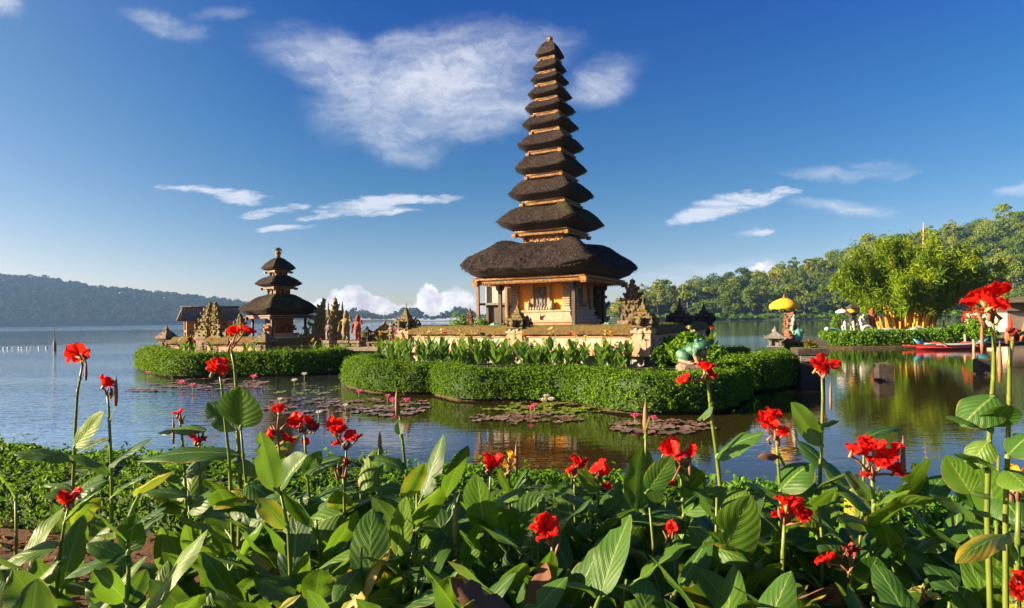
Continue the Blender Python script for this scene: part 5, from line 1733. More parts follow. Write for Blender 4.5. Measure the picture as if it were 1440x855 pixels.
for i, (p_, row) in enumerate(spots):
    kind_i = r.choices([0, 1, 2, 3, 4, 5], [3, 3, 3, 2, 1.0, 0.8])[0]
    px_ = 720 + p_.x / p_.y * 840
    if not pink_done and row == 1 and 690 < px_ < 725: kind_i = 6; pink_done = True
    t0, kd = protos[kind_i]
    if kind_i in first: o = copy_tree(t0)
    else: o = t0; first.add(kind_i)
    o.location = (p_.x, p_.y, 0.48); o.rotation_euler = (0, 0, r.uniform(0, 6.28))
    s_ = r.uniform(0.82, 1.12); o.scale = (s_, s_, s_)
    o['label'] = BL[kd]; o['group'] = (kd or 'leafy') + ' cannas of the bed before the tall tower wall'
for i_, (t0, kd) in enumerate(protos):
    if i_ not in first:
        for ch in KIDS.get(t0.name, []): bpy.data.objects.remove(ch)
        bpy.data.objects.remove(t0)
bush('garden_shrub', 'dark shrub against the shaded side wall just behind the corner post', (5.75, 21.0, 0.45), 0.7, 1.15, M_hedge, 800, .18, 58)
bush('garden_shrub', 'broad dark shrub in front of the corner post of the shaded side wall', (5.2, 20.3, 0.45), 0.5, 0.8, M_hedge, 500, .18, 59)
# dark glossy plants to the right of the bed
bush('garden_shrub', 'dark leafy shrub at the right corner of the tall tower wall', (5.9, 19.6, 0.45), 0.8, 1.25, M_hedge, 900, 0.2, 61)
bush('garden_shrub', 'low dark broad-leaved shrub behind the green frog', (6.6, 19.0, 0.45), 0.75, 0.85, M_hedge, 700, 0.22, 62)
for i, (px_, py_, d_, c_, lb) in enumerate(((1000, 465, 20.0, 'red', 'orange-red flowered canna at the right end of the tower wall'), (971, 462, 20.5, 'cream', 'cream flowered canna by the right corner post of the tower wall'))):
    o = bed_canna(120 + i, c_); g_ = P(px_, py_, d_); o.location = (g_.x, g_.y, 0.5); o.scale = (1.2, 1.2, 1.3); o['label'] = lb
# flowers along the left garden and beside the footbridge
for i, (px_, d_, c_, lb) in enumerate(((254, 28.6, 'cream', 'cream canna just behind the left hedge by the corner post'), (262, 28.8, 'yellow', 'yellow canna at the left hedge before the split gate'), (272, 28.4, 'red', 'red canna before the left half of the split gate'),
        (297, 27.6, 'red', 'red canna below the opening of the split gate'), (345, 27.4, 'red', 'red canna before the left garden wall'), (356, 27.2, 'red', 'red canna beside the front corner post of the left garden'),
        (440, 28.0, 'yellow', 'yellow canna in front of the shaded left garden wall'), (452, 28.4, 'red', 'red canna in front of the leafy gate half'),
        (553, 22.4, 'red', 'red canna at the left end of the long hedge'), (563, 22.2, 'yellow', 'yellow canna at the left end of the long hedge'), (570, 22.0, 'red', 'red canna below the left post of the tall tower wall'), (597, 21.2, 'red', 'red canna low behind the long hedge'))):
    o = bed_canna(140 + i, c_); g_ = P(px_, 480, d_); o.location = (g_.x, g_.y, 0.5); o.scale = (0.85, 0.85, 0.85 if i < 8 else 1.0); o['label'] = lb

# bushes and ornaments inside the court
bush('garden_shrub', 'bright green shrub showing above the left part of the tower wall', P(649, 452, 28.5).xy.to_3d() + Vector((0, 0, 1.18)), 0.62, 1.45, M_bush, 900, 0.13, 63)
bush('garden_shrub', 'smaller bright green shrub just left of the small shrine', P(677, 452, 28.0).xy.to_3d() + Vector((0, 0, 1.18)), 0.42, 1.25, M_bush, 600, 0.13, 64)
candi('stone_spire', 'small carved stone spire between the two bright shrubs', P(661, 452, 28.2).xy.to_3d() + Vector((0, 0, 1.18)), TH, 1.55, 0.42, M_brownstone, 71, cat='spire')

def frog(name, label, loc, rotz, s, vox=0.018):
    b = MB()
    b.ell((-0.08, 0, 0.30), (0.31, 0.23, 0.20), 16, 10, Matrix.Rotation(R(-32), 3, 'Y'))
    b.ell((0.14, 0, 0.42), (0.24, 0.21, 0.15), 14, 9, Matrix.Rotation(R(-14), 3, 'Y'))
    b.ell((0.12, 0, 0.30), (0.18, 0.17, 0.17), 12, 8)
    for q in (-1, 1):
        b.ell((0.10, q * 0.13, 0.56), (0.065, 0.06, 0.065), 10, 8)
        b.ell((-0.22, q * 0.22, 0.19), (0.20, 0.10, 0.15), 12, 8, Matrix.Rotation(R(30), 3, 'Y'))
        b.tube([(-0.30, q * .24, .10), (-0.12, q * .27, .05), (0.02, q * .29, .03)], [.07, .055, .05], 8)
        b.tube([(0.12, q * .16, .36), (0.10, q * .24, .22), (0.16, q * .22, .05)], [.075, .06, .05], 8)
        for k in (-1, 0, 1):
            b.tube([(0.02, q * .29, .03), (0.12, q * .29 + k * .05, .02)], [.03, .018], 6)
            b.tube([(0.15, q * .22, .04), (0.25, q * .22 + k * .05, .02)], [.03, .018], 6)
    b.tube([(0.34, -0.14, .40), (0.385, 0, .405), (0.34, 0.14, .40)], [.012, .012, .012], 6)
    o = tag(b.build(name, M_frog), label, 'statue')
    o.location = loc; o.rotation_euler = (0, 0, rotz); o.scale = (s, s, s)
    m = o.modifiers.new('remesh', 'REMESH'); m.mode = 'VOXEL'; m.voxel_size = vox; m.use_smooth_shade = True
    return o
g_ = P(979, 512, 15.6)
frog('frog_statue', 'large green frog statue sitting on the hedge edge of the tower garden', (g_.x - .02, g_.y, 0.98), R(-42), 1.08)
b = MB(); b.sq([(0.42, 0.3), (0.42, 0.9), (0.36, 0.98)], (g_.x, g_.y, 0)); tag(b.build('stone_block', M_stone), 'stone block under the large green frog statue', 'pedestal')
for px_, d_, s_, rz_, lb in ((700, 24.6, 1.0, 2.6, 'teal frog statue beside the small shrine behind the wall'), (811, 23.6, 0.85, 2.9, 'small teal frog statue at the right front of the orange shrine'), (851, 24.3, 0.9, 0.4, 'teal frog statue between the tower post and the dark gate pillar')):
    g_ = P(px_, 450, d_)
    f_ = frog('frog_statue', lb, (g_.x, g_.y, 1.62), rz_, s_, 0.03); f_.scale = (s_, s_, s_ * 0.75); f_.data.materials[0] = M_teal
    b = MB(); b.sq([(0.4, 1.15), (0.4, 1.62)], (g_.x, g_.y, 0)); tag(b.build('stone_block', M_stone), 'stone block under the ' + lb, 'pedestal')

# ------------------------------------------------------------ umbrella shrine by the pond
def umbrella(name, label, loc, h, rad, drop, mat, cat='umbrella', lean=0.0):
    t = thing(name, label, cat, loc)
    b = MB(); b.tube([(0, 0, 0), (0, 0, h)], 0.022 * rad / 0.45, 7); b.build('pole', M_iron, t)
    b = MB()
    n = 20
    vs, fs = [], []
    for (rr, z) in ((0.02, h), (0.35 * rad, h - 0.10 * rad), (0.72 * rad, h - .27 * rad), (rad, h - .52 * rad)):
        for i in range(n):
            a = 2 * math.pi * i / n
            q = 1 + 0.05 * math.cos(a * 10)
            vs.append((rr * q * math.cos(a), rr * q * math.sin(a), z))
    for (rr, z) in ((rad * 1.01, h - .52 * rad - .5 * drop), (rad * 0.99, h - .52 * rad - drop)):
        for i in range(n):
            a = 2 * math.pi * i / n
            vs.append((rr * (1 + .05 * (i % 2)) * math.cos(a), rr * (1 + .05 * (i % 2)) * math.sin(a), z + .16 * drop * (i % 2)))
    for j in range(5):
        for i in range(n):
            k2 = (i + 1) % n
            fs.append((j * n + i, j * n + k2, (j + 1) * n + k2, (j + 1) * n + i))
    b.add(vs, fs, True)
    o = b.build('canopy', mat, t)
    m = o.modifiers.new('solid', 'SOLIDIFY'); m.thickness = 0.008
    b = MB(); b.lathe([(.05 * rad / .45, h - .02), (.06 * rad / .45, h + .03), (.02, h + .08), (.035, h + .10), (0.002, h + .15)], 8); b.build('finial', M_gold, t)
    return t
g_ = P(1103, 490, 20.8)
umbrella('ceremonial_umbrella', 'yellow fringed ceremonial umbrella over the carved fountain statue', (g_.x + 0.02, g_.y, 0.75), 2.08, 0.46, 0.17, M_yellowcloth)
g_ = P(1112, 490, 20.6)
st_ = thing('carved_statue', 'brown and white carved statue group under the yellow umbrella', 'statue', (g_.x, g_.y, 0.5))
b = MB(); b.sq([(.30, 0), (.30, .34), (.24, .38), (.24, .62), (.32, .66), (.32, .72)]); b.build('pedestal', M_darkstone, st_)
b = MB(); rr = random.Random(9)
b.tube([(0.02, 0, .7), (-.02, 0, 1.1), (0.03, 0, 1.5), (0, 0, 1.86)], [.22, .19, .16, .08], 8)
for q in range(64):
    z = rr.uniform(.72, 1.86); a = rr.uniform(0, 6.28); q2 = .27 - .11 * (z - .7)
    b.ell((q2 * math.cos(a), q2 * math.sin(a), z), (rr.uniform(.03, .07), rr.uniform(.03, .07), rr.uniform(.03, .10)), 7, 5)
b.tube([(.05, -.1, 1.25), (.22, -.12, 1.3), (.26, -.1, 1.38)], [.04, .03, .03], 6)
b.tube([(-.05, -.1, 1.0), (-.2, -.12, .9), (-.22, -.1, .78)], [.05, .035, .03], 6)
o = b.build('figure', M_brownstone, st_); m = o.modifiers.new('remesh', 'REMESH'); m.mode = 'VOXEL'; m.voxel_size = 0.022; m.use_smooth_shade = True
b = MB()
for q in range(3): b.ell((-.04 + .03 * q, -.19, 1.28 + .14 * q), (.07, .06, .09), 8, 6); b.ell((-.03 + .03 * q, -.2, 1.42 + .14 * q), (.04, .04, .05), 8, 6)
b.build('small_figures', M_whitestone, st_)
bush('garden_shrub', 'leafy offering plants round the foot of the carved statue', (g_.x - .05, g_.y - .42, 0.75), 0.34, 0.55, M_hedge, 260, 0.11, 65)
g_ = P(1122, 470, 20.4)
fi = thing('fish_fountain', 'teal fish fountain spouting water beside the carved statue', 'fountain', (g_.x, g_.y, 0.5))
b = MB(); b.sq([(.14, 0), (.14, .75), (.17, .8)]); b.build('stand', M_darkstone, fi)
b = MB(); b.ell((0, 0, 1.02), (.16, .15, .24), 12, 9); b.ell((.1, 0, 1.15), (.12, .11, .10), 10, 7); b.spike((-.12, 0, 1.1), .1, .22, (-.1, 0)); b.spike((0, 0, 1.2), .07, .14); b.build('fish', M_teal, fi)
b = MB(); b.tube([(.2 + .55 * t, -.02, 1.17 + 0.35 * t - 1.15 * t * t) for t in [q / 12 for q in range(13)]], [.008] * 13, 5); b.build('water_jet', M_jet, fi)
lantern('stone_lantern', 'grey stone lantern left of the yellow umbrella', P(1090, 480, 20.2).xy.to_3d() + Vector((0, 0, 0.6)), 1.25, M_greystone, 0.55)
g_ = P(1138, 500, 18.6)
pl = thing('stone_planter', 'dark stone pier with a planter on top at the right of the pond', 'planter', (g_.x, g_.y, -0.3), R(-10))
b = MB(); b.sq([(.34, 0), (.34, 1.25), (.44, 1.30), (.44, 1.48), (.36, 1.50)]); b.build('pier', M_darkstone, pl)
b = MB(); b.bz(-.36, .36, -.40, -.345, 1.1, 1.28); b.build('ledge', M_greystone, pl)
r5 = np.random.default_rng(66); n5 = r5.normal(0, 1, (90, 3)); n5[:, 2] = np.abs(n5[:, 2]); n5 /= np.linalg.norm(n5, axis=1, keepdims=True)
V_, F_, R_ = cards(np.array([.05, 0, 1.52]) + n5 * .13, np.cross(n5, r5.normal(0, 1, (90, 3))), .26, .06, r5, .2)
link('spiky_plant', big_mesh('spiky_plant', V_, F_, M_moss_tuft, R_), pl)
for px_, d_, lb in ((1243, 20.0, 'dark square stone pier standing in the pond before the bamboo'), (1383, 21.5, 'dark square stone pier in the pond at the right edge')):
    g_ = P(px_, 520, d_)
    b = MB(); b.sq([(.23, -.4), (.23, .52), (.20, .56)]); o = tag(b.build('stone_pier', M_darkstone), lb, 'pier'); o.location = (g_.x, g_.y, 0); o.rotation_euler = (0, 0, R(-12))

# ------------------------------------------------------------ bamboo garden across the pond
gb = [w2(1152, 489), w2(1200, 489.5), w2(1260, 489), w2(1310, 488), w2(1380, 486), (40, 44), (44, 56), (24, 56), (20.5, 47)]
island('bamboo_island', gb, 0.14, M_rim)
d_ = G(1230, 489).y
hedge('clipped_hedge', 'clipped hedge along the water below the bamboo clump', [(21.9, d_ + .62), (24, d_ + .5), (26.5, d_ + .55), (30.5, d_ + .7)], 1.3, 1.0, 0.05, 11000, 0.15, M_bush, 6, lump=.14)
bush('round_bush', 'clipped round bush at the left end of the bamboo garden', (P(1172, 480, d_ + .6).x, d_ + .75, 0.1), 0.92, 1.05, M_bush, 1800, .14, 67)
bush('topiary_bush', 'tall two-lobed bright topiary beside the white statues', (P(1181, 470, 43.5).x, 43.5, 0.4), 0.6, 2.1, M_bush, 1400, .14, 68, lobes=5)
g0 = P(1270, 470, 45)
BS = 1.02
bb = thing('bamboo_clump', 'huge arching golden-stemmed bamboo clump across the pond', 'bamboo', (g0.x + 0.4, g0.y, 0.3))
bb.scale = (0.82, 0.82, 0.98)
rb = np.random.default_rng(12)
P_, N_ = [], []
SPEC = []
for q in range(46):
    a = rb.uniform(0, 6.28); br = rb.uniform(0.2, 2.6)
    SPEC.append((br * math.cos(a), br * math.sin(a) * .7, rb.uniform(0.4, 4.4), a + rb.normal(0, .35), rb.uniform(5.6, 8.6), None))
SPEC += [(-1.9, -.6, 4.6, math.pi + .05, 7.6, 'l'), (-1.6, -.8, 3.8, math.pi - .1, 6.9, 'l'), (-1.7, 0, 3.2, math.pi + .1, 8.6, 'l'), (2.0, -.3, 6.2, -.05, 8.2, 'r'), (1.6, -.6, 4.9, .1, 7.2, 'r'), (2.2, .2, 6.9, .05, 7.0, 'r'), (1.2, -.8, 3.4, -.1, 8.7, 'r')]
for (x0, y0, reach, a, H, _) in SPEC:
    m = MB(); pts = []
    for k in range(9):
        t = k / 8
        pts.append(Vector((x0 + math.cos(a) * reach * t ** 1.7, y0 + math.sin(a) * reach * .8 * t ** 1.7, H * (t - 0.16 * t ** 3 * (reach / 3)))))
    m.tube(pts, [.10, .095, .09, .08, .07, .06, .045, .03, .015], 6)
    m.build('culm', M_bamboo, bb)
    for k in range(52):
        t = rb.uniform(0.42, 1.02)
        c = pts[0]
        f = min(t, .999) * 8; i0 = int(f); c = pts[i0].lerp(pts[i0 + 1], f - i0)
        pd = rb.normal(0, 1, 3); pd[2] = pd[2] * .5 - .1; pd /= np.linalg.norm(pd)
        Lp = rb.uniform(.5, 1.15) * (1.15 - .4 * t)
        n = 17
        s_ = rb.random(n)[:, None]
        P_.append(np.array(c) + pd * s_ * Lp + rb.normal(0, .24, (n, 3)) + np.array([0, 0, -.35]) * s_ ** 2)
        N_.append(np.repeat((rb.normal(0, .5, 3) + [0, 0, .7])[None], n, 0))
V_, F_, R_ = cards(np.concatenate(P_), np.concatenate(N_), .46, .105, rb, .55, .5)
link('foliage', big_mesh('foliage', V_, F_, M_bamboo_leaf, R_), bb)
m = MB(); m.tube([(1.6, .3, 3), (1.62, .3, 6.5), (1.75, .3, 9.0)], [.09, .08, .05], 6); m.build('culm', M_bamboo, bb)
# short golden stubs at the foot
for q in range(22):
    a = rb.uniform(0, 6.28); br = rb.uniform(1.6, 3.0)
    m = MB(); x0, y0 = br * math.cos(a), br * math.sin(a) * .7
    m.tube([(x0, y0, -.1), (x0 + .1 * math.cos(a), y0 + .1 * math.sin(a), rb.uniform(.8, 1.9))], [.10, .085], 6); m.build('culm_stub', M_bamboo, bb)
# naga balustrade winding along the hedge
na = thing('naga_balustrade', 'white and teal serpent balustrade winding along the bamboo hedge', 'balustrade', (0, 0, 0))
b = MB(); b.tube([(P(px_, py_, 41.4).x, 41.4, P(px_, py_, 41.4).z) for px_, py_ in ((1163, 466), (1172, 463), (1180, 466), (1190, 468), (1200, 467), (1210, 468))], [.17, .14, .13, .12, .12, .11], 8); b.build('teal_section', M_teal, na)
b = MB(); b.tube([(P(px_, py_, 41.4).x, 41.4, P(px_, py_, 41.4).z) for px_, py_ in ((1228, 470), (1236, 465.5), (1248, 463), (1260, 465), (1272, 467), (1282, 464), (1292, 461), (1302, 464), (1318, 464), (1328, 461))], [.1, .12, .13, .13, .13, .14, .16, .12, .12, .1], 8); b.build('pale_section', M_whitestone, na)
b = MB()
for q in range(24):
    a = q / 24 * 6.283
    b.ell((P(1220, 465, 41.2).x + .34 * math.cos(a), 41.2, P(1220, 465.5, 41.2).z + .34 * math.sin(a)), (.105, .105, .105), 7, 5)
b.ell((P(1163, 463, 41.2).x, 41.2, P(1163, 463, 41.2).z), (.17, .16, .16), 10, 8); b.build('coil', M_whitestone, na)
for i, (px_, lb, um, c_) in enumerate(((1188, 'white statue under a pale umbrella beside the topiary', M_whitecloth, M_whitestone), (1200, 'white statue under a yellow umbrella across the pond', M_yellowcloth, M_whitestone))):
    g_ = P(px_, 465, 42.8)
    statue('standing_statue', lb, (g_.x, 42.8, 0.42), 0, 0.9, c_, 1, ped=.4, pw=.55)
    umbrella('small_umbrella', ('pale' if i == 0 else 'yellow') + ' umbrella over a white statue across the pond', (g_.x - .08, 43.0, 0.45), 2.2, .38, .10, um)
g_ = P(1217, 465, 42.8)
statue('standing_statue', 'large white-draped statue before the bamboo stems', (g_.x - .2, 42.8, 0.45), .3, 1.3, M_whitestone, 1, ped=.6, pw=.9, crown=False)
statue('standing_statue', 'dark red statue right of the white-draped one', (g_.x + .6, 43.0, 0.45), -.3, 1.5, M_redstone, 0, ped=.6, pw=.8)
b = MB(); b.sq([(.3, 0), (.3, .3), (.16, .4), (.16, 1.0), (.3, 1.1), (.3, 1.3), (.12, 1.45)]); o = tag(b.build('shrine_roof_post', M_darkstone), 'dark little stone shrine top behind the white-draped statue', 'shrine'); o.location = (g_.x - .1, 44.2, 2.0)
o.name = 'stone_shrine'; o.location.z = 0.45; o.scale = (1.1, 1.1, 1.75)
for i, (px_, d0, rad_, h_, lb) in enumerate(((1316, 40.6, .9, 1.1, 'green bush behind the left half of the red boat'), (1345, 40.3, 1.0, 1.2, 'green bush behind the middle of the red boat'), (1376, 39.8, 1.2, 1.55, 'dark green bush behind the stern of the red boat'), (1330, 48, 1.3, .8, 'low green bush at the right foot of the bamboo'))):
    g_ = P(px_, 480, d0); bush('garden_shrub', lb, (g_.x, d0, 0.2), rad_, h_, M_hedge if i != 0 else M_bush, 1100, .22, 80 + i)
fl = bush('flowering_bush', 'bush with red flowers near the lakeside building', (P(1373, 470, 42).x, 42, 0.5), .8, 1.8, M_bush, 700, .22, 90)
r5 = np.random.default_rng(90); n5 = r5.normal(0, 1, (60, 3)); n5[:, 2] = np.abs(n5[:, 2]); n5 /= np.linalg.norm(n5, axis=1, keepdims=True)
V_, F_, R_ = cards(np.array([0, 0, 1.3]) + n5 * np.array([.8, .8, .8]), n5, .32, .26, r5, .4)
link('blossoms', big_mesh('blossoms', V_, F_, M_red, R_), fl)
# lakeside building at the right edge
g_ = P(1440, 450, 55)
bd = thing('lakeside_pavilion', 'low pavilion with a dark roof and pale base wall at the right edge', 'building', (g_.x, g_.y, 0.4))
b = MB(); b.bz(-3.2, 8, -2, 3, 0, 1.85); b.build('base_wall', M_palepink, bd)
b = MB(); b.bz(-3.3, 8.1, -2.15, 3.1, 1.85, 2.0); b.build('ledge', M_darkwood, bd)
b = MB(); b.sq([(3.6, 2.75), (3.6, 2.9), (0.2, 3.5)], (2.2, 0.5, 0)); b.build('roof', M_darkstone, bd)
b = MB(); b.bz(-1.45, 5.85, -3.15, -3.105, 2.72, 2.85); b.build('fascia', M_whitestone, bd)
for sx in (-.8, 1.2, 3.2, 5.2):
    b = MB(); b.sq([(.12, 2.0), (.12, 2.76)], (sx, -1.6, 0)); b.build('post', M_brownwood, bd)
b = MB(); b.bz(-0.6, 5, 1.5, 1.7, 2.0, 2.74); b.build('back_wall', M_greywall, bd)

# red outrigger boat
g_ = P(1338, 490, 37.2)
bo = thing('outrigger_boat', 'red wooden outrigger canoe with blue upturned ends', 'boat', (g_.x, g_.y, 0), R(2))
bo.scale = (.82, .82, .82)
b1, b2, b3 = MB(), MB(), MB()
n = 22
def sect(u):
    wd = .36 * max(0.06, (1 - abs(u) ** 2.6)); sh = .44 + .16 * abs(u) ** 3 + .14 * max(0, abs(u) - .8) * 5 * .35
    kl = -.10 + .35 * max(0, abs(u) - .75) ** 1.5
    return wd, sh, kl
vs, fs, fm = [], [], []
for i in range(n + 1):
    u = -1 + 2 * i / n; wd, sh, kl = sect(u); x = u * 2.75 * (1 + 0.0)
    vs += [(x, -wd, sh), (x, -wd * .98, sh - .13), (x, -wd * .75, .1), (x, 0, kl), (x, wd * .75, .1), (x, wd * .98, sh - .13), (x, wd, sh), (x, wd * .86, sh), (x, wd * .6, .15), (x, 0, kl + .06), (x, -wd * .6, .15), (x, -wd * .86, sh)]
for grp, bb_ in (((1, 2, 3, 4), b1), ((0, 5, 6, 11), b2), ((7, 8, 9, 10), b3)):
    f_ = []
    for i in range(n):
        for j in grp:
            k2 = (j + 1) % 12
            f_.append((i * 12 + j, (i + 1) * 12 + j, (i + 1) * 12 + k2, i * 12 + k2))
    bb_.add(vs, f_, True)
b1.build('hull', M_boatred, bo); b2.build('gunwale', M_boatwhite, bo); b3.build('inside', M_boatwood, bo)
for s in (-1, 1):
    b = MB(); b.tube([(s * 2.2, 0, .47), (s * 2.62, 0, .55), (s * 2.92, 0, .80)], [.17, .13, .05], 8); b.build('prow', M_boatblue, bo)
b = MB(); b.tube([(-2.4, -.39, .44), (-1.5, -.40, .40)], .05, 6); b.tube([(1.5, -.40, .40), (2.5, -.33, .46)], .05, 6); b.build('blue_trim', M_boatblue, bo)
b = MB(); b.tube([(-3.5, -1.1, .28), (-1.2, -1.15, .16), (2.2, -1.1, .2)], [.05, .07, .05], 7); b.tube([(-3.0, 1.1, .28), (-1.2, 1.15, .16), (2.2, 1.1, .2)], [.05, .07, .05], 7); b.build('outrigger_float', M_boatred, bo)
b = MB()
for x in (-1.2, 1.2): b.tube([(x, -1.15, .2), (x, -.4, .52), (x, .4, .52), (x, 1.15, .2)], .035, 6)
b.build('outrigger_arm', M_boatred, bo)
b = MB()
for x in (-.8, .8): b.bz(x - .12, x + .12, -.3, .3, .36, .40)
b.build('thwart', M_boatwood, bo)
for px_, d0, h0, lb in ((1369, 35.4, .62, 'thin mooring post in front of the red boat stern'), (1357, 39.0, .8, 'short golden post just behind the red boat')):
    g_ = P(px_, 480, d0); b = MB(); b.tube([(0, 0, -.5), (0.02, 0, h0 * .5), (0, 0, h0)], [.08, .075, .07], 8); b.lathe([(.07, h0), (.09, h0 + .02), (.02, h0 + .06)], 8)
    o = tag(b.build('mooring_post', M_plank), lb, 'post'); o.location = (g_.x, d0, 0)

# right bank grass
rg = np.random.default_rng(31)
P_ = []
while len(P_) < 16000:
    y = 6 + 42 * rg.random() ** 1.6; x = rbank_line(y) + rg.uniform(-.2, 4.5) * (y / 14)
    if abs(x / y) < .95: P_.append((x, y, rbank_z(x, y)))
P_ = np.array(P_)
V_, F_, R_ = cards(P_ + [0, 0, .06], rg.normal(0, 1, (len(P_), 3)) * [1, 1, .15], .26, .035, rg, .1)
tag(link('grass', big_mesh('grass', V_, F_, M_grass, R_)), 'yellow-green grass on the right bank of the pond', 'grass', kind='stuff')

# ------------------------------------------------------------ open water: pole and float line
g_ = P(77, 492, 53)
po = thing('fishing_pole', 'thin pole standing in the open lake at the far left', 'pole', (g_.x, 53, 0))
b = MB(); b.tube([(0, 0, -.5), (0.0, 0, .8), (-.05, 0, 2.2)], [.05, .04, .015], 6); b.build('rod', M_darkwood, po)
b = MB(); b.lathe([(.06, -.2), (.12, .1), (.13, .45), (.08, .75), (.05, .8)], 8); b.build('sleeve', M_brownwood, po)
fm = MB(); fm.ell((0, 0, 0.03), (.16, .13, .10), 10, 7); fm.lathe([(.04, .1), (.04, .16)], 6)
fme = fm.mesh('float_buoy', M_buoy)
rr = random.Random(3)
for i, px_ in enumerate((-12, 0, 6, 12, 18, 27, 31, 39, 43, 55, 66)):
    o = link('float_buoy', fme); g_ = P(px_, 491, 58 + rr.uniform(-.6, .6)); o.location = (g_.x, g_.y, 0.02); s_ = rr.uniform(.4, .8); o.scale = (s_, s_, s_); o.rotation_euler = (0, 0, rr.uniform(0, 3))
    tag(o, 'small pale float of the buoy line on the open lake at far left', 'buoy', 'floats of the buoy line')

# ------------------------------------------------------------ water lilies
def pad_mesh(seed):
    r = random.Random(seed)
    n = 18; vs = [(0, 0, .004)]; 
    for ring, z in ((.55, .004), (1.0, .010)):
        for i in range(n + 1):
            a = .12 + (6.283 - .24) * i / n
            q = ring * (1 + .04 * math.sin(3 * a + seed))
            vs.append((q * math.cos(a), q * math.sin(a) * .94, z + (.012 * math.sin(5 * a + seed) if ring == 1 else 0)))
    fs = [(0, 1 + i, 2 + i) for i in range(n)]
    m = n + 1
    fs += [(1 + i, 1 + m + i, 2 + m + i, 2 + i) for i in range(n)]
    b = MB(); b.add(vs, fs, True)
    return b
PADS = {'g': [pad_mesh(q).mesh('lily_pad', M_pad_green) for q in range(4)], 'm': [pad_mesh(9 + q).mesh('lily_pad', M_pad_mauve) for q in range(4)]}
rl = random.Random(55)
def pads(cx, cy, rx, ry, n, kind, label, group, size=(.10, .20)):
    placed = []
    tries = 0
    while len(placed) < n and tries < n * 30:
        tries += 1
        a = rl.uniform(0, 6.283); q = math.sqrt(rl.random())
        px_, py_ = cx + rx * q * math.cos(a), cy + ry * q * math.sin(a)
        g = G(px_, py_, 0.0); s = rl.uniform(*size)
        if any((g.x - p[0]) ** 2 + (g.y - p[1]) ** 2 < (0.62 * (s + p[2])) ** 2 for p in placed): continue
        placed.append((g.x, g.y, s))
        o = link('lily_pad', PADS[kind][rl.randrange(4)])
        o.location = (g.x, g.y, 0.008 + 0.0015 * (len(placed) % 7)); o.scale = (s, s, 1); o.rotation_euler = (rl.uniform(-.02, .02), rl.uniform(-.02, .02), rl.uniform(0, 6.28))
        tag(o, label, 'lily pad', group)
pads(765, 575, 90, 8, 44, 'g', 'green lily pad in the pond close below the middle of the long hedge', 'green pads below the long hedge')
pads(735, 589, 78, 8, 30, 'm', 'mauve lily pad around the pink lily at the middle of the pond', 'mauve pads at the middle of the pond')
pads(930, 601, 80, 10, 32, 'm', 'reddish lily pad in the pond below the frog statue', 'reddish pads below the frog')
pads(545, 572, 66, 13, 46, 'm', 'mauve lily pad in the pond below the left end of the long hedge', 'mauve pads below the hedge end')
pads(430, 572, 62, 14, 40, 'm', 'pale lily pad in the pond between the two gardens', 'pale pads between the gardens')
pads(430, 548, 50, 8, 16, 'g', 'green lily pad in the water between the two gardens', 'green pads between the gardens')
pads(300, 541, 85, 8, 40, 'm', 'pale mauve lily pad in front of the left garden hedge', 'pads before the left garden', (.16, .26))
pads(205, 549, 28, 3, 8, 'm', 'pale lily pad off the left tip of the left garden', 'pads off the left tip', (.16, .26))
def lily(px_, py_, mat, label, s=.11, group=None):
    g = G(px_, py_ + 3, 0.0)
    r = random.Random(int(px_))
    t = thing('water_lily', label, 'water lily', (g.x, g.y, 0.0), r.uniform(0, 6), group)
    geos = []
    for lay, (n, an, L) in enumerate(((8, 1.25, 1.0), (7, .85, .95), (5, .45, .85))):
        for q in range(n):
            a = 6.283 * q / n + lay * .4
            geos.append((*petal_geo((math.cos(a), math.sin(a), 0), (0, 0, 1), L, .42, r, (an * .75, an), q + lay * 9), 0))
    f = link('petals', uv_mesh('petals', geos, mat), t); f.location = (0, 0, .12 * s / .11); f.scale = (s,) * 3
    m = MB(); m.tube([(0, 0, -.1), (0, 0, .12 * s / .11)], .01, 5); m.build('stalk', M_stem, t)
    m = MB(); m.ell((0, 0, .14 * s / .11), (.25 * s, .25 * s, .3 * s), 8, 6); m.build('centre', M_yellow, t)
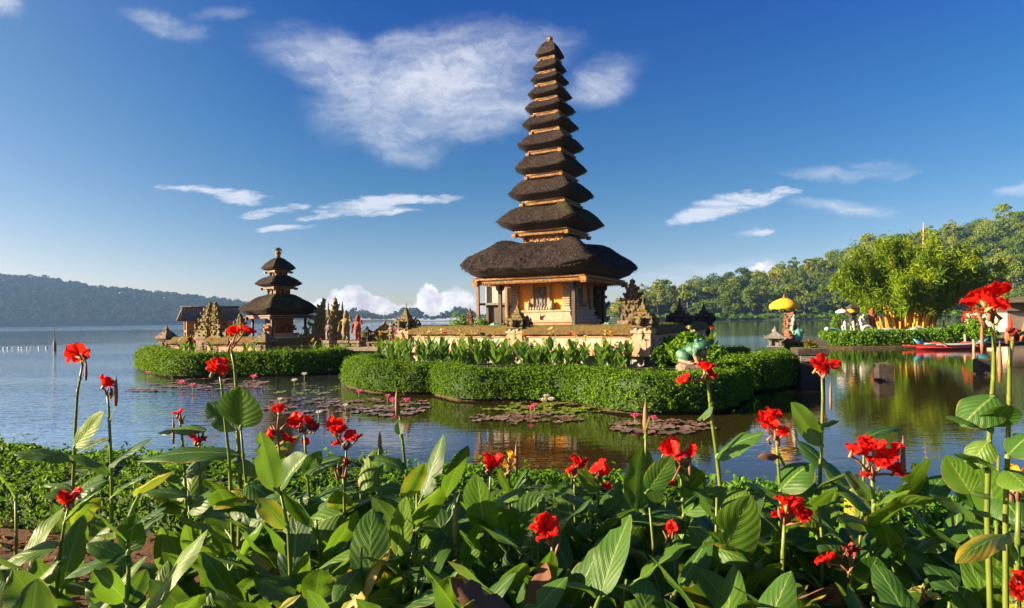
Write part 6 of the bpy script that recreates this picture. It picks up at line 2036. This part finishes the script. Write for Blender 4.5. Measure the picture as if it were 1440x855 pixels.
for px_, py_, mt, lb, s_ in ((505, 557, M_pinkpetal, 'pink water lily below the left end of the long hedge', .13), (545, 563, M_pinkpetal, 'pink water lily left of the pair under the tall bud', .12), (553, 570, M_pinkpetal, 'pink water lily just left of the tall brown bud spike', .13), (572, 570, M_pinkpetal, 'pink water lily just right of the tall brown bud spike', .13),
        (747, 582, M_pinkpetal, 'pink water lily nearer the bank at the middle of the pond', .13), (752, 576, M_pinkpetal, 'pink water lily touching behind another at the middle of the pond', .11), (893, 593, M_pinkpetal, 'pink water lily left of the pointed bud below the frog', .12), (919, 595, M_pinkpetal, 'pink water lily right of the pointed bud below the frog', .11),
        (768, 564, M_whitepetal, 'white water lily highest of the group by the long hedge', .13), (764, 569, M_whitepetal, 'white water lily at the left of the group by the long hedge', .12), (775, 569, M_whitepetal, 'white water lily at the right of the group by the long hedge', .13), (620, 553, M_whitepetal, 'white water lily against the foot of the long hedge', .12),
        (428, 531, M_whitepetal, 'white water lily before the shaded part of the left hedge', .15), (414, 540, M_whitepetal, 'white water lily among green pads between the gardens', .14), (448, 586, M_whitepetal, 'white water lily nearest the red flower cluster on the left', .10), (394, 566, M_whitepetal, 'white water lily above the single red blossom at the left', .10), (463, 523, M_whitepetal, 'tiny white water lily at the right tip of the left hedge', .13),
        (357, 536, M_pinkpetal, 'pink water lily right of the tall flower spike in front of the left hedge', .17), (256, 545, M_pinkpetal, 'pink water lily before the left hedge', .17), (271, 548, M_pinkpetal, 'pale pink water lily beside another before the left hedge', .15), (208, 529, M_pinkpetal, 'pink water lily at the left end of the left hedge', .15), (486, 575, M_whitepetal, 'white water lily on mauve pads left of the pond', .1)):
    lily(px_, py_, mt, lb, s_)

# ============================================================ the canna bed in the foreground
rc = random.Random(2024)
STEMS = []      # each: dict(root, pts world polyline top->bottom, d)
def add_stem(label, d, px_pts, group=None, rad=0.0095, name='canna_plant', mat=None, cut=False):
    pts = [P(x, y, d + 0.015 * i) for i, (x, y) in enumerate(px_pts)]
    low = pts[-1]
    sz = soil_z(low.x, low.y)
    g = Vector((low.x + rc.uniform(-.03, .03), low.y + rc.uniform(-.02, .05), sz - 0.03))
    if low.z > sz + 0.02:
        pts.append(low.lerp(g, .5) + Vector((rc.uniform(-.008, .008), 0, 0))); pts.append(g)
    base = Vector((g.x, g.y, sz))
    root = thing(name, label, 'canna plant', base, 0, group)
    m = MB()
    n = len(pts)
    m.tube([p - base for p in pts], [rad * (0.55 + 0.6 * i / (n - 1)) for i in range(n)], 8)
    # sheath joints
    for i in range(1, n - 1):
        q = pts[i] - base; m.ell(tuple(q), (rad * (.7 + .5 * i / n),) * 2 + (rad * 2.6,), 8, 5)
    m.build('stem', mat or M_stem, root)
    S_ = dict(root=root, base=base, pts=pts, d=d, px=px_pts)
    STEMS.append(S_)
    return S_
FLW = []
def proj(p):
    q = p - Vector((0, 0, EYE))
    u, v = q.x / q.y, q.z / q.y
    return 720 + 840 * (u * ca + v * sa), 449 - 840 * (-u * sa + v * ca), q.y
def hides_bloom(pts):
    for p in pts:
        x, y, d = proj(p)
        for (fx, fy, fr, fd) in FLW:
            if d < fd and (x - fx) ** 2 + (y - fy) ** 2 < fr * fr: return True
    return False
def blossoms(S_, items):
    """items: px, py, size px, meshes"""
    top = S_['pts'][0]
    m = MB()
    hub = top - S_['base']
    objs = []
    sp = None
    for (x, y, s, B) in items:
        d = S_['d'] + rc.uniform(-.03, .03)
        c = P(x, y, d); FLW.append((x, y, s * .5 + 20, d))
        rad = s * d / 840 * 0.68
        mid = top.lerp(c, .6) + Vector((0, 0, -.01))
        m.tube([hub, mid - S_['base'], c - S_['base'] + Vector((0, 0, -rad * .45))], [.006, .005, .0045], 6)
        objs.append((c - S_['base'], rad, B))
    for q in range(4):   # dark buds and bracts on the spike
        e = hub + Vector((rc.uniform(-.02, .02), rc.uniform(-.02, .02), rc.uniform(-.03, .03)))
        m.tube([e, e + Vector((rc.uniform(-.02, .02), 0, .02)), e + Vector((rc.uniform(-.03, .03), 0, .05))], [.006, .007, .002], 6)
    sp = m.build('flower_spike', M_spike, S_['root'])
    for (c, rad, B) in objs:
        o = link('blossom', B[rc.randrange(len(B))], sp)
        o.location = c - Vector((0, 0, rad * .35))
        o.scale = (rad, rad, rad * rc.uniform(.85, 1.1))
        o.rotation_euler = (rc.uniform(.15, 1.0), rc.uniform(-.6, .6), rc.uniform(0, 6.28))
def bud(S_, x, y, h, mat=None, w=5.5):
    """closed pointed bud: px of the tip, height in px"""
    d = S_['d']
    a, t = P(x, y + h, d) - S_['base'], P(x, y, d) - S_['base']
    m = MB(); r0 = w * d / 840 * .5
    m.tube([a, a.lerp(t, .3), a.lerp(t, .7), t], [r0 * .6, r0, r0 * .75, r0 * .08], 7)
    return m.build('bud', mat or M_spike, S_['root'])

F = {}
RB = RED_B
def fl(key, label, d, stem, items, **kw):
    F[key] = add_stem(label, d, stem, **kw)
    if items: blossoms(F[key], items)
fl('A', 'tall thin red canna at the far left against the open lake', 3.4, [(116, 512), (113, 530), (109, 552), (106, 600), (104, 650), (102, 700)], [(112, 496, 27, RB)])
bud(F['A'], 121, 505, 30, M_spike, 4)
fl('B', 'red canna with a ragged bloom and a tall brown bud beside it at the left', 3.3, [(151, 556), (153, 575), (154, 600), (156, 640), (157, 690), (157, 740)], [(145, 539, 21, RB)])
bud(F['B'], 163, 527, 44, M_spike, 6)
fl('C', 'red canna whose bloom hangs before the left garden hedge', 3.1, [(309, 526), (312, 545), (315, 580), (322, 640), (326, 720)], [(299, 518, 30, RB), (307, 512, 24, RB)])
fl('D', 'tall canna with a brown spike and red bloom before the small pagoda', 3.2, [(325, 492), (330, 515), (332, 540), (334, 600), (338, 680)], [(331, 465, 18, RB), (343, 463, 20, RB)], rad=.012)
fl('E', 'canna with one tiny red bloom rising beside a grey-green leaf at left', 3.4, [(253, 592), (256, 615), (259, 650), (262, 700)], [(251, 580, 12, RB)])
bud(F['E'], 244, 584, 40, M_spike, 4)
fl('F', 'canna with a small orange-red bloom above the long ribbed leaf at left', 3.3, [(276, 628), (279, 650), (284, 700)], [(275, 618, 21, RB)])
fl('G', 'canna with three small red blooms on a bare spike left of the red cluster', 3.0, [(390, 606), (393, 640), (396, 670), (399, 700), (402, 760)], [(392, 577, 19, RB), (382, 613, 19, RB), (401, 616, 19, RB)])
fl('H', 'canna with a dense dark red cluster drooping to the right', 3.1, [(428, 610), (430, 640), (434, 690), (440, 740)], [(420, 588, 22, RB), (432, 592, 20, RB), (441, 603, 18, WLT_B), (429, 621, 11, RB)])
fl('I', 'canna with a wide red cluster against the reflected sky left of centre', 3.1, [(487, 632), (486, 660), (485, 700), (486, 750)], [(464, 597, 24, RB), (473, 604, 22, RB), (479, 620, 16, RB), (493, 612, 17, RB), (502, 614, 14, RB)])
fl('J', 'canna with one low red bloom near the bare soil at left', 2.9, [(96, 714), (90, 740), (84, 780), (80, 830)], [(100, 702, 30, RB)])
fl('K', 'canna with a dry dark red spike below the wide red cluster', 2.9, [(483, 672), (484, 700), (485, 760)], [(482, 650, 14, WLT_B), (480, 662, 14, WLT_B), (485, 670, 12, WLT_B)])
fl('L', 'canna with two red blooms beside the yellow one at centre', 2.9, [(690, 664), (689, 690), (690, 740), (691, 790)], [(683, 648, 22, RB), (699, 646, 20, RB)])
fl('M', 'canna with a yellow bloom at centre', 3.0, [(716, 666), (717, 700), (718, 760)], [(716, 640, 18, YEL_B), (714, 655, 18, YEL_B)])
bud(F['M'], 726, 620, 50, M_spike, 6)
fl('N', 'canna with one red bloom, left of the pair right of centre', 3.1, [(808, 668), (808, 690), (809, 740)], [(812, 653, 26, RB), (806, 661, 16, RB)])
fl('O', 'canna with one red bloom, right of the pair right of centre', 3.0, [(842, 672), (841, 700), (841, 760)], [(844, 654, 24, RB), (851, 660, 16, RB), (852, 683, 11, RB)])
fl('P', 'canna with one big low red bloom nearest the bottom centre', 2.35, [(776, 768), (778, 800), (780, 850), (781, 900)], [(765, 740, 34, RB), (772, 752, 30, RB), (757, 738, 20, RB)], rad=.009)
fl('Q', 'canna with a broad red cluster below the green frog', 2.8, [(957, 655), (959, 690), (962, 730), (966, 790)], [(932, 635, 22, RB), (945, 626, 26, RB), (955, 640, 22, RB), (976, 630, 18, RB), (943, 678, 12, RB)])
bud(F['Q'], 970, 620, 56, M_spike, 6)
fl('R', 'tall canna whose red bloom stands before the long hedge near the frog', 2.9, [(995, 535), (998, 560), (1001, 590), (1008, 640), (1015, 705), (1018, 760)], [(966, 531, 20, RB), (991, 518, 22, RB), (997, 524, 20, RB)], rad=.012)
fl('S', 'canna with a small red bloom among leaves right of centre', 2.7, [(942, 755), (941, 780), (940, 830)], [(946, 738, 15, RB), (941, 749, 15, RB)])
fl('T', 'canna with upright red petals and a brown bud against the pond', 2.7, [(1092, 618), (1094, 650), (1097, 690), (1100, 740)], [(1074, 590, 27, RB), (1086, 580, 22, RB), (1104, 606, 18, RB)])
bud(F['T'], 1094, 578, 50, M_spike, 8)
fl('U', 'red canna standing against the dark stone pier of the pond', 2.7, [(1156, 530), (1157, 560), (1156, 600), (1154, 650), (1152, 700)], [(1147, 514, 28, RB), (1156, 512, 28, RB), (1163, 518, 18, RB)])
bud(F['U'], 1168, 535, 42, M_spike, 4)
fl('V', 'canna with a ruffled low red cluster on a pale stalk at right', 2.4, [(1103, 738), (1101, 780), (1100, 830), (1100, 880)], [(1106, 705, 34, RB), (1116, 716, 34, RB), (1127, 729, 20, RB), (1103, 722, 22, RB)], rad=.013)
fl('W', 'canna with a red bloom and a dark wilted one at the bottom right', 2.4, [(1195, 800), (1198, 830), (1200, 880)], [(1164, 785, 27, RB), (1196, 780, 26, WLT_B), (1204, 772, 16, WLT_B)])
fl('X', 'canna with the largest red flower cluster, over the pond at right', 2.5, [(1226, 668), (1228, 700), (1230, 750), (1232, 820)], [(1197, 632, 28, RB), (1214, 622, 26, RB), (1230, 628, 28, RB), (1246, 640, 28, RB), (1236, 652, 26, RB), (1256, 660, 24, RB), (1228, 668, 22, RB), (1264, 630, 16, RB)], rad=.012)
bud(F['X'], 1270, 612, 60, M_spike, 7)
fl('Y', 'tallest red canna, its bloom above the red boat at the right edge', 1.9, [(1396, 448), (1398, 490), (1397, 530), (1393, 580), (1390, 640), (1388, 720)], [(1382, 418, 34, RB), (1400, 412, 38, RB), (1391, 426, 32, RB)], rad=.009)
bud(F['Y'], 1381, 450, 48, M_spike, 5)
fl('Z', 'canna with a withered flower spike at the right edge', 1.85, [(1424, 478), (1420, 510), (1419, 560), (1417, 640), (1414, 720)], [(1424, 470, 18, WLT_B), (1427, 478, 16, WLT_B)], rad=.0085)
bud(F['Z'], 1421, 442, 30, M_red, 5); bud(F['Z'], 1406, 478, 60, M_spike, 6)
fl('AA', 'canna with a red bloom cut by the bottom right corner', 2.1, [(1430, 835), (1429, 870)], [(1432, 815, 30, RB), (1428, 828, 22, RB)])
fl('BB', 'canna with a fading yellow flower spike at the right edge', 2.1, [(1432, 705), (1431, 760), (1430, 830)], [(1434, 662, 22, YEL_B), (1430, 680, 20, CRM_B), (1436, 692, 18, CRM_B)], rad=.013)
fl('CC', 'canna with a dry straw-coloured flower spike at the bottom right', 2.3, [(1290, 846), (1284, 880)], [(1297, 832, 22, CRM_B), (1308, 838, 16, CRM_B)])
fl('DD', 'canna with a tall pointed brown bud before the reddish lily pads', 2.8, [(908, 612), (908, 640), (907, 690), (906, 750)], [])
bud(F['DD'], 908, 562, 48, M_spike, 9)
fl('EE', 'canna with a tall knobbly bud spike before the pink water lilies', 3.0, [(560, 566), (563, 590), (567, 630), (572, 680), (574, 740)], [])
bud(F['EE'], 558, 545, 40, M_spike, 6)
fl('FF', 'canna with a short brown bud spike left of centre', 3.1, [(533, 630), (532, 660), (531, 710)], [])
bud(F['FF'], 534, 606, 26, M_spike, 6)
fl('GG', 'canna with a tall rolled leaf bud left of the big upright leaf at centre', 2.6, [(641, 765), (645, 790), (646, 840)], [])
bud(F['GG'], 640, 692, 80, M_bud, 9)
LEAFY = 'broad-leaved canna plant without flowers in the dense foreground bed'
GRP = 'flowerless cannas of the foreground bed'
for d, st in ((3.1, [(338, 598), (342, 640), (347, 690), (350, 750)]), (2.6, [(680, 690), (680, 745), (680, 800), (679, 860)]), (2.5, [(1008, 700), (1007, 760), (1006, 850)]), (2.5, [(394, 690), (405, 740), (408, 800)]),
              (2.6, [(568, 700), (562, 780), (560, 850)]), (2.3, [(508, 770), (507, 820), (508, 880)]), (3.1, [(265, 690), (268, 750), (266, 830)]), (2.2, [(180, 730), (181, 790), (180, 860)]), (2.5, [(1240, 690), (1238, 757), (1236, 840)]), (2.3, [(1404, 640), (1402, 730), (1400, 820)])):
    add_stem(LEAFY, d, st, GRP)

def nearest_stem(x, y, maxpx=48):
    best = None
    for S_ in STEMS:
        pp = S_['px']
        for i in range(len(pp) - 1):
            (x0, y0), (x1, y1) = pp[i], pp[i + 1]
            vx, vy = x1 - x0, y1 - y0
            q = max(0, min(1, ((x - x0) * vx + (y - y0) * vy) / (vx * vx + vy * vy + 1e-9)))
            qx, qy = x0 + vx * q, y0 + vy * q
            dd = math.hypot(x - qx, y - qy)
            if best is None or dd < best[0]: best = (dd, S_, qx, qy)
        (x1, y1) = pp[-1]     # below the last drawn point the stem goes straight down
        if y > y1:
            dd = abs(x - x1)
            if dd < best[0]: best = (dd, S_, x1, y)
    return best if best and best[0] < maxpx else None
CAMV = Vector((0, 0, EYE))
def hero_leaf(bx, by, tx, ty, w, style='h', old=0, dz=None):
    hit = nearest_stem(bx, by)
    if hit is None:
        d = 3.3 - max(0, by - 620) / 235 * 1.0
        S_ = add_stem(LEAFY, d, [(bx, by - 6), (bx + rc.uniform(-4, 4), by + 60)], GRP)
        qx, qy = bx, by
    else:
        _, S_, qx, qy = hit; d = S_['d']
    b = P(bx, by, d)
    dtip = d + (rc.uniform(-.16, .10) if dz is None else dz)
    t = P(tx, ty, dtip)
    cam_dir = (CAMV - b).normalized()
    real = w * d / 840
    if style == 'u':
        side = rc.choice((-1, 1)) * rc.uniform(.1, .5)
        nh = cam_dir + Vector((side, 0, .25)); W = real * 1.12; sag, fold, curl, rf, dr = -0.05, .28, .12, .022, 0
    elif style == 's':      # seen nearly edge-on, curled
        nh = cam_dir + Vector((rc.choice((-1, 1)) * 1.6, 0, .3)); W = real * 1.9; sag, fold, curl, rf, dr = .06, .5, .1, .03, 0
    elif style == 'd':
        nh = Vector((0, 0, .75)) + cam_dir * .8; W = real * 1.3; sag, fold, curl, rf, dr = .16, .1, .28, .03, 0
    else:
        nh = Vector((0, 0, 1)) + cam_dir * .42 + Vector((rc.uniform(-.25, .25), 0, 0)); W = real * 1.75; sag, fold, curl, rf, dr = .13, .2, .2, .03, 0
    W = min(W, .25)
    pet = P(qx, qy + 4, d)
    base = S_['base']
    g = leaf_geo(b - base, t - base, W, nh, sag, fold, curl, rf, rc.random() * 50, petiole=pet - base, ns=14, nc=8)
    mats = [M_canna, M_canna_old, M_dead]
    link('leaf', uv_mesh('leaf', [(*g, 0)], mats[old]), S_['root'])

LEAVES = [
 # left
 (104, 628, 146, 578, 26, 'u'), (154, 588, 161, 574, 12, 'u'), (153, 617, 108, 638, 9, 's'), (154, 655, 213, 618, 22, 'h'), (98, 648, 18, 637, 18, 'h'), (335, 640, 196, 648, 24, 'h'), (290, 606, 222, 609, 17, 'h'),
 (265, 698, 184, 694, 14, 'h'), (100, 688, 62, 682, 9, 'h'), (155, 668, 98, 640, 12, 'h'), (195, 696, 240, 664, 24, 'h', 1), (260, 668, 302, 642, 24, 'h'), (330, 650, 372, 668, 20, 'd'), (84, 765, -4, 800, 20, 'h'), (180, 780, 90, 814, 18, 'h'),
 (181, 775, 190, 722, 40, 'u'), (178, 760, 122, 716, 24, 'h'), (182, 790, 122, 764, 22, 'h'), (240, 806, 226, 742, 30, 'u'), (242, 804, 272, 752, 30, 'u'), (180, 850, 205, 800, 28, 'u'), (176, 845, 130, 800, 30, 'd'), (268, 780, 262, 735, 20, 'u'), (22, 700, -8, 662, 14, 'h'), (88, 790, 40, 832, 34, 'd'),
 (268, 806, 232, 820, 16, 'h'), (104, 690, 60, 700, 18, 'h'), (95, 730, 140, 690, 20, 'h'),
 (157, 700, 210, 668, 22, 'h'), (104, 700, 150, 676, 20, 'h'), (265, 720, 312, 690, 26, 'h'), (262, 710, 222, 716, 20, 'd'), (180, 745, 232, 716, 24, 'h'), (284, 700, 320, 730, 24, 'd'), (156, 740, 120, 770, 26, 'd'), (326, 710, 372, 735, 26, 'd'),
 # left centre
 (339, 600, 338, 543, 62, 'u'), (334, 605, 292, 566, 36, 'u'), (386, 690, 366, 606, 34, 'u'), (397, 684, 432, 640, 26, 's'), (432, 662, 480, 644, 26, 'h'), (428, 668, 452, 634, 22, 'u'), (499, 694, 415, 722, 40, 'd'), (573, 662, 518, 642, 20, 'd'), (570, 700, 597, 650, 28, 'u', 1), (567, 690, 528, 686, 16, 'h'),
 (398, 696, 350, 752, 34, 'd'), (392, 765, 322, 812, 44, 'd', 1), (480, 722, 410, 758, 40, 'd'), (410, 850, 431, 776, 28, 'u'), (436, 838, 508, 842, 30, 'd'), (558, 782, 572, 698, 34, 'u'), (565, 782, 506, 806, 18, 'h'), (375, 862, 356, 808, 26, 'u'), (326, 790, 298, 738, 20, 'u'), (508, 850, 560, 842, 26, 'h'),
 (396, 770, 392, 852, 20, 'd', 2), (350, 690, 300, 716, 22, 'h', 1), (347, 680, 392, 712, 22, 'h'), (485, 700, 540, 730, 30, 'd'), (486, 720, 530, 700, 22, 'h'), (531, 690, 566, 728, 24, 'd'), (440, 735, 480, 690, 28, 'u'), (404, 742, 360, 700, 22, 'h', 1), (508, 800, 470, 850, 30, 'd'), (434, 700, 390, 730, 30, 'd'), (563, 612, 560, 590, 14, 'u'), (531, 650, 548, 630, 12, 'h'),
 # centre
 (641, 770, 592, 706, 40, 'u'), (680, 748, 671, 667, 52, 'u'), (650, 806, 678, 730, 26, 'u'), (690, 792, 706, 740, 20, 'u'), (679, 862, 672, 784, 32, 'u'), (652, 862, 662, 800, 26, 'u'), (647, 818, 575, 800, 26, 'h'), (716, 842, 748, 768, 28, 'u'), (750, 856, 776, 774, 42, 'u'), (781, 850, 800, 800, 24, 'u'), (718, 745, 764, 694, 46, 'u'), (716, 700, 745, 660, 22, 'h'), (690, 712, 740, 690, 26, 'h'),
 (809, 700, 764, 684, 22, 'u'), (808, 706, 832, 682, 18, 'h'), (842, 716, 790, 700, 22, 'h'), (796, 768, 864, 790, 26, 'd'), (800, 862, 852, 796, 38, 'u'), (841, 690, 812, 660, 20, 'u'), (779, 800, 745, 836, 22, 'd'), (560, 842, 612, 838, 30, 'h'), (841, 730, 876, 700, 26, 'u'), (840, 740, 800, 760, 26, 'd'), (690, 730, 650, 690, 20, 'h'), (717, 690, 700, 660, 16, 'u'), (646, 830, 610, 860, 34, 'd'),
 # right of centre
 (1008, 640, 1074, 610, 36, 'h'), (896, 716, 905, 626, 44, 'u'), (912, 690, 946, 640, 32, 'u'), (957, 728, 862, 726, 26, 'h'), (962, 722, 1022, 686, 28, 'h'), (1008, 800, 1056, 696, 66, 'u'), (996, 768, 1054, 792, 24, 'd'), (890, 778, 986, 822, 32, 'd'), (1006, 856, 955, 794, 50, 'u', 1), (1055, 800, 1112, 802, 40, 'd'), (1100, 840, 1132, 800, 32, 'u'), (900, 790, 840, 756, 36, 'd'), (1012, 850, 1076, 842, 34, 'h', 1),
 (1097, 690, 1142, 652, 34, 'h'), (1097, 700, 1046, 680, 18, 'h'), (908, 606, 912, 586, 14, 'u'), (1003, 566, 980, 590, 14, 's'), (1094, 640, 1066, 644, 12, 'd', 2), (1095, 636, 1106, 660, 12, 'd'), (960, 700, 990, 660, 24, 'u'), (907, 720, 880, 680, 26, 'u'), (964, 745, 930, 800, 34, 'd'), (941, 800, 985, 770, 30, 'h'), (1006, 780, 968, 740, 26, 'u'), (1018, 720, 1050, 690, 24, 'h'), (906, 740, 850, 760, 30, 'd'), (940, 830, 900, 850, 36, 'd'),
 # right
 (1156, 624, 1112, 566, 36, 'u'), (1153, 684, 1192, 666, 30, 'h'), (1152, 688, 1118, 684, 24, 'h'), (1156, 600, 1180, 592, 8, 'h'), (1215, 618, 1264, 602, 14, 'h'), (1238, 758, 1338, 792, 46, 'd'), (1366, 694, 1330, 640, 38, 'u'), (1400, 732, 1386, 648, 44, 'u'), (1400, 556, 1352, 600, 46, 'd'), (1418, 640, 1450, 612, 30, 'h'), (1397, 604, 1330, 588, 20, 'h'), (1420, 752, 1344, 792, 26, 'd', 1), (1200, 780, 1116, 832, 58, 'd'),
 (1198, 800, 1150, 756, 30, 'h'), (1226, 860, 1282, 818, 34, 'u'), (1366, 720, 1312, 700, 34, 'd'), (1100, 786, 1150, 760, 34, 'd'), (1228, 700, 1188, 664, 26, 'h'), (1229, 710, 1280, 690, 20, 'h'), (1414, 660, 1446, 690, 34, 'd'), (1400, 690, 1440, 740, 38, 'd'), (1230, 740, 1180, 730, 30, 'd'), (1232, 780, 1270, 740, 34, 'u'), (1340, 760, 1372, 700, 34, 'u'), (1345, 770, 1300, 740, 30, 'd'), (1388, 660, 1350, 640, 26, 'h'), (1396, 600, 1420, 570, 26, 'h'), (1390, 620, 1362, 660, 30, 'd'), (1430, 790, 1396, 760, 28, 'u'), (1300, 700, 1284, 650, 26, 'u'), (1300, 705, 1330, 668, 22, 'h'), (1272, 700, 1300, 640, 14, 's'),
]
for L_ in LEAVES:
    hero_leaf(*L_)
def free_leaf(S_, z, a, tilt, L, W, old=0):
    """leaf springing from the stem at height z above the soil, pointing in direction a"""
    base = S_['base']
    pts = S_['pts']
    # stem point at this height
    zz = base.z + z
    c = pts[-1]
    for i in range(len(pts) - 1):
        if pts[i].z >= zz >= pts[i + 1].z:
            q = (zz - pts[i + 1].z) / (pts[i].z - pts[i + 1].z + 1e-9); c = pts[i + 1].lerp(pts[i], q); break
    h = Vector((math.cos(a), math.sin(a), 0))
    d = h * math.sin(tilt) + Vector((0, 0, math.cos(tilt)))
    nh = -h * math.cos(tilt) + Vector((0, 0, math.sin(tilt)))
    b = c + d * .07
    t = b + d * L
    sag = rc.uniform(-.02, .14) * (1 if tilt > .6 else .4)
    if hides_bloom([b.lerp(t, q / 5) + nh * sag * L * .5 for q in range(6)]): return
    g = leaf_geo(b - base, t - base, W, nh, sag, rc.uniform(.08, .42), rc.uniform(.05, .36), rc.uniform(.02, .06), rc.random() * 50, petiole=c - base, ns=12, nc=6, droop=max(0, tilt - .8) * rc.uniform(.1, .4), twist=rc.uniform(-.5, .5))
    link('leaf', uv_mesh('leaf', [(*g, 0)], [M_canna, M_canna_old, M_dead][old]), S_['root'])
# lower leaves of the plants already placed
for S_ in list(STEMS):
    H = S_['pts'][0].z - S_['base'].z
    zt = min(P(*S_['px'][-1], S_['d']).z - S_['base'].z, 0.75)
    a0 = rc.uniform(0, 6.28)
    n = 4 if S_['px'][0][0] < 300 else 6
    for q in range(n):
        z = .08 + (max(zt, .3) - .08) * (q + rc.random() * .5) / n
        free_leaf(S_, z, a0 + q * 2.5 + rc.uniform(-.4, .4), rc.uniform(.6, 1.3), rc.uniform(.26, .40), rc.uniform(.11, .17), 1 if rc.random() < .08 else 0)
# plants that only fill the bed
spots = []
tries = 0
while len(spots) < 66 and tries < 4000:
    tries += 1
    px_ = rc.uniform(-90, 1530); d = rc.uniform(1.75, 3.15)
    if px_ < 120 and d > 2.3: continue
    x = (px_ - 720) / 840 * d
    if any((x - a) ** 2 + (d - b) ** 2 < .18 ** 2 for a, b in spots): continue
    if d > bank_edge(x) - 1.75: continue
    spots.append((x, d))
for (x, d) in spots:
    px_ = 720 + x / d * 840
    top = EYE - (rc.uniform(325, 400) if px_ > 320 else rc.uniform(380, 420)) / 840 * d
    top = max(min(top, 1.2), SOIL + .12)
    yb = 449 + (EYE - top) / d * 840
    S_ = add_stem(LEAFY, d, [(px_, yb + 6), (px_ + rc.uniform(-6, 6), yb + 40)], GRP, rad=.010)
    H = top - S_['base'].z
    a0 = rc.uniform(0, 6.28)
    n = rc.randint(6, 8)
    for q in range(n):
        f = (q + .5) / n
        free_leaf(S_, H * (.12 + .84 * f), a0 + q * 2.4 + rc.uniform(-.4, .4), rc.uniform(.75, 1.35) * (1 - .35 * f * rc.random()), rc.uniform(.22, .36), rc.uniform(.095, .16), 1 if rc.random() < .09 else 2 if rc.random() < .03 else 0)
# mid-height plants in front of the border hedge
for q in range(16):
    px_ = 420 + (1420 - 420) * (q + rc.uniform(.1, .9)) / 16
    d = rc.uniform(2.5, min(3.15, bank_edge((px_ - 720) / 840 * 3) - 1.75))
    yb = rc.uniform(690, 735)
    S_ = add_stem(LEAFY, d, [(px_, yb), (px_ + rc.uniform(-6, 6), yb + 50)], GRP, rad=.009)
    H = S_['pts'][0].z - S_['base'].z
    a0 = rc.uniform(0, 6.28)
    for k2 in range(7):
        f = (k2 + .5) / 7
        free_leaf(S_, H * (.15 + .8 * f), a0 + k2 * 2.4 + rc.uniform(-.4, .4), rc.uniform(.6, 1.3) * (1 - .3 * f), rc.uniform(.24, .36), rc.uniform(.11, .165), 1 if rc.random() < .08 else 0)
# the bed runs on beyond the right edge of the picture
for q in range(14):
    y_ = rc.uniform(.9, 1.9); x_ = y_ * .98 + .25 + rc.uniform(0, 1.9)
    if y_ > bank_edge(x_) - 1.75: continue
    px_ = 720 + x_ / y_ * 840; top = rc.uniform(1.15, 1.5)
    yb = 449 + (EYE - top) / y_ * 840
    S_ = add_stem(LEAFY, y_, [(px_, yb), (px_ + 4, yb + 40)], GRP, rad=.009)
    H = S_['pts'][0].z - S_['base'].z
    for k2 in range(7):
        f = (k2 + .5) / 7
        free_leaf(S_, H * (.15 + .8 * f), k2 * 2.4 + rc.uniform(-.4, .4), rc.uniform(.6, 1.2), rc.uniform(.24, .36), rc.uniform(.11, .16))
print('canna plants', len(STEMS), 'objects', len(bpy.data.objects))

# dry litter on the bare soil
rg = np.random.default_rng(91)
P_ = []
while len(P_) < 2600:
    x = rg.uniform(-6, 5); y = rg.uniform(1.5, 6)
    if y < bank_edge(x) - 1.0: P_.append((x, y, soil_z(x, y) + .012))
P_ = np.array(P_)
litter = leafy('dry_litter', [(0.0, (0.05, 0.022, 0.01)), (0.5, (0.2, 0.09, 0.035)), (1.0, (0.36, 0.22, 0.09))], 0.9, 0.1, (0.2, 0.1, 0.03))
V_, F_, R_ = cards(P_, np.repeat(np.array([[0, 0, 1.0]]), len(P_), 0), .07, .03, rg, .45)
tag(link('leaf_litter', big_mesh('leaf_litter', V_, F_, litter, R_)), 'dry brown leaf litter scattered on the bare garden soil', 'leaf litter', kind='stuff')
